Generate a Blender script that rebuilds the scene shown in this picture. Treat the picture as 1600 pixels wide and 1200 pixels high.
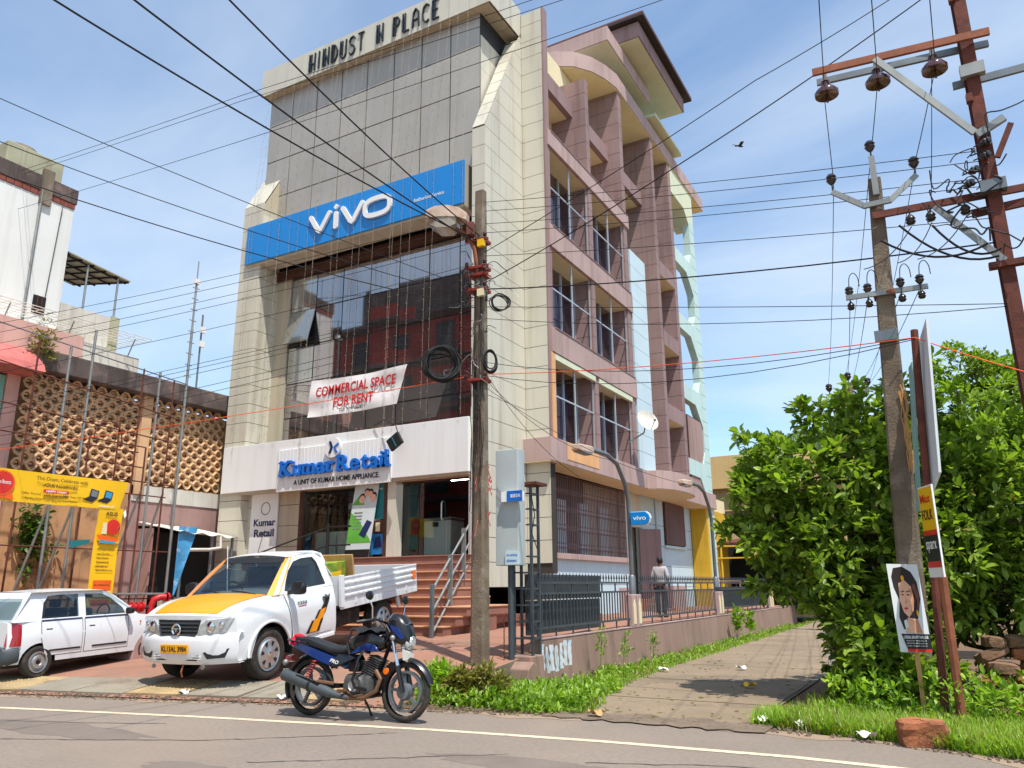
import bpy, math, random
import numpy as np
from mathutils import Vector, Matrix
for o in list(bpy.data.objects): bpy.data.objects.remove(o)
S = bpy.context.scene
COL = S.collection
R = math.radians
rnd = random.Random(11)

# ---------------------------------------------------------------- camera, sky, sun, exposure
PITCH, HEAD, ROLL, EYE = R(14.7), R(29.2), R(0.5), 1.55
fh = Vector((-math.sin(HEAD), math.cos(HEAD), 0)); rt = Vector((math.cos(HEAD), math.sin(HEAD), 0)); up = Vector((0, 0, 1))
fw = math.cos(PITCH)*fh + math.sin(PITCH)*up; uu = -math.sin(PITCH)*fh + math.cos(PITCH)*up
r2 = math.cos(ROLL)*rt - math.sin(ROLL)*uu; u2 = math.sin(ROLL)*rt + math.cos(ROLL)*uu
cd = bpy.data.cameras.new('camera'); cam = bpy.data.objects.new('camera', cd); COL.objects.link(cam)
cam.matrix_world = Matrix(((r2.x, u2.x, -fw.x, 0), (r2.y, u2.y, -fw.y, 0), (r2.z, u2.z, -fw.z, EYE), (0, 0, 0, 1)))
cd.sensor_width = 36; cd.lens = 1210/1600*36; cd.clip_start = .05; cd.clip_end = 2000
S.camera = cam
S.render.resolution_x, S.render.resolution_y = 1024, 768

SUN_EL, SUN_AZ = R(66), R(-36)            # azimuth measured from +X towards +Y
sdir = Vector((math.cos(SUN_EL)*math.cos(SUN_AZ), math.cos(SUN_EL)*math.sin(SUN_AZ), math.sin(SUN_EL)))
W = bpy.data.worlds.new('World'); S.world = W; W.use_nodes = True
nt = W.node_tree; N = nt.nodes; L = nt.links
bg = N['Background']; bg.inputs['Strength'].default_value = .15
sky = N.new('ShaderNodeTexSky'); sky.sky_type = 'NISHITA'; sky.sun_disc = False
sky.sun_elevation = SUN_EL; sky.sun_rotation = math.atan2(sdir.x, sdir.y)
sky.air_density = 1.0; sky.dust_density = .4; sky.ozone_density = 1.6
tc = N.new('ShaderNodeTexCoord'); sx = N.new('ShaderNodeSeparateXYZ'); L.new(tc.outputs['Generated'], sx.inputs[0])
def nm(op, a, b=None, clamp=False):
    n = N.new('ShaderNodeMath'); n.operation = op; n.use_clamp = clamp
    for i, v in enumerate((a, b)):
        if v is None: continue
        if isinstance(v, (int, float)): n.inputs[i].default_value = v
        else: L.new(v, n.inputs[i])
    return n.outputs[0]
zz = nm('ADD', nm('MAXIMUM', sx.outputs[2], 0), .12)
cx = N.new('ShaderNodeCombineXYZ'); L.new(nm('DIVIDE', sx.outputs[0], zz), cx.inputs[0]); L.new(nm('DIVIDE', sx.outputs[1], zz), cx.inputs[1])
def noise(vec, sc, det, rough, dist=0.0):
    n = N.new('ShaderNodeTexNoise'); n.inputs['Scale'].default_value = sc; n.inputs['Detail'].default_value = det
    n.inputs['Roughness'].default_value = rough; n.inputs['Distortion'].default_value = dist; L.new(vec, n.inputs['Vector']); return n.outputs['Fac']
mp = N.new('ShaderNodeMapping'); mp.inputs['Rotation'].default_value = (0, 0, R(35)); mp.inputs['Scale'].default_value = (.5, .95, 1); mp.inputs['Location'].default_value = (1.3, .4, 0)
L.new(cx.outputs[0], mp.inputs[0])
c1 = noise(mp.outputs[0], .7, 7, .55, .3); c2 = noise(cx.outputs[0], .35, 4, .5)
cl = nm('MULTIPLY', nm('SUBTRACT', nm('ADD', c1, nm('MULTIPLY', c2, .7)), .70), 2.6, True)
hz = nm('MULTIPLY', nm('SUBTRACT', .30, sx.outputs[2]), 2.2, True)      # pale near the horizon
fac = nm('MULTIPLY', nm('MAXIMUM', cl, nm('MULTIPLY', hz, .6)), .85)
mixc = N.new('ShaderNodeMix'); mixc.data_type = 'RGBA'
L.new(fac, mixc.inputs[0]); mixc.inputs[7].default_value = (5.0, 5.5, 6.0, 1)
tint = N.new('ShaderNodeMix'); tint.data_type = 'RGBA'; tint.blend_type = 'MULTIPLY'; tint.inputs[0].default_value = 1; tint.inputs[7].default_value = (.92, 1.10, 1.16, 1)
L.new(sky.outputs[0], tint.inputs[6]); L.new(tint.outputs[2], mixc.inputs[6]); L.new(mixc.outputs[2], bg.inputs['Color'])
sl = bpy.data.lights.new('sun', 'SUN'); sl.energy = 4.6; sl.angle = R(.5); sl.color = (1, .95, .87)
so = bpy.data.objects.new('sun', sl); COL.objects.link(so); so.rotation_euler = (-sdir).to_track_quat('-Z', 'Y').to_euler(); so.location = (20, -10, 40)
vs = S.view_settings; vs.view_transform = 'Standard'; vs.look = 'None'; vs.exposure = .37; vs.gamma = 1

# ---------------------------------------------------------------- materials
def lin(c):
    return tuple((v/255/12.92 if v/255 <= .04045 else ((v/255+.055)/1.055)**2.4) for v in c)
MATS = {}
def mat(name, col, rough=.6, metal=0., var=.14, sc=1.3, bump=0., bsc=60., spec=.5, streak=0., scol=(70, 62, 52), coat=0., trans=0., patch=0., pcol=(60, 55, 48), psc=.5, fine=0., sheen=0.):
    m = bpy.data.materials.new(name); m.use_nodes = True; MATS[name] = m
    t = m.node_tree; n = t.nodes; l = t.links; b = n['Principled BSDF']
    b.inputs['Roughness'].default_value = rough; b.inputs['Metallic'].default_value = metal
    b.inputs['Specular IOR Level'].default_value = spec; b.inputs['Coat Weight'].default_value = coat
    c = lin(col)
    geo = n.new('ShaderNodeNewGeometry')
    def nz(scale, det=5, mapping=None, rg=.6):
        x = n.new('ShaderNodeTexNoise'); x.inputs['Scale'].default_value = scale; x.inputs['Detail'].default_value = det; x.inputs['Roughness'].default_value = rg
        if mapping:
            k = n.new('ShaderNodeMapping'); k.inputs['Scale'].default_value = mapping; l.new(geo.outputs['Position'], k.inputs[0]); l.new(k.outputs[0], x.inputs['Vector'])
        else: l.new(geo.outputs['Position'], x.inputs['Vector'])
        return x.outputs['Fac']
    def ramp(f, a, z, lo=0., hi=1.):
        r = n.new('ShaderNodeMapRange'); r.inputs[1].default_value = a; r.inputs[2].default_value = z; r.inputs[3].default_value = lo; r.inputs[4].default_value = hi; l.new(f, r.inputs[0]); return r.outputs[0]
    def mix(f, a, bb):
        x = n.new('ShaderNodeMix'); x.data_type = 'RGBA'
        if isinstance(f, float): x.inputs[0].default_value = f
        else: l.new(f, x.inputs[0])
        for i, v in ((6, a), (7, bb)):
            if isinstance(v, tuple): x.inputs[i].default_value = (*v, 1)
            else: l.new(v, x.inputs[i])
        return x.outputs[2]
    out = mix(ramp(nz(sc), .3, .7), tuple(v*(1-var) for v in c), tuple(min(1, v*(1+var)) for v in c))
    if fine: out = mix(ramp(nz(sc*40, 3), .35, .65, 0, fine), out, tuple(v*.45 for v in c))
    if patch: out = mix(ramp(nz(psc, 8, None, .7), .52, .62, 0, patch), out, lin(pcol))
    if streak: out = mix(ramp(nz(1., 6, (2.6, 2.6, .16), .65), .5, .72, 0, streak), out, lin(scol))
    l.new(out, b.inputs['Base Color'])
    if rough > .12:
        l.new(ramp(nz(sc*3), .2, .8, max(.02, rough-.08), min(1, rough+.08)), b.inputs['Roughness'])
    if bump:
        bp = n.new('ShaderNodeBump'); bp.inputs['Strength'].default_value = bump; bp.inputs['Distance'].default_value = .02
        l.new(nz(bsc, 6), bp.inputs['Height']); l.new(bp.outputs[0], b.inputs['Normal'])
    if trans:
        b.inputs['Transmission Weight'].default_value = trans
    return m
def glassmat(name, tint, refl, rough=.02):
    m = bpy.data.materials.new(name); m.use_nodes = True; MATS[name] = m
    t = m.node_tree; n = t.nodes; l = t.links; n.remove(n['Principled BSDF'])
    tr = n.new('ShaderNodeBsdfTransparent'); tr.inputs[0].default_value = (*tint, 1)
    gl = n.new('ShaderNodeBsdfGlossy'); gl.inputs['Roughness'].default_value = rough; gl.inputs[0].default_value = (.9, .93, .95, 1)
    lw = n.new('ShaderNodeLayerWeight'); lw.inputs[0].default_value = .5; fr = n.new('ShaderNodeMath'); fr.operation = 'POWER'; fr.inputs[1].default_value = 4.; l.new(lw.outputs['Facing'], fr.inputs[0])
    mm = n.new('ShaderNodeMath'); mm.operation = 'ADD'; mm.use_clamp = True; l.new(fr.outputs[0], mm.inputs[0]); mm.inputs[1].default_value = refl
    mx = n.new('ShaderNodeMixShader'); l.new(mm.outputs[0], mx.inputs[0]); l.new(tr.outputs[0], mx.inputs[1]); l.new(gl.outputs[0], mx.inputs[2])
    l.new(mx.outputs[0], n['Material Output'].inputs[0]); return m
def leafmat(name, c0, c1, tr=.35):
    m = bpy.data.materials.new(name); m.use_nodes = True; MATS[name] = m
    t = m.node_tree; n = t.nodes; l = t.links; b = n['Principled BSDF']
    geo = n.new('ShaderNodeNewGeometry'); x = n.new('ShaderNodeTexNoise'); x.inputs['Scale'].default_value = 2.2; x.inputs['Detail'].default_value = 4
    l.new(geo.outputs['Position'], x.inputs['Vector'])
    add = n.new('ShaderNodeMath'); add.operation = 'MULTIPLY_ADD'; l.new(geo.outputs['Random Per Island'], add.inputs[0]); add.inputs[1].default_value = .7; 
    sub = n.new('ShaderNodeMath'); sub.operation = 'SUBTRACT'; l.new(x.outputs['Fac'], sub.inputs[0]); sub.inputs[1].default_value = .35
    l.new(sub.outputs[0], add.inputs[2]); add.use_clamp = True
    mx = n.new('ShaderNodeMix'); mx.data_type = 'RGBA'; l.new(add.outputs[0], mx.inputs[0]); mx.inputs[6].default_value = (*lin(c0), 1); mx.inputs[7].default_value = (*lin(c1), 1)
    l.new(mx.outputs[2], b.inputs['Base Color']); b.inputs['Roughness'].default_value = .42; b.inputs['Specular IOR Level'].default_value = .45
    ts = n.new('ShaderNodeBsdfTranslucent'); br = n.new('ShaderNodeMix'); br.data_type = 'RGBA'; br.blend_type = 'MULTIPLY'; br.inputs[0].default_value = 1; br.inputs[7].default_value = (1.5, 1.7, .5, 1)
    l.new(mx.outputs[2], br.inputs[6]); l.new(br.outputs[2], ts.inputs[0])
    ms = n.new('ShaderNodeMixShader'); ms.inputs[0].default_value = tr; l.new(b.outputs[0], ms.inputs[1]); l.new(ts.outputs[0], ms.inputs[2]); l.new(ms.outputs[0], n['Material Output'].inputs[0])
    return m

# ---------------------------------------------------------------- mesh builder
class MB:
    def __init__(s): s.v = []; s.f = []; s.mi = []; s.cur = 0
    def add(s, vs, fs):
        b = len(s.v); s.v.extend([tuple(p) for p in vs]); s.f.extend([tuple(i+b for i in f) for f in fs]); s.mi.extend([s.cur]*len(fs)); return s
    def box(s, x0, x1, y0, y1, z0, z1):
        return s.add([(x0, y0, z0), (x1, y0, z0), (x1, y1, z0), (x0, y1, z0), (x0, y0, z1), (x1, y0, z1), (x1, y1, z1), (x0, y1, z1)],
                     [(0, 3, 2, 1), (4, 5, 6, 7), (0, 1, 5, 4), (1, 2, 6, 5), (2, 3, 7, 6), (3, 0, 4, 7)])
    def obox(s, c, sx, sy, sz, m=None):
        c = Vector(c); m = m or Matrix.Identity(3)
        vs = [c + m @ Vector((a*sx/2, b*sy/2, d*sz/2)) for d in (-1, 1) for a, b in ((-1, -1), (1, -1), (1, 1), (-1, 1))]
        return s.add(vs, [(0, 3, 2, 1), (4, 5, 6, 7), (0, 1, 5, 4), (1, 2, 6, 5), (2, 3, 7, 6), (3, 0, 4, 7)])
    def prism(s, pts, axis, a, b):
        def P(u, v, w): return {'x': (w, u, v), 'y': (u, w, v), 'z': (u, v, w)}[axis]
        n = len(pts); vs = [P(u, v, a) for u, v in pts]+[P(u, v, b) for u, v in pts]
        fs = [tuple(range(n-1, -1, -1)), tuple(range(n, 2*n))]+[(i, (i+1) % n, n+(i+1) % n, n+i) for i in range(n)]
        return s.add(vs, fs)
    def bar(s, p, q, w, h, upv=(0, 0, 1)):
        p = Vector(p); q = Vector(q); d = (q-p); ln = d.length; d.normalize(); u = Vector(upv)
        if abs(d.dot(u)) > .98: u = Vector((1, 0, 0))
        sd = d.cross(u).normalized(); u = sd.cross(d).normalized()
        vs = [e + sd*a*w/2 + u*b*h/2 for e in (p, q) for a, b in ((-1, -1), (1, -1), (1, 1), (-1, 1))]
        return s.add(vs, [(0, 3, 2, 1), (4, 5, 6, 7), (0, 1, 5, 4), (1, 2, 6, 5), (2, 3, 7, 6), (3, 0, 4, 7)])
    def tube(s, pts, r, n=8, closed=False):
        P = [Vector(p) for p in pts]; k = len(P); rs = r if isinstance(r, (list, tuple)) else [r]*k
        prev = None; rings = []
        for i in range(k):
            a = P[(i-1) % k] if (closed or i > 0) else P[i]; b = P[(i+1) % k] if (closed or i < k-1) else P[i]
            d = (b-a)
            if d.length < 1e-9: d = Vector((0, 0, 1))
            d.normalize()
            if prev is None:
                u = Vector((0, 0, 1)) if abs(d.z) < .9 else Vector((1, 0, 0)); u = (u-d*u.dot(d)).normalized()
            else:
                u = prev-d*prev.dot(d); u = u.normalized() if u.length > 1e-6 else prev
            prev = u; w = d.cross(u)
            rings.append([P[i]+(u*math.cos(t)+w*math.sin(t))*rs[i] for t in (2*math.pi*j/n for j in range(n))])
        b0 = len(s.v); vs = [p for rg in rings for p in rg]; fs = []
        for i in range(k if closed else k-1):
            i2 = (i+1) % k
            for j in range(n): fs.append((i*n+j, i*n+(j+1) % n, i2*n+(j+1) % n, i2*n+j))
        if not closed: fs.append(tuple(range(n-1, -1, -1))); fs.append(tuple((k-1)*n+j for j in range(n)))
        return s.add(vs, fs)
    def lathe(s, prof, c=(0, 0, 0), axis='z', n=24, cap=False):
        c = Vector(c); vs = []; fs = []; k = len(prof)
        for r, h in prof:
            for j in range(n):
                t = 2*math.pi*j/n; a, b = r*math.cos(t), r*math.sin(t)
                vs.append(c+Vector({'z': (a, b, h), 'y': (a, h, b), 'x': (h, a, b)}[axis]))
        for i in range(k-1):
            for j in range(n): fs.append((i*n+j, i*n+(j+1) % n, (i+1)*n+(j+1) % n, (i+1)*n+j))
        if cap: fs.append(tuple(range(n))); fs.append(tuple((k-1)*n+j for j in range(n)))
        return s.add(vs, fs)
    def loft(s, rings, cap=True, closed=True):
        n = len(rings[0]); k = len(rings); vs = [p for r in rings for p in r]; fs = []
        for i in range(k-1):
            for j in range(n if closed else n-1): fs.append((i*n+j, i*n+(j+1) % n, (i+1)*n+(j+1) % n, (i+1)*n+j))
        if cap and closed: fs.append(tuple(range(n-1, -1, -1))); fs.append(tuple((k-1)*n+j for j in range(n)))
        return s.add(vs, fs)
    def ell(s, secs, n=14, sq=1.0):
        """loft of ellipse sections along x: (x, yc, zc, ry, rz)"""
        rings = []
        for x, yc, zc, ry, rz in secs:
            rg = []
            for j in range(n):
                t = 2*math.pi*j/n; a, b = math.cos(t), math.sin(t)
                rg.append((x, yc+ry*math.copysign(abs(a)**sq, a), zc+rz*math.copysign(abs(b)**sq, b)))
            rings.append(rg)
        return s.loft(rings)
    def grid(s, fn, nu, nv):
        vs = [fn(i/nu, j/nv) for i in range(nu+1) for j in range(nv+1)]
        fs = [(i*(nv+1)+j, (i+1)*(nv+1)+j, (i+1)*(nv+1)+j+1, i*(nv+1)+j+1) for i in range(nu) for j in range(nv)]
        return s.add(vs, fs)
    def sphere(s, c, r, nu=12, nv=8, sc=(1, 1, 1)):
        c = Vector(c)
        prof = [(max(1e-4, math.sin(math.pi*i/nv))*r, -math.cos(math.pi*i/nv)*r) for i in range(nv+1)]
        vs = []; fs = []
        for rr, h in prof:
            for j in range(nu):
                t = 2*math.pi*j/nu; vs.append(c+Vector((rr*math.cos(t)*sc[0], rr*math.sin(t)*sc[1], h*sc[2])))
        for i in range(nv):
            for j in range(nu): fs.append((i*nu+j, i*nu+(j+1) % nu, (i+1)*nu+(j+1) % nu, (i+1)*nu+j))
        return s.add(vs, fs)
    def mesh(s, name, mats):
        me = bpy.data.meshes.new(name); me.from_pydata([tuple(p) for p in s.v], [], s.f); 
        for m in (mats if isinstance(mats, (list, tuple)) else [mats]): me.materials.append(MATS[m] if isinstance(m, str) else m)
        if len(set(s.mi)) > 1: me.polygons.foreach_set('material_index', s.mi)
        return me
    def build(s, name, mats, parent=None, local=False, smooth=None, bevel=0., fix=False):
        me = s.mesh(name, mats)
        if fix:
            import bmesh
            bm = bmesh.new(); bm.from_mesh(me); bmesh.ops.remove_doubles(bm, verts=bm.verts, dist=1e-5); bmesh.ops.recalc_face_normals(bm, faces=bm.faces); bm.to_mesh(me); bm.free()
        return place(me, name, parent, local, smooth, bevel)
def place(me, name, parent=None, local=False, smooth=None, bevel=0.):
    o = bpy.data.objects.new(name, me); COL.objects.link(o)
    if parent is not None:
        o.parent = parent
        if parent.type == 'EMPTY' and not local: o.matrix_parent_inverse = parent.matrix_basis.inverted()
    if smooth is not None:
        me.polygons.foreach_set('use_smooth', [True]*len(me.polygons)); me.set_sharp_from_angle(angle=R(smooth))
    if bevel:
        b = o.modifiers.new('bevel', 'BEVEL'); b.width = bevel; b.segments = 2; b.limit_method = 'ANGLE'; b.angle_limit = R(40)
    return o
def tag(o, label, cat, group=None):
    o['label'] = label; o['category'] = cat
    if group: o['group'] = group
    return o
def thing(name, label, cat, loc=(0, 0, 0), rz=0., group=None, rot=None):
    o = bpy.data.objects.new(name, None); COL.objects.link(o); o.location = loc; o.rotation_euler = rot or (0, 0, rz); o.empty_display_size = .2
    return tag(o, label, cat, group)
def struct(o): o['kind'] = 'structure'; return o
def inst(me, name, parent, loc, rot=(0, 0, 0), scale=(1, 1, 1), local=False):
    o = bpy.data.objects.new(name, me); COL.objects.link(o); o.location = loc; o.rotation_euler = rot; o.scale = scale
    if parent is not None:
        o.parent = parent
        if parent.type == 'EMPTY' and not local: o.matrix_parent_inverse = parent.matrix_basis.inverted()
    return o
def copy_tree(o, parent=None):
    c = o.copy(); COL.objects.link(c); c.parent = parent
    for ch in list(o.children): copy_tree(ch, c)
    return c
BOX = {}
def boxmesh(matname, bev=0):
    k = (matname, bev)
    if k not in BOX: BOX[k] = MB().box(-.5, .5, -.5, .5, -.5, .5).mesh('piece', matname)
    return BOX[k]
def piece(name, matname, parent, x0, x1, y0, y1, z0, z1, local=False):
    return inst(boxmesh(matname), name, parent, ((x0+x1)/2, (y0+y1)/2, (z0+z1)/2), (0, 0, 0), (abs(x1-x0), abs(y1-y0), abs(z1-z0)), local)
def textmesh(body, ext=.01, off=0., shear=0., sp=1., align='LEFT'):
    cu = bpy.data.curves.new('t', 'FONT'); cu.body = body; cu.size = 1; cu.extrude = ext; cu.offset = off; cu.shear = shear; cu.space_character = sp; cu.align_x = align; cu.resolution_u = 3
    ob = bpy.data.objects.new('t', cu); me = bpy.data.meshes.new_from_object(ob); bpy.data.objects.remove(ob); bpy.data.curves.remove(cu); return me
def text(body, name, matname, parent, origin, right, upv, width=None, height=None, depth=.004, off=0., shear=0., local=False, center=False, ext=None):
    """origin = lower left (or centre) of the written line; width/height in metres"""
    me = textmesh(body, .5, off, shear)
    n = len(me.vertices); co = np.empty(n*3); me.vertices.foreach_get('co', co); co = co.reshape(-1, 3)
    lo = co.min(0); hi = co.max(0); w, h = hi[0]-lo[0], hi[1]-lo[1]
    sxx = (width/w) if width else (height/h); syy = (height/h) if height else sxx
    x = (co[:, 0]-(lo[0] if not center else (lo[0]+hi[0])/2))*sxx; y = (co[:, 1]-(lo[1] if not center else (lo[1]+hi[1])/2))*syy; z = co[:, 2]*depth
    rv = Vector(right).normalized(); uv = Vector(upv).normalized(); nv = rv.cross(uv)
    O = np.array(origin); P = O+np.outer(x, rv)+np.outer(y, uv)+np.outer(z, nv)
    me.vertices.foreach_set('co', P.ravel()); me.materials.append(MATS[matname]); me.name = name; me.update()
    return place(me, name, parent, local)
# ---------------------------------------------------------------- material library
mat('asphalt', (142, 129, 117), .85, var=.10, sc=.5, bump=.5, bsc=220, fine=.35, patch=.4, pcol=(150, 132, 116), psc=.3)
mat('road_paint', (222, 200, 168), .8, var=.12, sc=6, patch=.75, pcol=(160, 144, 128), psc=9)
mat('soil', (118, 92, 68), .95, var=.25, sc=1.2, bump=.8, bsc=50, fine=.4)
mat('gravel', (140, 122, 104), .95, var=.25, sc=6, bump=1, bsc=60, fine=.7, patch=.6, pcol=(96, 78, 62), psc=3)
mat('paver_red', (156, 112, 92), .85, var=.12, sc=.8, bump=.3, bsc=90, patch=.4, pcol=(126, 112, 96), psc=.7, fine=.2)
mat('lane_concrete', (142, 124, 102), .9, var=.16, sc=.6, bump=.5, bsc=70, patch=.8, pcol=(116, 102, 86), psc=.8, fine=.35)
mat('slab_grey', (140, 132, 116), .9, var=.15, sc=2, bump=.5, bsc=60, patch=.5, pcol=(110, 90, 70), psc=1.2)
mat('slab_yellow', (162, 140, 102), .9, var=.22, sc=3, bump=.4, bsc=60, patch=.85, pcol=(126, 108, 88), psc=2.2)
mat('concrete_old', (120, 108, 92), .95, var=.22, sc=2.5, bump=.6, bsc=40, streak=.6, scol=(62, 54, 46), patch=.4, pcol=(158, 148, 132), psc=2.4)
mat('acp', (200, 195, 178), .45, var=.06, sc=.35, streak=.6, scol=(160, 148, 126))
mat('acp_shade', (182, 172, 150), .5, var=.06, sc=.4, streak=.4, scol=(128, 112, 90))  # darker acp: shade of soffits and recesses put into the colour
mat('joint', (58, 52, 46), .9, var=.1)
mat('brownpink', (146, 120, 118), .85, var=.14, sc=.6, streak=.7, scol=(112, 88, 84), bump=.12, bsc=60)
mat('pinkband', (176, 150, 144), .85, var=.10, sc=.6, streak=.7, scol=(132, 106, 98), bump=.12, bsc=60)
mat('cream', (226, 212, 172), .85, var=.05, sc=.6, streak=.2, scol=(176, 150, 112))
mat('cream_green', (208, 214, 184), .85, var=.05, sc=.6, streak=.2, scol=(160, 156, 126))
mat('mint', (186, 212, 208), .85, var=.05, sc=.6, streak=.3, scol=(140, 156, 150))
mat('paleblue', (192, 212, 220), .85, var=.05, sc=.7, streak=.22, scol=(150, 156, 156))
mat('orange_wall', (222, 166, 112), .85, var=.1, sc=.8, streak=.5, scol=(176, 160, 138))
mat('facade_glass', (172, 166, 156), .38, metal=.2, var=.10, sc=.5, streak=.25, scol=(160, 148, 132))
mat('mirror_glass', (168, 162, 160), .03, metal=.92, var=.06, sc=.4, streak=.3, scol=(70, 64, 58))
mat('mirror_glass_pale', (176, 176, 172), .06, metal=.75, var=.06, sc=.4)  # paler copy: bright reflection on the left panes put into the colour
mat('mullion', (60, 60, 62), .5, metal=.6)
mat('alu', (196, 200, 204), .4, metal=.5, var=.06)
mat('black', (18, 18, 19), .6, var=.1)
mat('blackgloss', (10, 10, 11), .25, var=.1)
mat('darkroom', (34, 32, 32), .9, var=.2)  # near-black: shade of unlit interiors and voids put into the colour
mat('wood_dark', (74, 44, 30), .6, var=.2, sc=3)
mat('curtain', (104, 84, 132), .9, var=.2, sc=2)
mat('blue_sign', (0, 130, 208), .32, var=.03, sc=.4, coat=.2)
mat('white_sign', (228, 228, 226), .4, var=.03, sc=.5, streak=.16, scol=(150, 142, 130))
mat('white', (232, 232, 230), .45, var=.03)
mat('white_dirty', (206, 202, 192), .7, var=.1, sc=.8, streak=.45, scol=(122, 112, 98))
mat('letter_blue', (16, 104, 196), .35, var=.05)
mat('letter_navy', (22, 40, 84), .5)
mat('letter_black', (20, 20, 22), .5)
mat('letter_steel', (62, 66, 70), .3, metal=.8, var=.3, sc=8)
mat('red_ink', (196, 26, 40), .6)
mat('green_ink', (66, 148, 62), .6)
mat('teal_ink', (26, 112, 116), .5)
mat('step_red', (146, 100, 84), .7, var=.14, sc=1.4, bump=.15, streak=.3, scol=(96, 66, 52))
mat('step_nose', (190, 142, 108), .6, var=.12, sc=3)
mat('steel_grey', (112, 118, 122), .45, metal=.5, var=.15, sc=3)
mat('galv', (140, 142, 140), .5, metal=.5, var=.15, sc=3)
mat('rust', (102, 54, 42), .8, metal=.2, var=.3, sc=6, bump=.3, bsc=50, patch=.5, pcol=(66, 34, 28), psc=4)
mat('rust_orange', (136, 78, 52), .8, var=.25, sc=5, patch=.4, pcol=(96, 56, 40), psc=3)
mat('tile_roof', (112, 58, 48), .8, var=.25, sc=3, bump=.3)
mat('roof_edge', (48, 40, 40), .8)
mat('glass_brown', (90, 44, 40), .12, var=.1, coat=.6)
glassmat('shop_glass', (.80, .86, .84), .04)
glassmat('win_glass', (.72, .70, .76), .02)

# ---------------------------------------------------------------- ground, road, forecourt, lane
EDGE = [(-90, -21), (-60, -9.3), (-30, 2.0), (-20, 5.3), (-16, 6.55), (-13.3, 7.34), (-11, 7.9), (-8.5, 8.5), (-6, 8.97), (-4.2, 9.3), (-2.2, 9.42), (-.8, 9.2), (.3, 8.75), (2, 8.5), (6, 8.4), (20, 9), (90, 14)]
def ye(x):
    for (a, b), (c, d) in zip(EDGE, EDGE[1:]):
        if a <= x <= c: return b+(d-b)*(x-a)/(c-a)
    return EDGE[-1][1]
def gz(x, y):
    e = ye(x)
    if y < e: return 0.
    if y < 14.4: return .02+.53*((y-e)/(14.4-e))
    return .55+min((y-14.4)*.03, .12)
def sheet(name, pts, matname, z): return struct(MB().add([(x, y, z) for x, y in pts], [tuple(range(len(pts)))]).build(name, matname))
g = MB().grid(lambda u, v: (-300+600*u, -300+600*v, -.40), 6, 6).build('ground', 'soil'); struct(g)
m = MB()
xs = [e[0] for e in EDGE]
xs = sorted(set(xs+[i*.5 for i in range(-40, 14)]))
for a, b in zip(xs, xs[1:]):
    m.add([(a, ye(a)-10.5, 0), (b, ye(b)-10.5, 0), (b, ye(b)+.03*math.sin(b*7), 0), (a, ye(a)+.03*math.sin(a*7), 0)], [(0, 1, 2, 3)])
struct(m.build('road', 'asphalt', fix=True))
LINE = [(-60, -10.2), (-30, 1.2), (-20, 4.35), (-11.78, 6.53), (-8.6, 7.22), (-5.38, 7.78), (-3.5, 8.0), (-1.57, 8.1), (0, 7.98), (3, 7.8), (20, 8.3)]
m = MB()
for (a, b), (c, d) in zip(LINE, LINE[1:]):
    m.add([(a, b-.055, .004), (c, d-.055, .004), (c, d+.055, .004), (a, b+.055, .004)], [(0, 1, 2, 3)])
struct(m.build('road_edge_line', 'road_paint'))
mat('asphalt_patch', (128, 116, 106), .88, var=.14, sc=1.5, bump=.5, bsc=200, fine=.4); mat('road_dust', (158, 136, 114), .95, var=.2, sc=3, bump=.4, bsc=80, fine=.4, patch=.6, pcol=(134, 120, 108), psc=3)
rp_ = random.Random(8)
def ragged(cx, cy, rx, ry, n, z, mt, name): struct(MB().add([(cx+rx*(1+rp_.uniform(-.16, .16))*math.cos(2*math.pi*i/n), cy+ry*(1+rp_.uniform(-.2, .2))*math.sin(2*math.pi*i/n), z) for i in range(n)], [tuple(range(n))]).build(name, mt))
ragged(-9.3, 5.9, 1.5, .32, 34, .002, 'asphalt_patch', 'road_patch'); ragged(-3.6, 6.7, 1.0, .28, 30, .002, 'asphalt_patch', 'road_patch'); ragged(-6.2, 5.2, .6, .2, 24, .002, 'asphalt_patch', 'road_patch')
xs_ = [-18+.12*i for i in range(165)]
m = MB()
for a, b in zip(xs_, xs_[1:]):
    wa, wb = .16+.10*math.sin(a*2.3)+.06*math.sin(a*7.1), .16+.10*math.sin(b*2.3)+.06*math.sin(b*7.1)
    m.add([(a, ye(a)-wa, .003), (b, ye(b)-wb, .003), (b, ye(b)+.06, .003), (a, ye(a)+.06, .003)], [(0, 1, 2, 3)])
struct(m.build('road_dust', 'road_dust', fix=True))
m = MB().grid(lambda u, v: (-24+17.2*u, ye(-24+17.2*u)+(14.4-ye(-24+17.2*u))*v, gz(-24+17.2*u, ye(-24+17.2*u)+(14.4-ye(-24+17.2*u))*v+.0001)), 34, 10)
m.grid(lambda u, v: (-24+17.2*u, 14.4+25*v, gz(-10, 14.4+25*v)), 8, 10)
forecourt = struct(m.build('forecourt', 'paver_red', fix=True, smooth=30))
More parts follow.
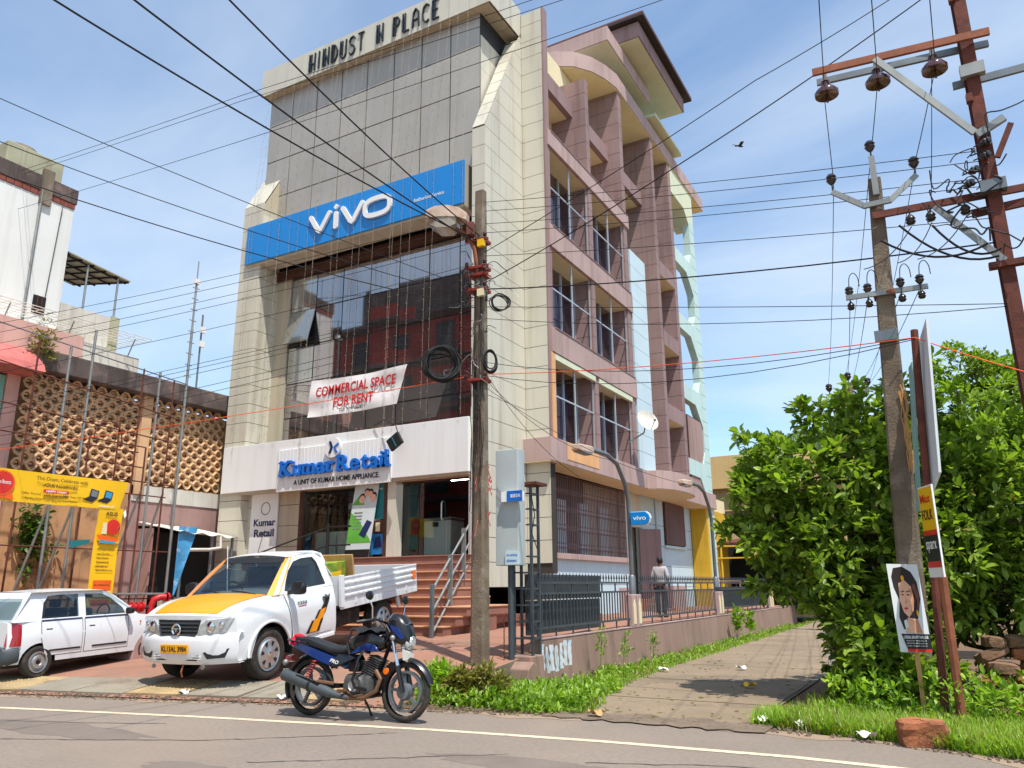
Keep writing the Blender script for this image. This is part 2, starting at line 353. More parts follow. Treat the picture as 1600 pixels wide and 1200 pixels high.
# drain cover slabs along the road edge, studded
m = MB().box(-.47, .47, -.55, .55, -.04, .012)
for i in range(13):
    for j in range(15):
        x, y = -.42+.07*i, -.49+.07*j; r = .022
        m.add([(x-r, y-r, .012), (x+r, y-r, .012), (x+r, y+r, .012), (x-r, y+r, .012), (x, y, .024)], [(0, 1, 4), (1, 2, 4), (2, 3, 4), (3, 0, 4)])
sg = m.mesh('cover_slab', 'slab_grey'); sy = m.mesh('cover_slab', 'slab_yellow')
sp = MB().box(-.47, .47, -.55, .55, -.04, .012).mesh('cover_slab', 'slab_grey')
x = -17.6; k = 0
while x < -7.0:
    a = math.atan2(ye(x+.5)-ye(x-.5), 1.); c = (x, ye(x)+.72)
    z = gz(*c)+.012; tilt = math.atan(.53/(14.4-ye(x)))
    o = inst([sy, sg, sp, sy, sy, sp, sg][k % 7], 'cover_slab', forecourt, (c[0], c[1], z), (tilt+rnd.uniform(-.01, .01), rnd.uniform(-.012, .012), a+rnd.uniform(-.02, .02)))
    x += 1.0*math.cos(a); k += 1
# broken gravel strip between slabs and asphalt
m = MB()
for i in range(1500):
    x = rnd.uniform(-18, -5.5); y = ye(x)+rnd.gauss(.02, .09); s = rnd.uniform(.008, .035); z = gz(x, y)+.006
    m.obox((x, y, z), s, s*rnd.uniform(.6, 1.4), s*.6, Matrix.Rotation(rnd.random()*3, 3, 'Z'))
o = m.build('gravel_edge', 'gravel'); o['kind'] = 'stuff'
# lane
m = MB()
ys = [9.46, 11.2, 13.6, 16.2, 19, 22, 26, 32, 45, 70]
def lx(y): return (float(np.interp(y, [9, 9.7, 11, 13, 16, 22, 30, 70], [-4.3, -4.3, -4.7, -5.05, -5.2, -5.35, -5.5, -6.5])), -2.35-.07*max(0, y-14))
for a, b in zip(ys, ys[1:]):
    l0, r0 = lx(a); l1, r1 = lx(b)
    m.add([(l0, a+.02, .012), (r0, a+.02, .012), (r1, b-.02, .012), (l1, b-.02, .012)], [(0, 1, 2, 3)])
struct(m.build('lane', 'lane_concrete'))
sheet('verge', [(-2.7, 9.3), (-.8, 9.1), (.3, 8.65), (2, 8.4), (12, 8.4), (60, 11), (60, 120), (-3.2, 120), (-3.2, 40)], 'soil', -.02)
def wedge(y): return float(np.interp(y, [9, 9.7, 11, 13, 16, 22, 30, 70], [-4.5, -4.35, -4.7, -5.05, -5.2, -5.35, -5.5, -6.5]))
def wz(x, y):           # shallow gutter between lane and wall
    t = max(0., min(1., (wedge(y)+.1-x)/.6)); d = max(0., min(1., (y-9.6)/2.6)); return -.01-.20*t*d
m = MB().grid(lambda u, v: (lambda y: (-6.9+(wedge(y)+.15+6.9)*u, y, wz(-6.9+(wedge(y)+.15+6.9)*u, y)))(9.05+51*v*v), 8, 40)
struct(m.build('gutter', 'soil', smooth=40))
sheet('lane_joint', [(-4.4, 9.3), (-2.3, 9.35), (-2.3, 60), (-6.3, 60), (-5.4, 22), (-5.1, 13), (-4.75, 11)], 'concrete_old', .002)
pm_ = [(-4.75+.1*i, 9.14+.05*math.sin(i*1.7)+.03*math.sin(i*4.1)) for i in range(28)]+[(-2.05-.1*i, 9.72+.10*math.sin(i*.9)+.05*math.sin(i*2.7)) for i in range(28)]
m = MB().add([(x, y, .016) for x, y in pm_], [tuple(range(len(pm_)))])
struct(m.build('lane_mouth', 'gravel'))
sheet('opposite_pavement', [(-40, -12), (40, -12), (40, -1.6), (10, -1.6), (-12, -3.6), (-40, -13)], 'slab_grey', .01)

# ---------------------------------------------------------------- boundary wall of the forecourt
bw = thing('boundary_wall', 'low brown-pink plastered wall carrying the iron railing along the lane', 'wall', (-6.7, 13, 0))
mat('wall_plaster', (148, 120, 106), .9, var=.12, sc=.8, streak=.5, scol=(92, 76, 66), bump=.3, bsc=40, patch=.25, pcol=(126, 104, 90), psc=.7)
yy = 12.85
for k, ln in enumerate([2.1, 2.6, 3.1, 3.1, 3.4, 3.4, 3.6, 3.9]):
    y1 = yy+ln; top = .63
    MB().prism([(-6.86, -.3), (-6.64, -.3), (-6.70, top), (-6.86, top)], 'y', yy+.004, y1-.004).build('wall_section', 'wall_plaster', bw, bevel=.012)
    yy = y1
MB().box(-6.875, -6.69, 12.87, yy-.05, .63, .648).build('coping', 'pinkband', bw)
mat('paint_peel', (208, 216, 220), .7, var=.25, sc=4, patch=.85, pcol=(128, 160, 186), psc=4)
# flaking white and blue paint, as thin raised flakes
m = MB(); rr = random.Random(5)
for k in range(7):
    y = 12.98+k*.19; top = .56+rr.uniform(-.06, .03); w = rr.uniform(.04, .085); z = top; pts = []
    nl = 7
    lft = [(y-w*(1+rr.uniform(-.4, .5))*(.5+.7*abs(math.sin(i*1.9+k))), z-i*.075) for i in range(nl)]
    rgt = [(y+w*(1+rr.uniform(-.4, .5))*(.5+.7*abs(math.cos(i*1.3+k))), z-i*.075) for i in range(nl)]
    for i in range(nl-1):
        q = [lft[i], rgt[i], rgt[i+1], lft[i+1]]
        m.add([(-6.66-.04*(zv+.05)/.68+.004, yv, zv) for yv, zv in q], [(0, 1, 2, 3)])
m.build('peeling_paint', 'paint_peel', bw)
MB().prism([(-7.15, -.3), (-6.55, -.3), (-6.58, .40), (-7.15, .40)], 'y', 12.35, 12.845).build('end_block', 'wall_plaster', bw, bevel=.02)
# broken kerb stone at the wall's foot
o = MB().prism([(12.0, -.05), (12.36, -.05), (12.34, .28), (12.2, .33), (12.02, .22)], 'x', -6.98, -6.45).build('broken_block', 'wall_plaster', bevel=.02)
tag(o, 'broken brown-pink concrete block at the foot of the wall end', 'block')

# ---------------------------------------------------------------- iron railing on the wall
rail = thing('iron_railing', 'grey iron railing with spear tips on the low wall along the lane', 'railing', (-6.78, 13, .63))
mat('iron_grey', (70, 78, 84), .5, metal=.3, var=.15, sc=4)
XR = -6.78
def railing(y0, y1, n):
    MB().box(XR-.02, XR+.02, y0, y1, 1.605, 1.645).build('top_rail', 'iron_grey', rail)
    MB().box(XR-.02, XR+.02, y0, y1, 1.41, 1.45).build('middle_rail', 'iron_grey', rail)
    MB().box(XR-.02, XR+.02, y0, y1, .80, .84).build('bottom_rail', 'iron_grey', rail)
    for k in range(n):
        y = y0+(y1-y0)*(k+.5)/n
        inst(BARM, 'baluster', rail, (XR, y, 0))
    for k in range(int((y1-y0)/.7)+1):
        y = y0+.05+k*(y1-y0-.1)/max(1, int((y1-y0)/.7))
        inst(FOOTM, 'rail_foot', rail, (XR, y, 0)); inst(LINKM, 'rail_link', rail, (XR, y, 0))
    for k in range(n):
        inst(SPEARM, 'spear_tip', rail, (XR, y0+(y1-y0)*(k+.5)/n, 0))
BARM = MB().box(-.011, .011, -.011, .011, .82, 1.44).mesh('baluster', 'iron_grey')
FOOTM = MB().box(-.013, .013, -.013, .013, .64, .81).mesh('rail_foot', 'iron_grey'); LINKM = MB().box(-.013, .013, -.013, .013, 1.45, 1.61).mesh('rail_link', 'iron_grey')
SPEARM = MB().box(-.008, .008, -.008, .008, 1.64, 1.72).add([(-.022, -.006, 1.72), (.022, -.006, 1.72), (.022, .006, 1.72), (-.022, .006, 1.72), (0, 0, 1.83), (0, 0, 1.68)], [(0, 1, 4), (1, 2, 4), (2, 3, 4), (3, 0, 4), (0, 1, 5), (2, 3, 5)]).mesh('spear_tip', 'iron_grey')
railing(12.95, 17.6, 30); railing(18.35, 25.1, 44); railing(25.75, 32.8, 46)
for y in (17.75, 18.1, 25.3, 25.62, 32.95, 33.3):
    p = MB().box(-6.86, -6.70, y-.13, y+.13, .648, 1.36)
    p.build('wall_post', 'pinkband', rail, bevel=.015)
    MB().prism([(y-.085, .70), (y+.085, .70), (y+.085, 1.12), (y, 1.26), (y-.085, 1.12)], 'x', -6.698, -6.69).build('post_panel', 'cream', rail)
# big dark sheet tank standing behind the first rails
tk = thing('sheet_panel', 'large black corrugated sheet panel standing right behind the railing', 'panel', (-6.95, 14.5, .65))
mat('tank_black', (52, 58, 62), .55, var=.2, sc=2, streak=.3, scol=(90, 92, 92))
MB().box(-7.0, -6.93, 12.95, 16.25, .70, 1.30).build('lower_sheet', 'tank_black', tk)
MB().box(-7.0, -6.92, 12.93, 16.27, 1.32, 1.78).build('upper_sheet', 'tank_black', tk)
tk2 = thing('sheet_panel', 'long dark grey sheet panel behind the far railing near the garage', 'panel', (-6.95, 29, .65))
MB().box(-6.98, -6.93, 25.9, 32.6, .84, 1.50).build('sheet', 'tank_black', tk2)
# ---------------------------------------------------------------- main building
B = thing('commercial_building', 'five-storey commercial building with grey glass front and pink-brown finned side', 'building', (-15, 26, .55))
def bp(name, matname, *a): return piece(name, matname, B, *a)
# cores
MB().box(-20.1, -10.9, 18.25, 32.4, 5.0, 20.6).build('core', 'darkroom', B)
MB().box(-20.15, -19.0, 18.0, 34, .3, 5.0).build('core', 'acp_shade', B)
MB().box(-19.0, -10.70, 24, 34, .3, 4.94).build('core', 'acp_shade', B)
# right wing pillar
MB().prism([(17.03, 1.55), (17.03, 14.58), (19.02, 18.76), (19.32, 19.1), (19.32, 1.55)], 'x', -10.77, -10.36).build('pillar', 'joint', B)
MB().box(-10.40, -9.58, 19.33, 19.62, 1.9, 20.0).build('pillar', 'joint', B)
MB().box(-9.585, -9.53, 19.30, 19.60, 4.9, 20.05).build('corner_trim', 'brownpink', B)
RH = .62
zr = [1.55+RH*i for i in range(31)]
def clip(poly, f):
    out = []
    for i in range(len(poly)):
        a, b = poly[i], poly[(i+1) % len(poly)]; fa, fb = f(a), f(b)
        if fa >= 0: out.append(a)
        if fa*fb < 0: t = fa/(fa-fb); out.append((a[0]+(b[0]-a[0])*t, a[1]+(b[1]-a[1])*t))
    return out
KS = 2.0/4.2
G = .008
for i in range(29):
    z0, z1 = zr[i]+G, zr[i+1]-G
    for y0, y1 in ((17.01, 17.38), (17.38, 17.86), (17.86, 18.5), (18.5, 19.30)):
        q = [(y0+G*.6, z0), (y1-G*.6, z0), (y1-G*.6, z1), (y0+G*.6, z1)]
        q = clip(q, lambda p: p[0]-17.02-(p[1]-14.58)*KS)
        if len(q) > 2: MB().prism(q, 'x', -10.36, -10.335).build('cladding_panel', 'acp', B)
    if z1 < 14.6:
        bp('cladding_panel', 'acp', -10.76, -10.34, 17.0, 17.03, z0, min(z1, 14.57))
for i in range(30):
    z0, z1 = zr[i]+G, zr[i+1]-G
    if z0 > 1.8: bp('cladding_panel', 'acp', -10.33, -9.59, 19.30, 19.33, z0, min(z1, 20.0))
n = 8
for i in range(n):
    a, b = i/n+.003, (i+1)/n-.003
    MB().add([(x, 17.0+2.02*t-o*.8, 14.59+4.2*t+o*.5) for o in (0, .02) for x, t in ((-10.76, a), (-10.34, a), (-10.34, b), (-10.76, b))],
             [(0, 1, 2, 3), (7, 6, 5, 4), (0, 4, 5, 1), (1, 5, 6, 2), (2, 6, 7, 3), (3, 7, 4, 0)]).build('cladding_panel', 'acp', B)
# left pillar
MB().prism([(17.03, .4), (17.03, 14.45), (18.7, 17.6), (18.9, 17.6), (18.9, .4)], 'x', -20.14, -19.22).build('pillar', 'joint', B)
for i in range(25):
    z0, z1 = -.1+RH*i+G, -.1+RH*(i+1)-G
    if z1 > 14.5: break
    bp('cladding_panel', 'acp', -20.15, -19.21, 17.0, 17.03, z0, z1)
    bp('cladding_panel', 'acp', -19.225, -19.20, 17.02, 17.90, z0, z1)
    bp('cladding_panel', 'acp', -20.16, -20.14, 17.02, 18.5, z0, z1)
bp('cladding_panel', 'acp', -20.15, -19.21, 17.0, 17.03, 14.17, 14.44); bp('cladding_panel', 'acp', -20.16, -20.14, 17.02, 18.5, 14.17, 14.44)
MB().prism([(17.0, 14.45), (18.67, 17.62), (18.70, 17.60), (17.04, 14.44)], 'x', -20.15, -19.2).build('sloped_coping', 'acp', B)
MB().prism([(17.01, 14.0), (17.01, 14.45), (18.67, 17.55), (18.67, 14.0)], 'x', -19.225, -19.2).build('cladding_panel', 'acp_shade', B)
# upper glass box
XG = [-19.94, -18.8, -17.65, -16.5, -15.37, -14.23, -13.1, -11.97, -10.87]
ZG = [13.5, 14.95, 16.43, 17.9, 19.12]
MB().box(-19.93, -10.86, 17.63, 19.25, 13.45, 19.12).build('curtain_wall_frame', 'mullion', B)
for a, b in zip(XG, XG[1:]):
    for c, d in zip(ZG, ZG[1:]):
        t = [rnd.uniform(-.004, .004) for _ in range(4)]
        MB().add([(a+.02, 17.60+t[0], c+.02), (b-.02, 17.60+t[1], c+.02), (b-.02, 17.60+t[2], d-.02), (a+.02, 17.60+t[3], d-.02), (a+.02, 17.64, c+.02), (b-.02, 17.64, c+.02), (b-.02, 17.64, d-.02), (a+.02, 17.64, d-.02)],
                 [(0, 1, 2, 3), (0, 4, 5, 1), (1, 5, 6, 2), (2, 6, 7, 3), (3, 7, 4, 0)]).build('glass_panel', 'facade_glass', B)
for y0, y1 in ((17.62, 18.15), (18.15, 18.7), (18.7, 19.24)):
    for c, d in ((13.5, 14.7), (14.7, 15.9), (15.9, 17.1), (17.1, 18.3)):
        bp('cladding_panel', 'acp', -10.87, -10.845, y0+.006, y1-.006, c+.006, d-.006)
# parapet
MB().box(-20.15, -10.36, 17.34, 19.3, 19.12, 20.15).build('parapet', 'joint', B)
xp = np.linspace(-20.17, -10.34, 14)
for a, b in zip(xp, xp[1:]): bp('fascia_panel', 'acp', a+.006, b-.006, 17.30, 17.34, 19.10, 20.18)
for a, b in ((17.3, 17.95), (17.95, 18.6), (18.6, 19.29)): bp('fascia_panel', 'acp', -10.36, -10.335, a+.006, b-.006, 19.10, 20.18)
for i, (a, b) in enumerate(((17.35, 18.0), (18.0, 18.65), (18.65, 19.29))):
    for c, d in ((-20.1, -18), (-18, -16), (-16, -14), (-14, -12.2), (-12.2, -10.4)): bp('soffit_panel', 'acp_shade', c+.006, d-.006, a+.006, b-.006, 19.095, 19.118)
# name letters on the parapet: condensed art-deco strokes, doubled uprights
nsg = thing('building_name_sign', 'dark metal lettering across the cream parapet, one letter missing', 'sign', (-15, 17.28, 19.2))
GL = {'H': [[(0, 0), (0, 1)], [(1, 0), (1, 1)], [(0, .5), (1, .35)]], 'I': [[(.5, 0), (.5, 1)]], 'N': [[(0, 0), (0, 1)], [(0, 1), (1, .1)], [(1, 0), (1, 1)]],
      'D': [[(0, 0), (0, 1)], [(0, 1), (.6, .92), (1, .6), (1, .35), (.6, .06), (0, 0)]], 'U': [[(0, 1), (0, .2), (.3, 0), (.7, 0), (1, .2), (1, 1)]],
      'S': [[(1, .85), (.7, 1), (.2, .95), (0, .75), (.2, .58), (.8, .45), (1, .25), (.75, .03), (.25, 0), (0, .15)]], 'T': [[(.5, 0), (.5, 1)], [(0, 1), (1, 1)]],
      'P': [[(0, 0), (0, 1)], [(0, 1), (.7, .96), (1, .75), (.8, .52), (0, .45)]], 'L': [[(0, 1), (0, 0)], [(0, 0), (1, 0)]], 'A': [[(0, 0), (.1, .8), (.5, 1), (.9, .8), (1, 0)], [(.05, .4), (.95, .4)]],
      'C': [[(1, .88), (.6, 1), (.15, .85), (0, .5), (.15, .15), (.6, 0), (1, .12)]], 'E': [[(1, 1), (0, 1), (0, 0), (1, 0)], [(0, .5), (.8, .5)]]}
def stroke_letter(ch, x0, z0, w, h, y, th, name, matname, parent, dbl=True, dep=.05):
    m = MB()
    for pl in GL[ch]:
        P = [(x0+a*w, z0+b*h) for a, b in pl]
        for (a, b), (c, d) in zip(P, P[1:]):
            m.bar((a, y, b), (c, y, d), dep, th, (0, 0, 1) if abs(a-c) > abs(b-d) else (1, 0, 0))
            if dbl and a == c and abs(a-x0) < .01 and abs(b-d) > h*.5: m.bar((a+.085, y+.004, b), (c+.085, y+.004, d), dep, th*.8, (1, 0, 0))
    return m.build(name, matname, parent)
x = -17.78
adv = {' ': .28}
for ch in 'HINDUST_N PLACE':
    if ch == '_': x += .42; continue
    if ch == ' ': x += .30; continue
    w = {'I': .1}.get(ch, .25)
    stroke_letter(ch, x, 19.27, w, .70, 17.265, .045, 'letter', 'letter_steel', nsg)
    x += w+.145
# blue phone-brand sign
vsn = thing('blue_sign_board', 'long bright blue shop sign with white rounded lettering across the glass front', 'sign', (-15.4, 16.9, 12.2))
MB().box(-19.78, -10.98, 16.93, 17.6, 12.16, 13.55).build('sign_box', 'acp_shade', vsn)
MB().box(-19.80, -10.96, 16.88, 16.93, 12.2, 13.58).build('panel', 'blue_sign', vsn, bevel=.01)
for a, b in zip(np.linspace(-19.78, -10.98, 9), np.linspace(-19.78, -10.98, 9)[1:]): piece('soffit_panel', 'acp', vsn, a+.006, b-.006, 16.94, 17.6, 12.135, 12.158)
def rstroke(pts, r, y, name, matname, parent, dep=.07, closed=False):
    """flat rounded stroke: union of round-ended bars, slightly nested to avoid equal planes"""
    m = MB(); P = pts; n = len(P)
    # one ribbon outline
    lf = []; rg = []
    for i in range(n):
        a = P[(i-1) % n] if (closed or i) else P[i]; b = P[(i+1) % n] if (closed or i < n-1) else P[i]
        dx, dz = b[0]-a[0], b[1]-a[1]; l = math.hypot(dx, dz) or 1; nx, nz = -dz/l, dx/l
        lf.append((P[i][0]+nx*r, P[i][1]+nz*r)); rg.append((P[i][0]-nx*r, P[i][1]-nz*r))
    if closed:
        vs = [(u, y-dep, v) for u, v in lf]+[(u, y-dep, v) for u, v in rg]+[(u, y, v) for u, v in lf]+[(u, y, v) for u, v in rg]
        fs = []
        for i in range(n):
            j = (i+1) % n
            fs += [(i, j, n+j, n+i), (2*n+i, 2*n+j, j, i), (n+i, n+j, 3*n+j, 3*n+i)]
        m.add(vs, fs)
    else:
        def cap(c, d0, k=6): return [(c[0]+r*math.cos(d0+math.pi*i/k), c[1]+r*math.sin(d0+math.pi*i/k)) for i in range(1, k)]
        a0 = math.atan2(P[-1][1]-P[-2][1], P[-1][0]-P[-2][0]); a1 = math.atan2(P[1][1]-P[0][1], P[1][0]-P[0][0])
        c0 = [lf[0]]+cap(P[0], a1+math.pi/2)+[rg[0]]; c1 = [rg[-1]]+cap(P[-1], a0-math.pi/2)+[lf[-1]]
        vs = [(u, y-dep, v) for u, v in lf]+[(u, y-dep, v) for u, v in rg]; fs = [(i, i+1, n+i+1, n+i) for i in range(n-1)]
        for i in range(n-1):
            for a, b in ((lf[i], lf[i+1]), (rg[i+1], rg[i])):
                k = len(vs); vs += [(a[0], y-dep, a[1]), (b[0], y-dep, b[1]), (b[0], y, b[1]), (a[0], y, a[1])]; fs.append((k+3, k+2, k+1, k))
        for c in (c0, c1):
            k = len(vs); vs += [(u, y-dep, v) for u, v in c]+[(u, y, v) for u, v in c]; q = len(c); fs.append(tuple(range(k, k+q))); fs += [(k+i+q, k+i+1+q, k+i+1, k+i) for i in range(q-1)]
        m.add(vs, fs)
    return m.build(name, matname, parent, fix=True)
def V(x, z, w, h): return [(x, z+h), (x+w*.42, z+.06), (x+w*.5, z), (x+w*.58, z+.06), (x+w, z+h)]
ZV = 12.60
rstroke(V(-16.80, ZV, .78, .56), .078, 16.87, 'letter', 'white', vsn)
i_ = rstroke([(-15.74, ZV), (-15.74, ZV+.46)], .078, 16.87, 'letter', 'white', vsn)
MB().prism([(-15.74, ZV+.59), (-15.64, ZV+.69), (-15.74, ZV+.79), (-15.84, ZV+.69)], 'y', 16.80, 16.87).build('letter_dot', 'white', i_)
rstroke(V(-15.46, ZV, .78, .56), .078, 16.87, 'letter', 'white', vsn)
ov = []
for k in range(28):
    t = 2*math.pi*k/28; a, b = math.cos(t), math.sin(t)
    ov.append((-14.08+.48*math.copysign(abs(a)**.75, a), ZV+.28+.28*math.copysign(abs(b)**.6, b)))
rstroke(ov, .078, 16.87, 'letter', 'white', vsn, closed=True)
text('Authorised Service', 'small_lettering', 'white', vsn, (-12.75, 16.876, 12.66), (1, 0, 0), (0, 0, 1), width=1.1, height=.12, depth=.006)
# lower reflective glass
XL = [-18.55+1.14*i for i in range(7)]+[-10.82]
XL[-2] = -11.75
ZL = [5.9, 6.9, 8.05, 9.3, 10.55, 11.75]
MB().box(-19.22, -10.75, 17.95, 18.2, 5.8, 12.2).build('curtain_wall_frame', 'mullion', B)
MB().box(-19.2, -18.58, 17.88, 17.95, 5.9, 12.1).build('cladding_panel', 'acp_shade', B)
for i, (a, b) in enumerate(zip(XL, XL[1:])):
    for j, (c, d) in enumerate(zip(ZL, ZL[1:])):
        mt = 'mirror_glass'
        if i == 0 and j in (2, 3, 4): mt = 'mirror_glass_pale'
        if j == 4 and i in (1, 2): mt = 'mirror_glass'
        tx, tz = rnd.uniform(-.003, .003), rnd.uniform(-.003, .003)
        if i == 0 and j == 3:   # awning pane pushed open
            hh = d-c; w0 = MB().obox(((a+b)/2, 17.93-.16, (c+d)/2+.02), b-a-.05, .03, hh-.04, Matrix.Rotation(R(-14), 3, 'X'))
            w0.build('open_window_pane', 'mirror_glass_pale', B)
            MB().box(a+.04, b-.04, 17.94, 17.99, c+.03, d-.03).build('window_opening', 'black', B); continue
        MB().add([(a+.02, 17.92-tx-tz, c+.02), (b-.02, 17.92+tx-tz, c+.02), (b-.02, 17.92+tx+tz, d-.02), (a+.02, 17.92-tx+tz, d-.02), (a+.02, 17.97, c+.02), (b-.02, 17.97, c+.02), (b-.02, 17.97, d-.02), (a+.02, 17.97, d-.02)],
                 [(0, 1, 2, 3), (0, 4, 5, 1), (1, 5, 6, 2), (2, 6, 7, 3), (3, 7, 4, 0)]).build('window_pane', mt, B)
MB().box(-19.2, -10.78, 17.8, 18.0, 11.78, 12.13).build('lintel', 'wood_dark', B)
# shop sign band
ks = thing('shop_sign_board', 'long white shop sign band with blue and black lettering above the entrance', 'sign', (-15.4, 16.85, 4.4))
MB().box(-20.02, -10.76, 16.88, 17.3, 4.47, 5.93).build('sign_box', 'white_sign', ks, bevel=.01)
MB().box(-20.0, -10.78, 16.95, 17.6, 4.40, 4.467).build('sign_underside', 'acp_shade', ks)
MB().box(-17.55, -13.25, 16.83, 16.878, 4.36, 5.62).build('raised_panel', 'white_sign', ks, bevel=.008)
for a in np.linspace(-17.5, -13.3, 30): piece('panel_rib', 'white_sign', ks, a-.01, a+.01, 16.822, 16.829, 4.38, 5.6)
def serif_word(word, x0, z0, width, hcap, y, matname, parent):
    ws = []; ms = []
    for ch in word:
        me = textmesh(ch, .5, .022)
        co = np.empty(len(me.vertices)*3); me.vertices.foreach_get('co', co); co = co.reshape(-1, 3); ms.append((me, co)); ws.append((co[:, 0].min(), co[:, 0].max()))
    gap = .07; tot = sum(b-a for a, b in ws)+gap*(len(word)-1); sc = width/tot
    hh = max(c[:, 1].max() for _, c in ms); szz = hcap/hh; x = x0
    for (me, co), (a, b), ch in zip(ms, ws, word):
        P = np.empty_like(co); P[:, 0] = x+(co[:, 0]-a)*sc; P[:, 2] = z0+co[:, 1]*szz; P[:, 1] = y-co[:, 2]*.09
        me.vertices.foreach_set('co', P.ravel()); me.materials.append(MATS[matname]); me.update(); o = place(me, 'letter', parent)
        # slab serifs
        w = (b-a)*sc; SB = []; t = .055*hcap/.5
        feet = {'K': [(0, .3), (.72, .98)], 'u': [(.75, 1.1)], 'm': [(0, .22), (.4, .62), (.8, 1.02)], 'a': [(.8, 1.08)], 'r': [(0, .55)], 'R': [(0, .35), (.78, 1.05)], 'i': [(-.5, 1.5)], 'l': [(-.5, 1.5)], 't': []}.get(ch, [])
        SB = [(x+w*f0-.03, x+w*f1+.03, z0-.004, z0+t) for f0, f1 in feet]
        if ch in 'KR': SB.append((x-.05, x+w*.3, z0+hcap*.93-t, z0+hcap*.93))
        if ch == 'K': SB.append((x+w*.7, x+w+.05, z0+hcap*.93-t, z0+hcap*.93))
        if ch in 'umrnil': SB.append((x-.06, x+min(w, .12), z0+hcap*.66-t, z0+hcap*.66))
        for a0_, a1_, b0_, b1_ in SB: MB().box(a0_, a1_, y-.047, y+.05, b0_, b1_).build('serif', matname, o)
        x += w+gap*sc
serif_word('Kumar', -17.36, 4.80, 2.13, .46, 16.77, 'letter_blue', ks)
serif_word('Retail', -15.12, 4.80, 1.82, .46, 16.77, 'letter_blue', ks)
text('A UNIT OF KUMAR HOME APPLIANCE.', 'small_lettering', 'letter_black', ks, (-16.83, 16.815, 4.52), (1, 0, 0), (0, 0, 1), width=3.2, height=.15, depth=.01, off=.012)
em = MB().lathe([(.0001, -.06), (.30, -.06), (.30, 0), (.0001, 0)], (-15.3, 16.78, 5.50), 'y', 28).build('emblem_disc', 'white_sign', ks, smooth=40)
MB().prism([(-15.43, 5.32), (-15.35, 5.32), (-15.27, 5.50), (-15.35, 5.68), (-15.43, 5.68), (-15.36, 5.50)], 'y', 16.70, 16.718).build('emblem_mark', 'letter_navy', em)
MB().prism([(-15.25, 5.50), (-15.08, 5.62), (-15.05, 5.56), (-15.19, 5.48), (-15.08, 5.34), (-15.16, 5.32)], 'y', 16.70, 16.718).build('emblem_mark', 'letter_blue', em)
# small floodlight hanging over the sign
fl = thing('floodlight', 'black rectangular floodlight hanging from cables over the white sign', 'floodlight', (-13.05, 16.5, 5.35))
MB().obox((-12.83, 16.45, 5.38), .44, .10, .36, Matrix.Rotation(R(-32), 3, 'Y')).build('housing', 'black', fl, bevel=.02)
MB().obox((-12.83, 16.393, 5.38), .03, .012, .34, Matrix.Rotation(R(-32), 3, 'Y')).build('glass_strip', 'teal_ink', fl)
MB().tube([(-12.75, 16.5, 5.55), (-12.9, 16.55, 5.85), (-13.4, 16.7, 6.1), (-13.9, 16.85, 6.0)], .016, 6).build('cable', 'black', fl)
# banner on ropes
bn = thing('rent_banner', 'white cloth banner with red lettering slung across the dark glass', 'banner', (-14.6, 16.9, 6.2))
BL = [(-16.46, 7.69), (-12.84, 7.68)]; BBt = [(-16.56, 6.55), (-13.2, 6.58)]
def bnr(u, v):
    x = (BBt[0][0]*(1-u)+BBt[1][0]*u)*(1-v)+(BL[0][0]*(1-u)+BL[1][0]*u)*v
    z = (BBt[0][1]*(1-u)+BBt[1][1]*u)*(1-v)+(BL[0][1]*(1-u)+BL[1][1]*u)*v
    z += -.07*math.sin(math.pi*u)*(1 if v > .5 else .7)
    return (x, 16.93+.018*math.sin(u*13+v*6)+.015*math.sin(v*9-u*4), z)
mat('banner_cloth', (228, 224, 222), .9, var=.05, sc=1.2)
MB().grid(bnr, 36, 14).build('cloth', 'banner_cloth', bn, smooth=60)
rv = Vector((1, 0, .01))
def on_banner(s, u, v, w, h, matn, sh=.0, off=.02):
    o = bnr(u, v); text(s, 'lettering', matn, bn, (o[0], 16.893, o[2]), rv, (.06, 0, 1), width=w, height=h, depth=.004, off=off)
on_banner('COMMERCIAL SPACE', .08, .52, 3.0, .30, 'red_ink')
on_banner('FOR RENT', .30, .19, 1.5, .30, 'red_ink')
on_banner('Call: 9249 567871', .38, .07, .95, .09, 'letter_black', off=0)
MB().tube([(-16.5, 16.95, 7.55), (-17.4, 17.3, 7.75), (-18.5, 17.85, 7.9)], .008, 5).tube([(-12.84, 16.95, 7.68), (-12.2, 17.2, 7.8), (-10.8, 17.0, 8.3)], .008, 5).tube([(-13.2, 16.95, 6.58), (-12.3, 17.3, 6.2)], .008, 5).build('rope', 'black', bn)
# left name panel by the entrance
lp = thing('name_panel', 'white upright name panel with navy lettering on the pillar beside the shop window', 'sign', (-18.4, 17.2, 2.5))
MB().box(-18.98, -17.86, 17.24, 17.30, 2.55, 4.45).build('panel', 'white_sign', lp, bevel=.006)
text('Kumar', 'lettering', 'letter_navy', lp, (-18.82, 17.236, 3.42), (1, 0, 0), (0, 0, 1), width=.92, height=.22, depth=.006, off=.03)
text('Retail', 'lettering', 'letter_navy', lp, (-18.78, 17.236, 3.10), (1, 0, 0), (0, 0, 1), width=.84, height=.23, depth=.006, off=.03)
MB().lathe([(.20, -.004), (.17, -.004), (.17, 0), (.20, 0)], (-18.35, 17.236, 3.95), 'y', 24).build('emblem_ring', 'galv', lp)
for i in range(7):
    z0 = .3+RH*i
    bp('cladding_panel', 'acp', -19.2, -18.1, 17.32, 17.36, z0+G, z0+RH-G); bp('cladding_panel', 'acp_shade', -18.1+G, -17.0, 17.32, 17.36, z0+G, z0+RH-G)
MB().box(-19.2, -17.0, 17.36, 17.5, .3, 4.6).build('pier', 'joint', B)
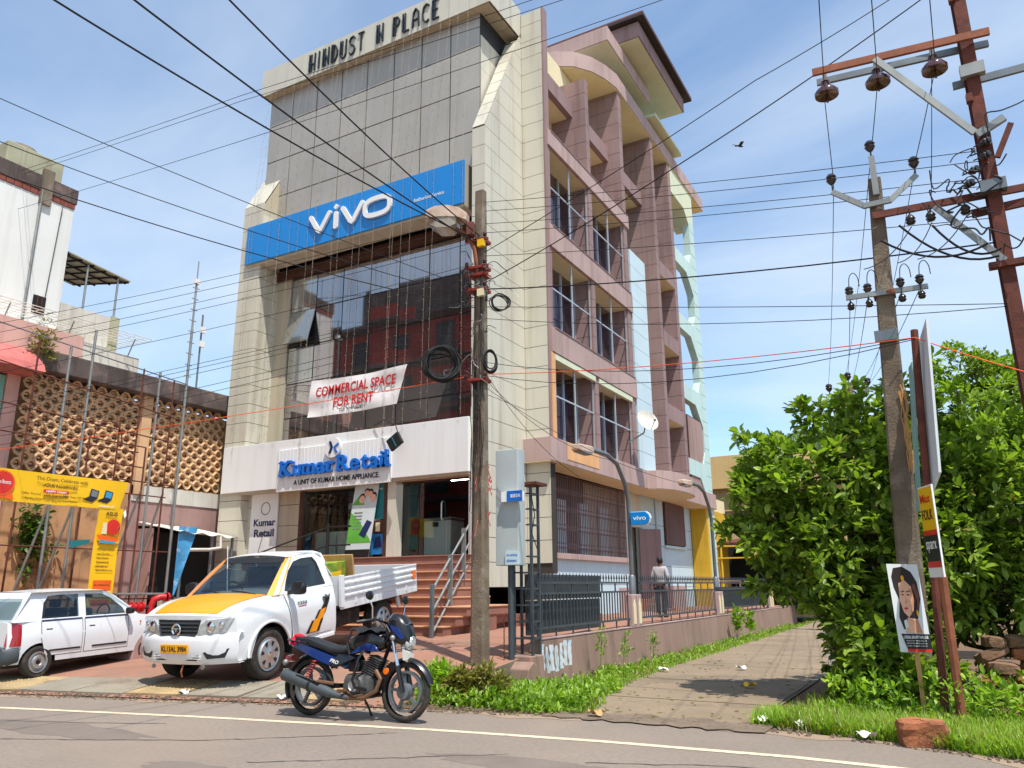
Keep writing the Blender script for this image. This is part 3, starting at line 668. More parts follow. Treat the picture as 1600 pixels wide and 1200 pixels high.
# ---- shop front, landing, stairs
FZ = 2.35
MB().box(-19.0, -10.4, 17.05, 24, FZ-.25, FZ).build('shop_floor', 'step_red', B)
MB().box(-17.0, -10.8, 16.62, 17.05, FZ-.25, FZ+.001).build('landing', 'step_red', B)
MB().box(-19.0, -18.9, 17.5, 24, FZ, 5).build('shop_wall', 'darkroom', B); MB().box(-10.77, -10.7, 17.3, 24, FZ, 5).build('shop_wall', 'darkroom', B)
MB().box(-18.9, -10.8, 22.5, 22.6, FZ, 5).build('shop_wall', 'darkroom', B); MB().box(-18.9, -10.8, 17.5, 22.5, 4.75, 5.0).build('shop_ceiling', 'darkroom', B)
MB().box(-17.0, -13.5, 17.36, 17.5, 4.42, 4.75).build('transom', 'wood_dark', B); MB().box(-13.2, -10.8, 17.30, 17.45, 4.36, 4.6).build('transom', 'wood_dark', B)
MB().box(-17.02, -16.9, 17.3, 17.5, FZ, 4.45).build('jamb', 'wood_dark', B)
MB().box(-13.62, -13.5, 17.05, 17.3, FZ, 4.42).build('jamb', 'wood_dark', B); MB().box(-13.48, -13.2, 17.03, 17.35, FZ, 4.42).build('jamb', 'acp', B); MB().box(-10.88, -10.77, 17.1, 17.4, FZ, 4.5).build('jamb', 'white', B)
for a, b in ((-16.9, -15.3), (-15.28, -13.62)): MB().box(a, b, 17.40, 17.412, FZ+.02, 4.42).build('shop_window', 'shop_glass', B)
for a, b in ((-13.18, -12.65), (-12.63, -11.75), (-11.73, -10.9)): MB().box(a, b, 17.36, 17.372, FZ+.01, 4.36).build('glass_door', 'shop_glass', B)
MB().tube([(-11.85, 17.33, 3.3), (-11.85, 17.28, 3.35), (-11.85, 17.28, 3.75), (-11.85, 17.33, 3.8)], .02, 6).build('door_handle', 'alu', B)
st = thing('entrance_steps', 'broad terracotta entrance steps with pale rounded nosings', 'steps', (-13, 15.5, .5))
for k in range(9):
    z1 = .55+.2*(k+1); y0 = 14.35+.27*k; xr = -9.57 if k < 3 else min(-9.57, -9.57-.0*k)
    xr = [-9.75, -9.62, -9.50, -10.2, -10.3, -10.36, -10.40, -10.42, -10.45][k]
    o = MB().box(-17.0, xr, y0, 17.04, z1-.2, z1-.035).build('riser', 'step_red', st)
    MB().box(-17.0, xr+.02, y0-.03, 17.045, z1-.035, z1).build('tread', 'step_nose' if k < 7 else 'step_red', st, bevel=.012)
MB().box(-10.2, -9.52, 15.2, 16.2, .45, 1.14).build('stair_cheek', 'step_red', st)
hr = thing('handrail', 'grey steel handrail with three sloping pipes rising up the right of the steps', 'handrail', (-9.9, 14.5, .55))
pa = [(-9.88, 14.12, .5), (-10.12, 15.15, 1.2), (-10.36, 16.1, 1.9)]
hts = [1.62, 1.0+1.35, 1.0+2.0]
MB().box(-9.93, -9.85, 14.08, 14.16, .5, 1.63).build('post', 'steel_grey', hr, bevel=.01)
MB().box(-10.18, -10.06, 15.13, 15.16, 1.1, 2.28).build('post', 'galv', hr); MB().box(-10.42, -10.30, 16.06, 16.09, 1.75, 2.95).build('post', 'galv', hr)
for dz in (0, -.46, -.92):
    MB().tube([(-9.88, 14.12, 1.52+dz), (-10.45, 16.45, 3.05+dz)], .026, 8).build('rail_pipe', 'galv', hr, smooth=40)
hr2 = thing('handrail', 'black pipe handrail in front of the left shop window', 'handrail', (-15.5, 16.2, 1.5))
MB().tube([(-15.1, 16.5, 2.2), (-15.1, 16.5, 3.3)], .045, 8).build('post', 'black', hr2)
for dz in (0, -.5): MB().tube([(-14.3, 16.52, 3.2+dz), (-15.1, 16.5, 3.2+dz), (-16.8, 15.6, 2.5+dz)], .022, 6).build('rail_pipe', 'black', hr2)
# under-building void and plinth
MB().box(-18.9, -10.4, 20.5, 20.6, .3, 2.1).build('basement_wall', 'darkroom', B)  # near-black sheet, so the shade of the void is in its colour
MB().box(-10.32, -9.6, 19.36, 19.45, 1.1, 1.95).build('basement_wall', 'white_dirty', B)
pl = MB()
for k, (a, b) in enumerate(((-10.05, -9.5), (-9.48, -8.9), (-8.88, -8.3), (-8.28, -7.7))):
    piece('plinth_block', 'step_red', B, a, b, 17.0+.25*k, 17.35+.25*k, .45, .92)

# ---- side facade
XS = -9.53
def fin(y0, y1, z0, z1, x0=-10.9, x1=XS, step=.66, mt='brownpink'):
    MB().box(x0, x1-.012, y0+.012, y1-.012, z0, z1).build('fin_core', 'joint', B)
    z = z0
    while z < z1-.05:
        zb = min(z+step, z1); piece('fin_block', mt, B, x0, x1, y0, y1, z+.008, zb-.008); z = zb
fin(22.6, 22.9, 4.95, 19.4); fin(25.95, 26.3, 4.95, 20.93); fin(29.8, 30.15, 4.95, 20.93); fin(32.2, 32.6, 4.95, 20.85)
fin(19.42, 19.62, 5.62, 20.0, -10.3, -9.535)
for z0, z1 in ((8.2, 8.96), (11.55, 12.28), (15.0, 15.55)):
    MB().box(-10.9, XS+.05, 19.45, 26.42, z0, z1).build('floor_band', 'pinkband', B, bevel=.01)
    MB().box(-10.88, -9.6, 19.62, 25.95, z0-.012, z0-.002).build('soffit', 'cream', B)
    MB().box(-10.2, XS+.07, 19.62, 26.3, z1, z1+.03).build('sill', 'brownpink', B)
for y0, y1, m_ in ((19.62, 22.6, 0), (22.9, 25.95, 1)):
    for fl_, (z0, z1) in enumerate(((5.62, 8.18), (8.96, 11.53), (12.28, 14.98))):
        w = MB().box(-10.24, -10.22, y0, y1, z0, z1).build('back_glazing', 'win_glass', B)
        # curtains
        def cur(u, v, y0=y0, y1=y1, z0=z0, z1=z1, s=rnd.random()*6): return (-10.36+.05*math.sin(u*70+s), y0+.1+(y1-y0-.2)*u*.86, z0+.05+(z1-z0-.35)*v)
        MB().grid(cur, 60, 1).build('curtain', 'curtain', B, smooth=60)
        ym = y0+(y1-y0)*.52; zm = z0+(z1-z0)*.52
        for ya, yb_ in ((y0, y0+.05), (y1-.05, y1), (ym-.025, ym+.025)): bp('outer_frame', 'alu', -9.64, -9.60, ya, yb_, z0+.04, z1)
        MB().box(-9.645, -9.605, y0+.05, y1-.05, zm-.02, zm+.02).build('outer_transom', 'alu', B)
        for q in (0, .75, 1.9, y1-y0-.06): bp('window_frame', 'alu', -10.22, -10.16, y0+q, y0+q+.06, z0, z1)
        if fl_ == 0: MB().box(-9.62, -9.50, y0, y1, z1-.18, z1).build('shutter_box', 'cream_green', B)
# first-floor band and bulging balcony slab
pts = [(-10.34, 19.1), (-9.42, 19.05), (-9.42, 26.9)]
for k in range(13):
    t = math.pi*k/12; pts.append((-9.42+.85*math.sin(t)**.8, 29.05-2.1*math.cos(t)))
pts += [(-9.42, 31.6), (-9.42, 36.2), (-10.34, 36.2)]
MB().prism(pts, 'z', 4.95, 5.62).build('floor_band', 'pinkband', B, bevel=.01)
MB().prism([(x+(.02 if x < -10 else -.03), y) for x, y in pts], 'z', 4.935, 4.948).build('soffit', 'cream', B)
MB().box(-9.425, -9.408, 20.1, 22.4, 5.1, 5.60).build('worn_orange_patch', 'orange_wall', B)
MB().box(-9.56, -9.50, 19.40, 19.62, 5.63, 8.18).build('worn_orange_patch', 'orange_wall', B)
# pale blue infill panel
for i in range(13):
    z0 = 5.64+.66*i; bp('blue_panel', 'paleblue', -9.72, -9.52, 26.46, 28.15, z0+.008, min(z0+.652, 14.25))
MB().box(-9.73, -9.55, 26.47, 28.14, 5.62, 14.2).build('blue_panel_core', 'joint', B)
# recess back walls
MB().box(-10.93, -10.88, 26.3, 29.8, 5.6, 20.9).build('back_wall', 'cream_green', B); MB().box(-10.93, -10.88, 30.15, 32.2, 5.6, 20.9).build('back_wall', 'cream_green', B)
MB().box(-10.93, -10.88, 19.6, 26.0, 15.5, 20.9).build('back_wall', 'cream', B)
for y0, y1, z0, z1 in ((19.7, 21.6, 15.6, 17.4), (23.2, 24.6, 16, 18.3), (27, 28.6, 16, 18.2), (30.4, 31.9, 12.4, 14), (30.4, 31.9, 9, 10.8), (30.4, 31.9, 16, 18.2)):
    o = MB().box(-10.88, -10.84, y0, y1, z0, z1).build('window_frame', 'alu', B); MB().box(-10.838, -10.832, y0+.06, y1-.06, z0+.06, z1-.06).build('window_pane', 'mirror_glass', o)
for y0, y1, z0 in ((19.62, 22.6, 17.95), (22.9, 25.95, 17.9), (26.3, 29.8, 17.7)):
    MB().box(-10.88, -10.05, y0, y1, z0, z0+.1).build('soffit', 'cream', B); MB().box(-10.25, -10.04, y0, y1, z0-.005, z0+.62).build('recessed_beam', 'brownpink', B)
for z0 in (8.17, 11.35, 14.5):
    MB().box(-10.85, XS+.01, 30.15, 32.2, z0, z0+.64).build('floor_band', 'brownpink', B); MB().box(-10.85, XS, 30.16, 32.19, z0-.012, z0-.002).build('soffit', 'cream', B)
# cornice, arc slab and roofs
arc = [(-13.5, 23.15), (-11.5, 23.2), (-11.05, 23.33), (-10.4, 23.72), (-9.92, 24.36), (-9.65, 25.04), (-9.47, 25.8)]
MB().prism(arc+[(-9.47, 38.1), (-13.5, 38.1)], 'z', 20.96, 21.62).build('cornice', 'pinkband', B, smooth=30)
MB().prism([(a-.03, b+.03) for a, b in arc]+[(-9.5, 38.05), (-13.4, 38.05)], 'z', 20.93, 20.955).build('cornice_soffit', 'cream', B)
MB().box(-12, -9.9, 26.5, 33.4, 21.62, 21.66).build('roof_slab', 'concrete_old', B)
MB().box(-14, -9.38, 24.78, 29.68, 22.5, 23.15).build('roof_fascia', 'pinkband', B, bevel=.01); MB().box(-13.9, -9.42, 24.82, 29.64, 22.475, 22.497).build('roof_soffit', 'cream_green', B)
MB().box(-14, -9.15, 29.7, 33.6, 21.85, 21.98).build('roof_fascia', 'cream_green', B)
MB().box(-14, -10.7, 25.4, 33.2, 21.62, 23.6).build('penthouse', 'mint', B)
for y in (29.0, 31.2): MB().box(-10.71, -10.68, y, y+.6, 22.3, 23.2).build('penthouse_window', 'black', B)
MB().box(-15.5, -8.6, 26.35, 32.5, 23.45, 24.15).build('roof_fascia', 'brownpink', B); MB().box(-15.4, -8.66, 26.41, 32.44, 23.42, 23.445).build('roof_soffit', 'cream_green', B)
ev = [(-15.8, 26.1), (-8.3, 26.1), (-8.3, 32.9), (-15.8, 32.9)]
rf = MB().add([(x, y, 24.2) for x, y in ev]+[(x, y, 24.32) for x, y in ev]+[(-13.0, 29.5, 26.6), (-11.1, 29.5, 26.6)], [(3, 2, 1, 0), (0, 1, 5, 4), (1, 2, 6, 5), (2, 3, 7, 6), (3, 0, 4, 7)]).build('tile_roof', 'roof_edge', B)
# tile courses as stepped strips
for (p, q, a, b) in (((-15.8, 26.1), (-8.3, 26.1), (-13.0, 29.5), (-11.1, 29.5)), ((-8.3, 26.1), (-8.3, 32.9), (-11.1, 29.5), (-11.1, 29.5)), ((-8.3, 32.9), (-15.8, 32.9), (-11.1, 29.5), (-13.0, 29.5)), ((-15.8, 32.9), (-15.8, 26.1), (-13.0, 29.5), (-13.0, 29.5))):
    for i in range(14):
        t0, t1 = i/14, (i+1)/14
        def P(t, s, dz): return (p[0]+(a[0]-p[0])*t if s == 0 else q[0]+(b[0]-q[0])*t, p[1]+(a[1]-p[1])*t if s == 0 else q[1]+(b[1]-q[1])*t, 24.32+2.28*t+dz)
        MB().add([P(t0, 0, .07), P(t0, 1, .07), P(t1, 1, .02), P(t1, 0, .02), P(t0, 0, 0), P(t0, 1, 0)], [(0, 1, 2, 3), (4, 5, 1, 0)]).build('tile_course', 'tile_roof', rf)
# mint stair frame at the far end
def chamfer_opening(y0, y1, z0, z1, c): return [(y0, z0), (y1, z0), (y1, z1-c), (y1-c, z1), (y0, z1)]
MB().box(-9.86, XS, 35.3, 36.1, .55, 19.3).build('stair_post', 'mint', B)
for i in range(28): bp('post_joint', 'joint', -9.8, XS+.003, 35.31, 36.09, 1.2+.65*i, 1.212+.65*i)
for z0 in (6.2, 9.55, 12.85, 16.1):
    MB().prism([(32.6, z0), (34.3, z0), (35.3, z0-.9), (35.3, z0+1.3), (34.9, z0+.7), (32.6, z0+.7)], 'x', -9.85, XS-.003).build('stair_beam', 'mint', B)
MB().prism([(32.6, 19.6), (34.6, 19.6), (35.3, 19.0), (36.1, 19.0), (36.1, 20.93), (32.6, 20.93)], 'x', -10.4, XS-.003).build('stair_beam', 'cream_green', B)
for i, z0 in enumerate((5.6, 7.25, 8.9, 10.55, 12.2, 13.85, 15.5)):
    a, b = ((33.0, 35.2) if i % 2 == 0 else (35.2, 33.0)); x0, x1 = ((-11.4, -10.4) if i % 2 == 0 else (-12.6, -11.6))
    m = MB()
    for k in range(8):
        y = a+(b-a)*k/8; m.box(x0, x1, min(y, y+(b-a)/8), max(y, y+(b-a)/8), z0+k*.206-.15, z0+k*.206+.05)
    m.build('stair_flight', 'concrete_old', B)
    MB().tube([(x1, a, z0+.95), (x1, b, z0+2.6)], .025, 6).tube([(x1, a, z0+.6), (x1, b, z0+2.25)], .02, 6).build('stair_rail', 'white', B)
# lower end: rolling grille and yellow wall
MB().box(-9.9, -9.6, 33.0, 35.3, 5.64, 8.9).build('grille_screen', 'wood_dark', B)
for i in range(16): bp('screen_slat', 'pinkband', -9.6, -9.57, 33.06+.14*i, 33.12+.14*i, 5.7, 8.85)
MB().box(-10.33, -9.6, 35.0, 38.4, .6, 4.9).build('yellow_wall', 'yellow_paint' if 'yellow_paint' in MATS else mat('yellow_paint', (206, 164, 40), .8, var=.1, streak=.3), B)
MB().box(-10.33, -9.62, 35.0, 38.4, 4.9, 5.5).build('yellow_wall_band', 'cream', B)
# ground-floor side wall
GXW = -10.36
m = MB().box(GXW-.25, GXW, 19.62, 19.85, .55, 4.95).build('ground_wall', 'white_dirty', B)
m = MB().box(GXW-.25, GXW, 19.85, 26.95, .55, 2.35).build('ground_wall', 'paleblue', B)
bp('dado_line', 'joint', GXW, GXW+.003, 19.85, 26.9, 1.6, 1.612)
MB().box(GXW-.2, GXW+.14, 19.8, 27.0, 2.35, 2.52).build('grille_ledge', 'pinkband', B, bevel=.01)
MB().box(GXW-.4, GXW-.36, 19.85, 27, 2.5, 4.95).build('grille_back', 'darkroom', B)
gr = []
BARG = MB().box(-.012, .012, -.014, .014, 2.52, 4.9).mesh('grille_bar', 'brownpink')
for i in range(54): inst(BARG, 'grille_bar', B, (GXW+.02, 19.9+i*.131, 0))
for z in (2.75, 3.3, 3.85, 4.4):
    m = MB()
    for i in range(53):
        y = 19.9+i*.131; m.bar((GXW+.04, y, z-.09), (GXW+.04, y+.131, z+.09), .006, .016); m.bar((GXW+.048, y, z+.09), (GXW+.048, y+.131, z-.09), .006, .016)
    m.build('grille_lattice', 'brownpink', B)
for y in (21.7, 23.4, 25.1): bp('window_frame', 'paleblue', GXW-.3, GXW-.22, y, y+.7, 2.55, 4.2)
# door bay
MB().box(GXW-.25, GXW, 26.95, 27.45, .55, 4.95).build('ground_wall', 'white_dirty', B)
MB().box(GXW-.9, GXW-.8, 27.45, 28.6, .55, 3.7).build('doorway', 'wood_dark', B)
MB().obox((GXW+.25, 28.75, 2.15), .06, .95, 3.0, Matrix.Rotation(R(-38), 3, 'Z')).build('door_leaf', 'brownpink', B)
MB().box(GXW-.25, GXW, 27.45, 28.6, 3.7, 4.95).build('ground_wall', 'white_dirty', B)
MB().box(GXW-.25, GXW, 28.6, 36.2, .55, 4.95).build('ground_wall', 'paleblue', B)
for z in (1.5, 2.3, 3.1, 3.9): bp('dado_line', 'joint', GXW, GXW+.003, 28.9, 36.1, z, z+.014)
MB().tube([(GXW+.05, 30.2, .6), (GXW+.05, 30.2, 4.93)], .05, 8).build('downpipe', 'paleblue', B, smooth=40)
o = MB().box(GXW, GXW+.05, 31.2, 33.8, 3.15, 4.92).build('window_frame', 'wood_dark', B)
for i in range(26): inst(MB().box(-.012, .012, -.012, .012, 3.2, 4.9).mesh('grille_bar', 'brownpink') if i == 0 else o.children[0].data, 'grille_bar', o, (GXW+.10, 31.28+i*.1, 0))
for z in (3.4, 3.9, 4.4): bp('grille_flat', 'brownpink', GXW+.08, GXW+.085, 31.2, 33.8, z, z+.05)
MB().box(GXW, GXW+.12, 31.1, 33.9, 3.05, 3.15).build('window_sill', 'mint', B)
for k in range(3): MB().box(GXW, GXW+.9-.28*k, 27.3, 29.4, .55+.18*k, .73+.18*k).build('side_step', 'step_red', B)
bp('pink_dado', 'pinkband', GXW, GXW+.02, 26.0, 26.9, .6, 1.5); bp('pink_dado', 'pinkband', GXW, GXW+.02, 29.6, 33.6, .6, 1.55)
# ---------------------------------------------------------------- neighbouring pierced-block building on the left
mat('peach', (208, 170, 130), .9, var=.18, sc=1.2, streak=.75, scol=(112, 84, 66), bump=.2, bsc=30)
mat('stain_wall', (186, 142, 102), .92, var=.25, sc=.7, streak=.9, scol=(62, 48, 40), patch=.8, pcol=(84, 66, 52), psc=.9, bump=.3, bsc=30)
mat('mauve_wall', (164, 130, 124), .9, var=.12, sc=.8, streak=.4, scol=(100, 80, 76), bump=.2)
mat('slab_black', (92, 80, 76), .95, var=.3, sc=1.5, streak=.8, scol=(40, 36, 34), patch=.5, pcol=(140, 118, 108), psc=1.5, bump=.4, bsc=25)
mat('teal_board', (120, 178, 164), .8, var=.06)
mat('pink_wall', (208, 164, 152), .9, var=.08, streak=.4, scol=(140, 108, 98))
mat('pink_tile', (190, 104, 98), .8, var=.2, sc=3, streak=.5, scol=(110, 60, 56))
mat('white_wall', (224, 226, 222), .85, var=.04, sc=.6, streak=.3, scol=(176, 168, 152))
mat('brick_red', (134, 72, 60), .9, var=.3, sc=8, bump=.4)
mat('tank_plaster', (168, 166, 140), .9, var=.15, streak=.7, scol=(120, 96, 66))
mat('tin', (170, 164, 140), .7, metal=.2, var=.15, streak=.3, scol=(120, 104, 80))
J = thing('pierced_block_building', 'old building with a cream pierced-block screen above a stained orange wall', 'building', (-21.5, 14, .4))
XJ = -21.0
MB().box(-27, XJ-.45, 8, 19, .2, 7.2).build('core', 'peach', J)
MB().box(XJ-.44, XJ-.06, 10.95, 18.4, 4.3, 4.62).build('ledge', 'peach', J); MB().box(XJ-.1, XJ+.05, 14.5, 18, 4.12, 4.58).build('ledge', 'white_dirty', J)
MB().box(XJ-.6, XJ+.35, 11.0, 18.5, 7.28, 7.86).build('roof_slab', 'slab_black', J, bevel=.03)
MB().box(XJ-.45, XJ, 10.9, 14.4, .2, 4.3).build('lower_wall', 'stain_wall', J); MB().box(XJ-.45, XJ+.02, 14.4, 18.4, .2, 4.12).build('lower_wall', 'mauve_wall', J)
MB().box(XJ-.15, XJ+.10, 14.5, 14.82, 4.3, 7.28).build('pilaster', 'peach', J)
bm_ = MB()
po = [(-.18, 0), (-.09, -.13), (0, -.172), (.09, -.13), (.18, 0), (.09, .13), (0, .172), (-.09, .13)]
pi_ = [(a*.64, b*.62) for a, b in po]
n8 = 8
vs_ = [(0, a, b) for a, b in po]+[(.02, a*.87, b*.86) for a, b in po]+[(.0, a, b) for a, b in pi_]+[(-.12, a*.98, b*.98) for a, b in pi_]
fs_ = []
for r_ in range(3):
    for i in range(8): fs_.append((r_*8+i, r_*8+(i+1) % 8, (r_+1)*8+(i+1) % 8, (r_+1)*8+i))
bm_.add(vs_, fs_)
cr = [(.062*math.cos(t), .062*math.sin(t)) for t in [R(40+28*i) for i in range(11)]]
for (a, b), (c, d) in zip(cr, cr[1:]): bm_.bar((-.06, a-.02, b-.01), (-.06, c-.02, d-.01), .04, .036, (1, 0, 0))
jm = bm_.mesh('pierced_block', 'peach')
r_ = 0; z = 4.78
while z < 7.2:
    y = 11.15+(.19 if r_ % 2 else 0)
    while y < 17.7:
        if not 14.42 < y < 14.9: inst(jm, 'pierced_block', J, (XJ-.02, y, z), (0, 0, 0))
        y += .375
    z += .182; r_ += 1
# small roof antenna mast and left shop block
TL = thing('teal_shop_building', 'shop block with teal boarded front and faded pink tiled canopy', 'building', (-22, 9, .3))
MB().box(-27, XJ-.02, 5.5, 10.9, .2, 7.0).build('core', 'pink_wall', TL)
MB().box(XJ-.03, XJ+.06, 10.55, 10.88, .2, 7.05).build('pilaster', 'pink_wall', TL)
MB().box(XJ-.02, XJ+.02, 6, 10.53, 3.2, 7.0).build('teal_board', 'teal_board', TL)
MB().prism([(XJ-.1, 7.05), (XJ+1.0, 7.05), (XJ+.9, 7.25), (XJ+.25, 7.75), (XJ-.1, 7.75)], 'y', 5.5, 10.98).build('canopy', 'pink_tile', TL)
MB().box(-27, XJ+.1, 5.5, 12.4, 7.76, 8.55).build('upper_wall', 'pink_wall', TL)
# white tall house behind
H = thing('white_house', 'tall plain white house with a stained parapet and rooftop water tank', 'building', (-27, 10, 7))
MB().box(-34, -24, 9.9, 13.3, 6, 13.75).build('wall', 'white_wall', H)
MB().box(-34.1, -23.95, 9.8, 13.35, 13.95, 14.45).build('parapet', 'slab_black', H)
for k in range(14): piece('brick', 'brick_red', H, -24.02, -23.97, 9.9+.245*k, 10.125+.245*k, 13.76, 13.94)
MB().box(-24.02, -23.9, 12.15, 12.5, 13.5, 14.7).build('parapet_post', 'concrete_old', H)
MB().box(-23.99, -23.985, 12.45, 12.85, 9.9, 10.5).build('window_opening', 'black', H)
for y in (12.58, 12.72): piece('window_bar', 'wood_dark', H, -23.98, -23.96, y-.02, y+.02, 9.9, 10.5)
MB().tube([(-23.93, 12.2, 9), (-23.93, 12.2, 14)], .04, 6).build('drain_pipe', 'galv', H); MB().tube([(-23.93, 12.75, 9.9), (-23.94, 12.9, 13.7)], .012, 5).build('cable', 'black', H)
tkk = thing('rooftop_tank', 'square rust-streaked rooftop water tank with a dark round lid', 'tank', (-25, 12.2, 14.4))
MB().box(-26.3, -24.6, 11.3, 13.1, 13.9, 15.5).build('tank_body', 'tank_plaster', tkk, bevel=.03); MB().lathe([(.0001, .25), (.5, .2), (.6, 0)], (-25.3, 12.0, 15.5), 'z', 16).build('lid', 'concrete_old', tkk, smooth=40)
aw = thing('roof_awning', 'sloping sheet-metal awning on thin posts over the terrace beside the white house', 'awning', (-25, 14.5, 9.7))
MB().add([(-24.0, 13.35, 12.25), (-24.0, 15.6, 12.0), (-27.5, 15.6, 12.6), (-27.5, 13.35, 12.9), (-24.0, 13.35, 12.29), (-24.0, 15.6, 12.04), (-27.5, 15.6, 12.64), (-27.5, 13.35, 12.94)], [(0, 1, 2, 3), (7, 6, 5, 4), (0, 4, 5, 1), (1, 5, 6, 2), (2, 6, 7, 3)]).build('sheet', 'tin', aw)
for i in range(6): MB().bar((-24.05, 13.4+.43*i, 12.21-.047*i), (-27.4, 13.4+.43*i, 12.82-.047*i), .05, .05).build('rafter', 'black', aw)
for i in range(4): MB().bar((-24.2-.9*i, 13.4, 12.22+.15*i), (-24.2-.9*i, 15.55, 11.97+.15*i), .05, .05).build('purlin', 'black', aw)
for y in (14.1, 15.2): MB().tube([(-24.1, y, 9.9), (-24.1, y, 12.1)], .035, 6).build('post', 'galv', aw)
TR = thing('terrace_block', 'low white terrace block with weathered parapets below the awning', 'building', (-26, 14, 7))
MB().box(-30, -23.95, 13.32, 15.3, 7, 10.5).build('wall', 'white_dirty', TR); MB().box(-23.96, -23.9, 15.0, 15.32, 8.6, 10.55).build('pilaster', 'tank_plaster', TR)
MB().box(-28, -23.3, 7, 15.8, 8.56, 9.15).build('parapet', 'white_dirty', TR, bevel=.02); MB().box(-28, -23.1, 7, 16.0, 7.9, 8.56).build('ledge', 'tank_plaster', TR)
wm = thing('wire_mesh_canopy', 'flat white wire-mesh canopy frame above the terrace parapet', 'mesh canopy', (-23.5, 12, 9.6))
for i in range(9): MB().tube([(-22.6-.25*i, 7.5, 9.62), (-22.6-.25*i, 15.7, 9.68)], .012, 4).build('mesh_wire', 'white_dirty', wm)
for i in range(28): MB().tube([(-22.6, 7.6+.3*i, 9.64), (-24.6, 7.6+.3*i, 9.7)], .01, 4).build('mesh_wire', 'white_dirty', wm)
for y in (9.5, 11.3, 13.2, 15.3): MB().tube([(-23.2, y, 9.1), (-22.9, y, 9.64)], .02, 5).build('post', 'galv', wm)
# ---- hoarding frame of pipes
hf = thing('hoarding_frame', 'tall pipe frame for hoardings, grey poles and rusty rails before the pierced wall', 'frame', (-19.3, 12.5, .4))
def pole(y, z1, mt, r=.035, x=-19.3, z0=.35): MB().tube([(x, y, z0), (x, y, z1)], r, 7).build('pole', mt, hf, smooth=40)
for y, z in ((11.15, 7.66), (11.75, 8.3), (13.8, 7.62)): pole(y, z, 'galv')
pole(14.7, 9.2, 'galv', .04); MB().tube([(-19.3, 14.7, 9.2), (-19.3, 14.7, 10.7)], .03, 6).tube([(-19.3, 14.7, 10.7), (-19.3, 14.7, 11.4)], .018, 6).build('mast', 'galv', hf); MB().box(-19.36, -19.24, 14.62, 14.78, 10.65, 10.8).build('mast_box', 'white', hf)
for i in range(9): piece('mast_rung', 'galv', hf, -19.31, -19.29, 14.58, 14.82, 7.7+.35*i, 7.72+.35*i)
for y, z in ((10.35, 7.66), (13.28, 7.6), (14.28, 7.5), (11.95, 5.6), (12.75, 6.1), (13.6, 5.4)): pole(y, z, 'rust', .024)
for a, b, c, d in ((8.0, 7.9, 14.7, 7.45), (9, 5.95, 14.5, 5.65), (8, 7.05, 14.6, 6.35)): MB().tube([(-19.27, a, b), (-19.27, c, d)], .018, 5).build('rail', 'rust' if b < 7.5 else 'galv', hf)
for a, b, z in ((11.95, 13.6, 5.42), (11.95, 13.6, 4.85), (8, 13.4, 5.25), (9, 14.4, 4.1), (8.5, 14.7, 2.6), (12.6, 14.7, 4.45), (9, 14.7, 1.35)): MB().tube([(-19.32, a, z), (-19.32, b, z-.02)], .018, 5).build('rail', 'rust', hf)
MB().tube([(-19.25, 8.0, 1.5), (-19.25, 14.8, 1.45)], .03, 6).build('rail', 'galv', hf)
MB().tube([(-19.28, 12.45+.4*math.cos(R(a)), 5.42+.52*math.sin(R(a))) for a in range(0, 181, 15)], .02, 5).build('arch', 'rust', hf)
for y0, y1, x in ((11.5, 11.9, -20.4), (10.9, 11.3, -20.4), (13.2, 13.6, -20.4), (14.0, 14.3, -20.4)): MB().tube([(x, y0, .4), (-19.3, y1, 4.2)], .03, 6).build('stay', 'galv', hf)
am = thing('antenna_mast', 'slim dark antenna mast with two small white boxes on the roof slab', 'antenna', (-21.3, 16.6, 7.86))
MB().tube([(-21.3, 16.6, 7.86), (-21.3, 16.6, 10.6)], .03, 6).build('mast', 'steel_grey', am)
for z in (9.45, 9.95): MB().box(-21.27, -21.2, 16.52, 16.7, z, z+.2).build('radio_box', 'white', am)
# ---- festival hoarding
mat('yellow_vinyl', (238, 188, 14), .5, var=.05, sc=1.5); mat('orange_print', (232, 96, 24), .5); mat('red_print', (208, 44, 30), .5); mat('brown_print', (72, 50, 20), .6); mat('sky_print', (60, 150, 190), .5)
hb = thing('festival_hoarding', 'yellow festival offer hoarding hung on the pipe frame, long horizontal panel', 'hoarding', (-18.5, 11, 3.5))
def hbp(u, v): return (-18.5+.02*math.sin(u*9), 8.3+4.35*u-(.18*(1-v) if u > .98 else 0), 3.52+.02*u+.72*v)
MB().grid(hbp, 24, 3).build('panel', 'yellow_vinyl', hb, smooth=60)
XH = -18.47
def tx(s, y, z, w, h, mt, par, off=.0): return text(s, 'lettering', mt, par, (XH, y, z), (0, 1, 0), (0, 0, 1), width=w, height=h, depth=.003, off=off)
tx('This Onam, Celebrate with', 10.3, 4.06, 1.25, .1, 'brown_print', hb); tx('ASUS Notebooks.', 10.48, 3.92, .85, .085, 'brown_print', hb, .01)
MB().box(XH-.004, XH, 10.5, 11.1, 3.79, 3.87).build('ribbon', 'red_print', hb); text('HAPPY ONAM', 'lettering', 'white', hb, (XH+.004, 10.56, 3.80), (0, 1, 0), (0, 0, 1), width=.48, height=.055, depth=.003, off=.02)
tx('Offer Period : 12th Aug to 20th Sept 2019', 10.0, 3.70, 1.5, .07, 'brown_print', hb); tx('https://www.asuspromo.in/home', 10.1, 3.60, 1.25, .065, 'brown_print', hb)
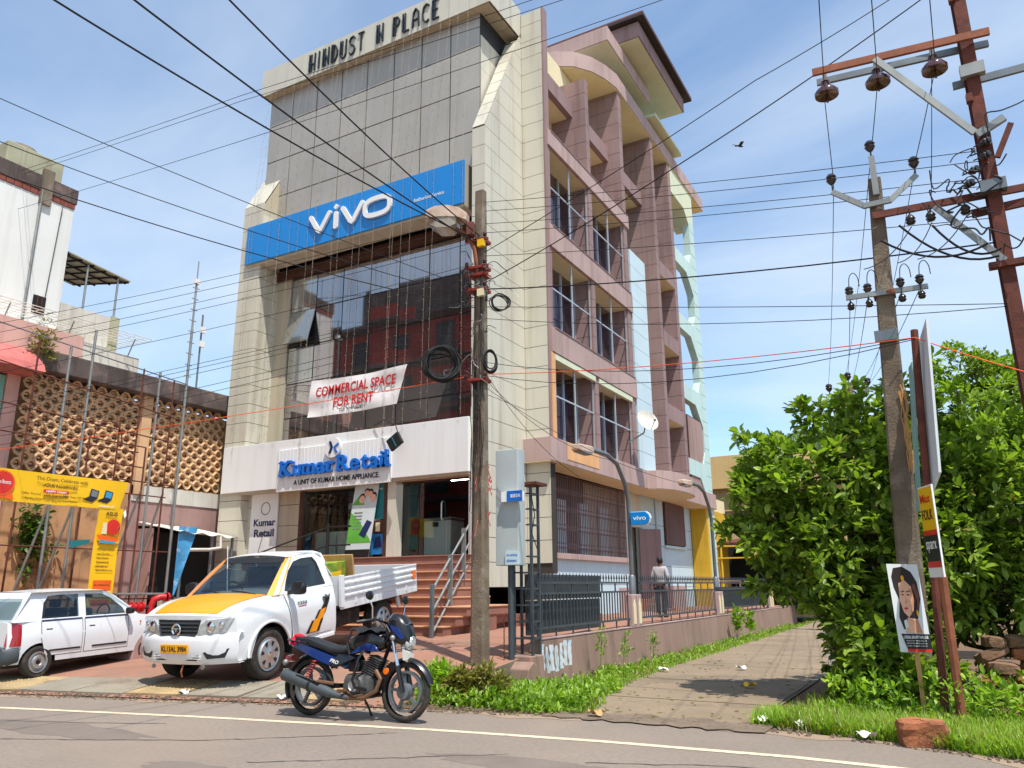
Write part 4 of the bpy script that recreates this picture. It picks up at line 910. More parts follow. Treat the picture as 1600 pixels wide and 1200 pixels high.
MB().lathe([(.0001, .004), (.28, .004), (.28, 0)], (XH, 9.55, 3.92), 'x', 24).build('printed_disc', 'red_print', hb); MB().lathe([(.25, .006), (.28, .006), (.28, 0)], (XH, 9.55, 3.92), 'x', 24).build('printed_ring', 'orange_print', hb); text('Festive Bonanza', 'lettering', 'white', hb, (XH+.007, 9.38, 3.9), (0, 1, 0), (0, 0, 1), width=.36, height=.09, depth=.003)
MB().add([(XH, 9.3, 3.6), (XH, 9.85, 3.56), (XH, 9.8, 3.72), (XH, 9.55, 3.68), (XH, 9.4, 3.74)], [(0, 1, 2, 3, 4)]).build('printed_flowers', 'orange_print', hb)
for k, y in enumerate((11.62, 12.0)):
    MB().prism([(y, 3.80), (y+.22, 3.77), (y+.25, 3.96), (y+.04, 4.0)], 'x', XH-.002, XH+.002).build('printed_laptop', 'letter_navy', hb); MB().prism([(y+.04, 3.82), (y+.2, 3.795), (y+.225, 3.94), (y+.06, 3.97)], 'x', XH+.002, XH+.004).build('printed_screen', 'sky_print' if k else 'galv', hb); MB().prism([(y-.16, 3.72), (y+.1, 3.67), (y+.22, 3.77), (y, 3.80)], 'x', XH-.002, XH+.001).build('printed_keyboard', 'mullion', hb)
text('windows 10', 'lettering', 'white', hb, (XH, 11.9, 3.57), (0, 1, 0), (0, 0, 1), width=.42, height=.06, depth=.003)
vb = thing('offer_strip', 'narrow upright yellow offer banner hanging below the yellow hoarding', 'banner', (-18.46, 12.2, .9))
MB().grid(lambda u, v: (-18.5+.02*math.sin(v*7), 11.88+.66*u+.06*v, .95+2.62*v), 4, 18).build('panel', 'yellow_vinyl', vb, smooth=60)
XV = -18.47
def ty(s, y, z, w, h, mt, off=0.): return text(s, 'lettering', mt, vb, (XV, y, z), (0, 1, 0), (0, 0, 1), width=w, height=h, depth=.003, off=off)
ty('ASUS', 12.12, 3.38, .32, .09, 'brown_print', .02)
MB().lathe([(.0001, .004), (.19, .004), (.19, 0)], (XV, 12.36, 3.1), 'x', 20).build('printed_disc', 'red_print', vb); MB().prism([(12.0, 2.78), (12.5, 2.74), (12.55, 2.84), (11.95, 2.9)], 'x', XV, XV+.006).build('printed_boat', 'orange_print', vb); MB().prism([(12.02, 2.7), (12.48, 2.68), (12.45, 2.74), (12.05, 2.77)], 'x', XV, XV+.007).build('printed_water', 'sky_print', vb); MB().prism([(12.05, 2.92), (12.2, 2.92), (12.18, 3.2), (12.08, 3.2)], 'x', XV, XV+.005).build('printed_figure', 'cream', vb)
for k, s in enumerate(('This festive season,', 'get Double', 'Warranty', 'Extension &', 'much more on', 'discounted price.')): ty(s, 12.0+.03*(k % 2), 2.5-.1*k, .46 if k in (0, 5) else .32, .06, 'brown_print')
MB().box(XV, XV+.003, 12.0, 12.48, 1.55, 1.80).build('price_box', 'orange_print', vb); text('Upto 1 year Extended warranty', 'lettering', 'brown_print', vb, (XV+.005, 12.03, 1.66), (0, 1, 0), (0, 0, 1), width=.4, height=.05, depth=.003)
MB().box(XV, XV+.003, 12.0, 12.48, 1.40, 1.545).build('price_box', 'cream', vb); text('99', 'lettering', 'brown_print', vb, (XV+.005, 12.18, 1.44), (0, 1, 0), (0, 0, 1), width=.1, height=.07, depth=.003)
MB().box(XV, XV+.003, 12.0, 12.48, 1.1, 1.33).build('price_box', 'orange_print', vb); text('Upto 1 year Extended', 'lettering', 'brown_print', vb, (XV+.005, 12.05, 1.2), (0, 1, 0), (0, 0, 1), width=.36, height=.06, depth=.003)
# torn strips and a small pennant
o = MB().grid(lambda u, v: (-18.5+.1*math.sin(u*3), 12.4+.45*u+.05*v-.25*u*u, 2.85+.75*u+.08*v+.12*math.sin(u*5)), 10, 1).build('torn_cloth', 'white_dirty', smooth=60); tag(o, 'torn white cloth strip flapping beside the yellow banner strip', 'cloth')
o = MB().add([(-18.6, 11.35, 2.72), (-18.6, 11.88, 2.78), (-18.6, 11.85, 2.68), (-18.6, 11.4, 2.55), (-18.61, 11.35, 2.72), (-18.61, 11.88, 2.78), (-18.61, 11.85, 2.68), (-18.61, 11.4, 2.55)], [(0, 1, 2, 3), (7, 6, 5, 4)]).build('pennant', 'teal_ink'); tag(o, 'small teal pennant strung beside the upright yellow banner', 'pennant')
# ---- shack beside the building
sh = thing('roadside_shack', 'small dark shack under a sagging pale sheet roof by the left pillar', 'shack', (-19.6, 16, .5))
MB().grid(lambda u, v: (-20.9+1.9*u, 14.75+2.15*v, 3.5-.35*u+.03*math.sin(v*22)-.1*v), 6, 30).build('sheet_roof', 'white_dirty', sh, smooth=60)
MB().box(-20.95, -20.9, 14.8, 16.9, .5, 3.4).build('back_wall', 'darkroom', sh); MB().box(-20.9, -20.2, 14.75, 14.8, .5, 3.3).build('side_wall', 'mauve_wall', sh)
MB().box(-20.2, -19.2, 15.15, 15.95, .5, 1.35).build('counter', 'white_dirty', sh); MB().box(-20.4, -20.3, 14.9, 16.9, 1.3, 3.2).build('shelf_back', 'black', sh)
for y in (15.0, 16.0, 16.75): MB().tube([(-19.15, y, .5), (-19.15, y, 3.12)], .04, 6).build('post', 'steel_grey', sh)
MB().tube([(-19.05, 16.2, 3.12), (-19.0, 16.2, 2.75), (-19.02, 15.8, 2.68), (-19.1, 15.2, 2.66)], .05, 8).build('drain_pipe', 'white_dirty', sh, smooth=40)
o = MB().grid(lambda u, v: (-19.1+.02*u, 14.78+.62*u*(v+.02), 1.35+1.95*v), 6, 10).build('blue_flex_sheet', 'flex_blue' if 'flex_blue' in MATS else mat('flex_blue', (70, 150, 200), .6, var=.3, sc=3, patch=.6, pcol=(200, 210, 214), psc=2.5)); tag(o, 'blue and white torn flex sheet tied to the shack corner pole', 'flex sheet')
# ---- fire hydrant standpipes
mat('hydrant_red', (178, 22, 28), .45, var=.12, sc=4)
h1 = thing('hydrant_pipe', 'red fire-hydrant standpipe with curved outlet near the shack', 'hydrant', (-17.9, 13.3, .45))
MB().tube([(-17.9, 13.25, .45), (-17.9, 13.25, 1.15), (-17.87, 13.3, 1.32), (-17.8, 13.42, 1.38), (-17.75, 13.55, 1.38)], .085, 10).build('pipe', 'hydrant_red', h1, smooth=40)
MB().lathe([(.11, 0), (.11, .06), (.06, .06)], (-17.75, 13.55, 1.38), 'y', 12).build('coupling', 'hydrant_red', h1)
MB().tube([(-17.75, 13.6, 1.38), (-17.75, 13.75, 1.38)], .06, 8).build('valve', 'mullion', h1)
h2 = thing('hydrant_valve', 'red horizontal hydrant valve with grey couplings beside the standpipe', 'hydrant', (-18.0, 12.9, .45))
MB().tube([(-18.0, 12.62, .45), (-18.0, 12.62, 1.08), (-17.95, 12.72, 1.15), (-17.95, 13.0, 1.15)], .08, 10).build('pipe', 'hydrant_red', h2, smooth=40)
for y in (12.72, 12.86, 13.0): MB().lathe([(.12, 0), (.12, .05)], (-17.95, y, 1.15), 'y', 12, True).build('flange', 'hydrant_red', h2)
MB().tube([(-17.95, 13.05, 1.15), (-17.9, 13.2, 1.13)], .05, 8).build('valve', 'mullion', h2)
pb = thing('kerb_block', 'mauve concrete kerb block standing between the hatchback and the pickup', 'block', (-14.4, 10.5, .2))
MB().prism([(10.2, .12), (11.0, .12), (10.94, .72), (10.24, .72)], 'x', -14.95, -14.2).build('block', 'mauve_wall', pb, bevel=.03)
MB().box(-14.24, -13.7, 10.4, 10.95, .12, .50).build('block_step', 'mauve_wall', pb, bevel=.02)
# ---- red apartment block across the road (seen as a reflection in the glass)
mat('red_plaster', (168, 56, 46), .85, var=.1, sc=.5, streak=.3, scol=(70, 30, 28))
RB = thing('red_apartment_block', 'red apartment block with balconies across the road, mirrored in the glass front', 'building', (-14, -9, 0))
MB().box(-54, -14, -14, -6, 0, 20.0).build('wall', 'red_plaster', RB); MB().box(-36, -16, -14, -6.4, 20.0, 23.0).build('upper_wall', 'slab_black', RB); MB().box(-47, -41, -14, -6.2, 20.0, 21.6).build('upper_wall', 'red_plaster', RB)
for f in range(6):
    z = 1.0+3.2*f
    MB().box(-54.1, -14, -6.0, -4.9, z+2.55, z+2.75).build('balcony_slab', 'slab_black', RB)
    for k in range(10):
        x = -53+4*k
        MB().box(x, x+1.5, -5.99, -5.93, z, z+2.0).build('window', 'mullion', RB)
        if k % 2: MB().box(x-1.0, x+2.6, -5.0, -4.92, z+2.75, z+3.65).build('balcony_wall', 'red_plaster', RB)
# ---------------------------------------------------------------- vehicles
mat('car_white', (222, 224, 226), .3, var=.05, sc=1.5, coat=.5, spec=.5, streak=.12, scol=(170, 160, 146))
mat('car_orange', (242, 150, 4), .4, var=.05, sc=1, coat=.2)
mat('car_black', (24, 25, 27), .5, var=.15, sc=4); mat('plastic_grey', (62, 70, 74), .6, var=.2, sc=3)
mat('tyre', (46, 42, 38), .9, var=.3, sc=6, patch=.5, pcol=(96, 82, 66), psc=4)
mat('silver', (186, 188, 190), .35, metal=.75, var=.08); mat('chrome', (220, 222, 224), .12, metal=1., var=.03)
mat('lamp_clear', (206, 212, 214), .12, metal=.55, var=.25, sc=14); mat('lamp_red', (150, 10, 18), .2, coat=.6); mat('lamp_amber', (230, 110, 10), .3, coat=.5)
mat('chassis', (40, 34, 30), .85, var=.3, sc=5, patch=.4, pcol=(104, 78, 60), psc=5); mat('interior', (66, 68, 70), .8); mat('seat_cloth', (88, 92, 98), .9)
mat('plate_yellow', (236, 168, 20), .5, var=.04); mat('decal_orange', (236, 150, 16), .35); mat('decal_black', (34, 28, 26), .35)
glassmat('car_glass', (.42, .50, .52), .05)
def bend(m, f): m.v = [f(Vector(p)) for p in m.v]; return m
def shell(xs, zb, zt, hw, rows=6, crown=.03, tops=6, cap_front=True, cap_rear=True, openlow=True, topx=None):
    m = MB(); nx = len(xs)
    for sgn in (1, -1):
        vs = []; 
        for x in xs:
            a, b = zb(x), zt(x)
            for r in range(rows+1):
                z = a+(b-a)*r/rows; vs.append((x, sgn*hw(x, z), z))
        fs = []
        for i in range(nx-1):
            for r in range(rows):
                q = (i*(rows+1)+r, (i+1)*(rows+1)+r, (i+1)*(rows+1)+r+1, i*(rows+1)+r+1); fs.append(q if sgn < 0 else q[::-1])
        m.add(vs, fs)
    tx_ = [x for x in xs if topx is None or topx[0] <= x <= topx[1]]
    vs = []
    for x in tx_:
        b = zt(x); w = hw(x, b)
        for k in range(tops+1):
            s = 1-2*k/tops; vs.append((x, w*s, b+crown*(1-s*s)))
    m.add(vs, [(i*(tops+1)+k, i*(tops+1)+k+1, (i+1)*(tops+1)+k+1, (i+1)*(tops+1)+k) for i in range(len(tx_)-1) for k in range(tops)])
    for on, x in ((cap_rear, xs[0]), (cap_front, xs[-1])):
        if not on: continue
        vs = []; a, b = zb(x), zt(x)
        for r in range(rows+1):
            z = a+(b-a)*r/rows; w = hw(x, z)
            for k in range(tops+1): s = 1-2*k/tops; vs.append((x, w*s, z+(crown*(1-s*s) if r == rows else 0)))
        fs = [(r*(tops+1)+k, r*(tops+1)+k+1, (r+1)*(tops+1)+k+1, (r+1)*(tops+1)+k) for r in range(rows) for k in range(tops)]
        m.add(vs, fs)
    return m
def wheel(parent, c, rad, wid, side, style, name='wheel'):
    """side: +1 outer face towards +y"""
    x, y, z = c; s = side
    rr = rad*.64
    rim = MB(); yo = y+s*wid*.42
    if style == 'cap':
        rim.lathe([(.0001, .03*s), (rr*.22, .03*s), (rr*.3, .018*s), (rr*.80, .022*s), (rr*.9, .0), (rr, .012*s), (rr*1.02, -.02*s)], (x, yo, z), 'y', 32)
    elif style == 'steel':
        rim.lathe([(.0001, .0), (rr*.25, .0), (rr*.35, .03*s), (rr*.6, .03*s), (rr*.72, -.02*s), (rr*.86, -.03*s), (rr*.9, .01*s), (rr, .015*s), (rr*1.03, -.02*s)], (x, yo, z), 'y', 32)
    else:
        rim.lathe([(rr*.93, -.03), (rr*.93, .03), (rr*1.06, .03), (rr*1.06, -.03), (rr*.93, -.03)], (x, y, z), 'y', 40)
        for k in range(5):
            a = R(90+72*k+12); d = Vector((math.cos(a), 0, math.sin(a)))
            p = Vector((x, y, z)); 
            for sd in (-.012, .012): rim.bar(p+d*.03+Vector((0, sd, 0)), p+d*rr*.96+Vector((0, sd*.6, 0)), .014, .03, d.cross(Vector((0, 1, 0))))
        rim.lathe([(.0001, -.05), (rr*.3, -.045), (rr*.3, .045), (.0001, .05)], (x, y, z), 'y', 20)
    w = rim.build(name, 'silver' if style != 'alloy' else 'steel_grey', parent, True, 35)
    k = rad; h = wid/2
    prof = [(rr*1.0, -h*.8), (k*.80, -h), (k*.93, -h*.96), (k*.985, -h*.75), (k, -h*.4), (k, h*.4), (k*.985, h*.75), (k*.93, h*.96), (k*.80, h), (rr*1.0, h*.8)]
    if style == 'alloy': prof = [(k*.80, -h*.7), (k*.88, -h), (k*.96, -h*.7), (k, 0), (k*.96, h*.7), (k*.88, h), (k*.80, h*.7)]
    MB().lathe(prof, (x, y, z), 'y', 44).build('tyre', 'tyre', w, True, 50)
    if style == 'cap':
        for q in range(7):
            a = R(360/7*q+13); m = MB(); r0, r1 = rr*.52, rr*.80
            m.add([(x+r_*math.cos(a+t), yo+s*.026, z+r_*math.sin(a+t)) for r_, t in ((r0, -.12), (r1, -.17), (r1, .17), (r0, .12))], [(0, 1, 2, 3)]); m.build('hub_cap_slot', 'car_black', w, True)
        MB().lathe([(.0001, .035*s), (rr*.14, .034*s), (rr*.16, .028*s)], (x, yo, z), 'y', 16).build('hub_badge', 'chrome', w, True)
    if style == 'steel':
        MB().lathe([(.0001, .02*s), (rr*.18, .018*s), (rr*.2, 0)], (x, yo, z), 'y', 16).build('hub_cap', 'car_black', w, True)
    return w
def frame_side(outer, inner, yf, name, mt, parent, th=.04):
    n = len(outer)
    for s in (1, -1):
        m = MB(); vs = [(x, s*yf(x, z), z) for x, z in outer]+[(x, s*(yf(x, z)-.0), z) for x, z in inner]+[(x, s*(yf(x, z)-th), z) for x, z in inner]
        fs = []
        for i in range(n):
            j = (i+1) % n; q = [(i, j, n+j, n+i), (n+i, n+j, 2*n+j, 2*n+i)]
            fs += q if s < 0 else [t[::-1] for t in q]
        m.add(vs, fs); m.build(name, mt, parent, True, 40)
def side_glass(pts, yf, name, parent, off=.012):
    for s in (1, -1): MB().add([(x, s*(yf(x, z)-off), z) for x, z in pts], [tuple(range(len(pts)))]).build(name, 'car_glass', parent, True)
def rounded(poly, r=.05, k=3):
    out = []; n = len(poly)
    for i in range(n):
        p0, p, p1 = Vector(poly[i-1]), Vector(poly[i]), Vector(poly[(i+1) % n])
        a = (p0-p); b = (p1-p); la = min(r, a.length*.45); lb = min(r, b.length*.45); A = p+a.normalized()*la; Bq = p+b.normalized()*lb
        for j in range(k+1):
            t = j/k; out.append(tuple((1-t)**2*A+2*t*(1-t)*p+t*t*Bq))
    return out

# ---------------- pickup truck (front axle at local x = 0, nose towards +x, left side +y)
TS = 1.10; tx0, ty0 = -10.80, 9.47
T = thing('pickup_truck', 'white pickup truck with orange bonnet and dropside bed parked nose-down on the ramp', 'truck', (tx0, ty0, gz(tx0, ty0)+.01))
T.rotation_euler = (0, R(6.4), R(276.6)); T.scale = (TS, TS, TS)
def tbend(p):
    k = max(0, (p.x-.15)/.7); return Vector((p.x-.20*k*(abs(p.y)/.85)**2.6, p.y, p.z))
def thw(x, z):
    w = .90-.03*max(0, (.55-z)/.2)-.06*max(0, (z-.92)/.24)
    if x > .1: w -= .05*((x-.1)/.75)**2
    return w
AR = .455
def tzb(x):
    if abs(x) < AR: return max(.40, .36+math.sqrt(AR*AR-x*x))
    return .40 if x < 0 else .37
def tzt(x):
    if x < -.2: return 1.165
    t = (x+.2)/1.05; return 1.165-.05*t-.13*t**3.2
txs = [-1.62, -1.5, -1.2, -.9, -.7, -.55]+[AR*math.sin(R(a)) for a in range(-90, 91, 10)]+[.5, .58, .66, .74, .80, .85]
body = bend(shell(txs, tzb, tzt, thw, 7, .04, 8), tbend).build('body', 'car_white', T, True, 32, fix=True)
MB().box(-1.6, .45, -.78, .78, .42, .70).build('underbody', 'chassis', T, True)
# arch liners
for s in (1, -1):
    MB().tube([(AR*1.01*math.cos(R(a)), s*.895, .36+AR*1.01*math.sin(R(a))) for a in range(4, 177, 8)], .022, 6).build('arch_lip', 'car_white', T, True, 50)
    MB().grid(lambda u, v: (AR*math.cos(R(180*u)), s*(.88-.3*v), .36+AR*math.sin(R(180*u))), 14, 1).build('arch_liner', 'car_black', T, True)
# bonnet
def hoodf(u, v):
    x = -.19+.99*u; b = tzt(x); w = thw(x, b); s = (1-2*v)*(.86-.16*u); return tbend(Vector((x, w*s, b+.04*(1-s*s)+.008)))
MB().grid(hoodf, 16, 12).build('bonnet', 'car_orange', T, True, 40)
# front bumper
def bump(u, v):
    ring = [(-.12, .36), (.06, .36), (.10, .42), (.115, .52), (.115, .62), (.10, .72), (.05, .765), (-.08, .77)]
    k = v*(len(ring)-1); i = min(int(k), len(ring)-2); f = k-i; dx = ring[i][0]*(1-f)+ring[i+1][0]*f; z = ring[i][1]*(1-f)+ring[i+1][1]*f
    y = -.90+1.80*u; return tbend(Vector((.80+dx, y*(1-.02*(z < .5)), z)))
bmpr = MB().grid(bump, 24, 14).build('front_bumper', 'car_white', T, True, 40)
def tpatch(pts, name, mt, x, parent, th=.012):
    m = MB(); n = len(pts); m.add([(x+th, a, b) for a, b in pts]+[(x-.05, a, b) for a, b in pts], [tuple(range(n))]+[(i, n+i, n+(i+1) % n, (i+1) % n) for i in range(n)]); bend(m, tbend); return m.build(name, mt, parent, True)
gr_ = tpatch([(-.38, .96), (.38, .96), (.31, .745), (.24, .72), (-.24, .72), (-.31, .745)], 'grille', 'car_black', .865, T)
for k in range(4): tpatch([(-.36+.012*k, .925-.05*k), (.36-.012*k, .925-.05*k), (.36-.012*k, .905-.05*k), (-.36+.012*k, .905-.05*k)], 'grille_slat', 'plastic_grey', .883, gr_)
MB().lathe([(.055, 0), (.075, .012), (.085, 0)], (.90, 0, .835), 'x', 24).build('emblem_ring', 'chrome', gr_, True, 60)
MB().prism([(-.045, .855), (.045, .855), (.045, .84), (.012, .84), (.008, .80), (-.008, .80), (-.012, .84), (-.045, .84)], 'x', .899, .905).build('emblem_mark', 'chrome', gr_, True)
for s in (1, -1):
    hl = tpatch([(s*.34, .74), (s*.72, .79), (s*.83, .97), (s*.48, .955), (s*.40, .89)][::s], 'headlight', 'lamp_clear', .86, T, .02)
    MB().lathe([(.0001, .03), (.05, .02), (.075, 0)], tbend(Vector((.872, s*.53, .865))), 'x', 18).build('reflector', 'chrome', hl, True, 50)
    MB().lathe([(.0001, .03), (.03, .02), (.045, 0)], tbend(Vector((.872, s*.68, .89))), 'x', 14).build('indicator', 'chrome', hl, True, 50)
    tpatch([(s*.46, .53), (s*.80, .57), (s*.74, .45), (s*.52, .44)][::s], 'fog_lamp_recess', 'car_black', .915, bmpr, .006)
    MB().lathe([(.0001, .02), (.03, .02), (.03, 0)], (.85, s*.45, .33), 'x', 10).build('fog_lamp', 'galv', T, True)
tpatch([(-.40, .49), (.40, .49), (.36, .42), (-.36, .42)], 'lower_grille', 'car_black', .917, bmpr, .004)
for z in (.445, .475): tpatch([(-.42, z+.008), (.42, z+.008), (.42, z-.008), (-.42, z-.008)], 'lower_slat', 'car_white', .925, bmpr, .006)
npl = MB().box(.925, .94, -.25, .25, .52, .64).build('number_plate', 'plate_yellow', T, True, bevel=.004)
text('KL13AL 3984', 'plate_lettering', 'letter_black', npl, (.942, -.225, .545), (0, 1, 0), (0, 0, 1), width=.45, height=.07, depth=.003, off=.015, local=True)
MB().tube([(.88, .12, .36), (.92, .12, .27), (.90, .12, .20)], .012, 6).build('tow_hook', 'rust_orange', T, True)
# cab
def cy(x, z): return .845-.21*max(0, (z-1.16)/.54)
outer = [(-.13, 1.16), (-.30, 1.32), (-.50, 1.50), (-.74, 1.675), (-1.0, 1.715), (-1.38, 1.715), (-1.56, 1.60), (-1.62, 1.16)]
inner = [(-.42, 1.20), (-.50, 1.32), (-.63, 1.47), (-.82, 1.60), (-1.0, 1.635), (-1.30, 1.635), (-1.37, 1.55), (-1.42, 1.20)]
frame_side(outer, inner, cy, 'cab_frame', 'car_white', T)
side_glass(inner, cy, 'side_window', T, .02)
frame_side([(a*1.0+(.012 if i < 4 else -.012), b+.012) for i, (a, b) in enumerate(inner)], inner, lambda x, z: cy(x, z)+.004, 'window_seal', 'car_black', T, .03)
# orange A-pillars
for s in (1, -1):
    MB().add([(x, s*y, z) for x, y, z in ((-.11, .845, 1.165), (-.26, .855, 1.17), (-.80, .66, 1.69), (-.74, .57, 1.68), (-.10, .74, 1.165))], [(0, 1, 2, 3, 4)]).build('a_pillar', 'car_orange', T, True)
def roof(u, v):
    x = -.74-.84*u; s = 1-2*v; w = cy(x, 1.69)-.0; z = 1.685+.03*math.sin(math.pi*min(1, u*1.1))-.05*max(0, u-.85)/.15
    return (x, w*s, z+.045*(1-s*s))
MB().grid(roof, 12, 12).build('roof', 'car_white', T, True, 40)
def wsf(u, v): s = 1-2*u; return (-.12-.63*v+.05*(1-s*s), (.745-.165*v)*s, 1.165+.52*v)
ws = MB().grid(wsf, 10, 6).build('windscreen', 'car_glass', T, True, 40)
def wss(u, v): s = 1-2*u; v2 = .86+.14*v; p = wsf(u, v2); return (p[0]+.008, p[1], p[2]+.004)
MB().grid(wss, 10, 2).build('sun_strip', 'car_black', ws, True, 40)
text('KUMAR HOME APPLIANCE', 'strip_lettering', 'white', ws, (-.655, -.50, 1.622), (0, 1, 0), (-.63, 0, .52), width=1.0, height=.055, depth=.003, off=.015, shear=.25, local=True)
MB().tube([(-.10, -.05, 1.185), (-.16, -.35, 1.23), (-.2, -.62, 1.235)], .011, 5).build('wiper', 'car_black', ws, True); MB().tube([(-.10, .55, 1.185), (-.15, .25, 1.225), (-.19, -.0, 1.235)], .011, 5).build('wiper', 'car_black', ws, True)
MB().box(-.16, -.07, -.72, .72, 1.13, 1.165).build('cowl', 'car_black', T, True)
def backw(u, v): s = 1-2*u; z = 1.1+.60*v; return (-1.60+.05*v, cy(0, z)*s, z)
MB().grid(backw, 6, 1).build('cab_back', 'car_white', T, True); MB().grid(lambda u, v: (-1.615+.03*v, (1-2*u)*.5, 1.25+.3*v), 1, 1).build('rear_window', 'car_black', T, True)
MB().box(-1.35, -.9, .12, .70, .75, 1.12).build('seat', 'seat_cloth', T, True, bevel=.04); MB().box(-1.45, -1.3, .14, .68, 1.05, 1.5).build('seat_back', 'seat_cloth', T, True, bevel=.04)
MB().box(-1.35, -.9, -.70, -.12, .75, 1.12).build('seat', 'seat_cloth', T, True, bevel=.04); MB().box(-1.45, -1.3, -.68, -.14, 1.05, 1.5).build('seat_back', 'seat_cloth', T, True, bevel=.04)
MB().box(-.6, -.15, -.75, .75, .9, 1.16).build('dashboard', 'interior', T, True, bevel=.03)
MB().tube([(-.68+.05*math.sin(t), -.38+.17*math.cos(t), 1.17+.16*math.sin(t)) for t in [2*math.pi*i/20 for i in range(20)]], .016, 6, True).build('steering_wheel', 'car_black', T, True, 60)
# doors
for s in (1, -1):
    for nm_, mt_, e, of in (('door_gap', 'car_black', .008, .002), ('door', 'car_white', 0., .006)):
        def dp(u, v, e=e, of=of):
            x = -.50-e*0+(.14+e)*v**2-(1.0+2*e)*u+e; z = .46-e+(.70+2*e)*v; x = min(x, -.36+e); return (x, s*(thw(x, z)+of), z)
        d_ = MB().grid(dp, 10, 8).build(nm_, mt_, T, True, 40)
    hd = MB().box(-1.42, -1.26, s*.91-.012, s*.91+.018, .985, 1.015).build('handle', 'plastic_grey', d_, True, bevel=.006)
    MB().lathe([(.0001, .0), (.055, .0), (.06, -.01*s)], (-1.34, s*.909, .985), 'y', 18).build('handle_cup', 'galv', d_, True)
    yy_ = s*.915
    MB().add([(x, yy_, z) for x, z in ((-.80, .50), (-.96, .68), (-1.02, .68), (-1.14, .82), (-1.20, .83), (-1.36, 1.0), (-1.44, 1.05), (-1.43, .96), (-1.32, .78), (-1.27, .74), (-1.24, .66), (-1.18, .57), (-1.14, .50))], [tuple(range(13))]).build('door_decal', 'decal_black', d_, True)
    MB().add([(x, yy_+s*.003, z) for x, z in ((-.88, .51), (-1.02, .69), (-1.09, .70), (-1.19, .82), (-1.33, .84), (-1.24, .70), (-1.18, .67), (-1.07, .51))], [tuple(range(8))]).build('door_decal', 'decal_orange', d_, True)
    text('YODHA', 'badge', 'plastic_grey', d_, (-.62 if s > 0 else -.86, s*.904, .965), (-s, 0, 0), (0, 0, 1), width=.24, height=.05, depth=.004, off=.01, local=True); MB().box(-.84, -.65, s*.902-.002, s*.902+.002, .935, .945).build('badge_line', 'red_ink', d_, True)
    mr = MB().ell([(-.40, s*1.05, 1.24, .10, .03), (-.43, s*1.05, 1.24, .12, .095), (-.50, s*1.05, 1.24, .12, .10), (-.52, s*1.05, 1.24, .10, .08)], 14, .6).build('mirror', 'car_black', T, True, 40); MB().bar((-.46, s*.86, 1.17), (-.46, s*1.0, 1.19), .05, .06).build('mirror_arm', 'car_black', mr, True)
    wheel(T, (0, s*.76, .36), .365, .235, s, 'cap'); wheel(T, (-3.15, s*.74, .36), .365, .235, s, 'cap')
    MB().box(-.52, -.48, s*.80-.1, s*.80+.1, .28, .62).build('mud_flap', 'car_black', T, True)
    MB().box(-1.58, -.5, s*.86-.04, s*.86+.04, .36, .42).build('side_sill', 'car_white', T, True, bevel=.01)
# bed
bf = MB().box(-4.25, -1.74, -.90, .90, .76, .80).build('bed_floor', 'chassis', T, True)
for s in (1, -1):
    y = s*.92
    sd = MB().box(-4.27, -1.74, y-.018, y+.018, .86, 1.26).build('dropside', 'car_white', T, True, bevel=.006)
    for z0, z1 in ((.93, .985), (1.03, 1.085), (1.13, 1.185)): MB().prism([(y+s*.018, z0), (y+s*.04, z0+.014), (y+s*.04, z1-.014), (y+s*.018, z1)], 'x', -4.22, -1.82).build('panel_rib', 'car_white', sd, True)
    MB().box(-4.27, -1.74, y-.028, y+.028, 1.235, 1.268).build('top_edge', 'car_white', sd, True, bevel=.006)
    MB().box(-4.27, -1.74, y-.03, y+.022, .74, .852).build('bed_rail', 'car_white', T, True, bevel=.006)
    for x in (-2.15, -3.0, -3.85): MB().box(x-.02, x+.02, y+s*.022-.008, y+s*.022+.012, .80, .90).build('hinge', 'car_white', sd, True)
    MB().box(-1.80, -1.72, y-.03, y+.035, .78, 1.30).build('corner_post', 'car_white', T, True, bevel=.006)
    MB().box(-4.20, -4.08, y+s*.019, y+s*.045, 1.0, 1.15).build('side_marker', 'lamp_amber', sd, True)
    MB().tube([(-1.68, s*.62, .85), (-1.68, s*.62, 1.55), (-1.68, s*.55, 1.66), (-1.68, s*.40, 1.70), (-1.68, 0, 1.70)], .028, 8).build('cab_guard_hoop', 'car_white', T, True, 50)
    MB().tube([(-1.9, s*.62, 1.28), (-1.72, s*.62, 1.45)], .02, 6).build('hoop_brace', 'car_white', T, True)
    MB().box(-4.1, -.4, s*.42-.05, s*.42+.05, .52, .70).build('chassis_rail', 'chassis', T, True)
    MB().prism([(-3.65, .70), (-2.65, .70), (-2.75, .76), (-3.55, .76)], 'y', s*.65-.2, s*.65+.2).build('wheel_guard', 'chassis', T, True)
    MB().bar((-3.72, s*.8, .74), (-3.80, s*.8, .52), .03, .10).build('mud_flap', 'car_white', T, True)
MB().tube([(-1.68, -.6, 1.42), (-1.68, .6, 1.42)], .018, 6).build('hoop_crossbar', 'car_white', T, True)
MB().box(-1.79, -1.75, -.90, .90, .80, 1.28).build('headboard', 'car_white', T, True)
MB().box(-4.29, -4.25, -.92, .92, .80, 1.26).build('tailgate', 'car_white', T, True, bevel=.006)
MB().prism([(-4.26, .74), (-3.55, .74), (-4.26, .50)], 'y', -.60, .60).build('rear_underframe', 'rust_orange', T, True)
MB().tube([(-3.15, -.7, .36), (-3.15, .7, .36)], .06, 8).build('rear_axle', 'chassis', T, True); MB().tube([(0, -.7, .36), (0, .7, .36)], .05, 8).build('front_axle', 'chassis', T, True)
MB().tube([(-.9, .2, .45), (-3.15, 0, .42)], .05, 8).build('propeller_shaft', 'chassis', T, True); MB().box(-2.6, -1.9, .30, .72, .42, .70).build('fuel_tank', 'chassis', T, True, bevel=.04)
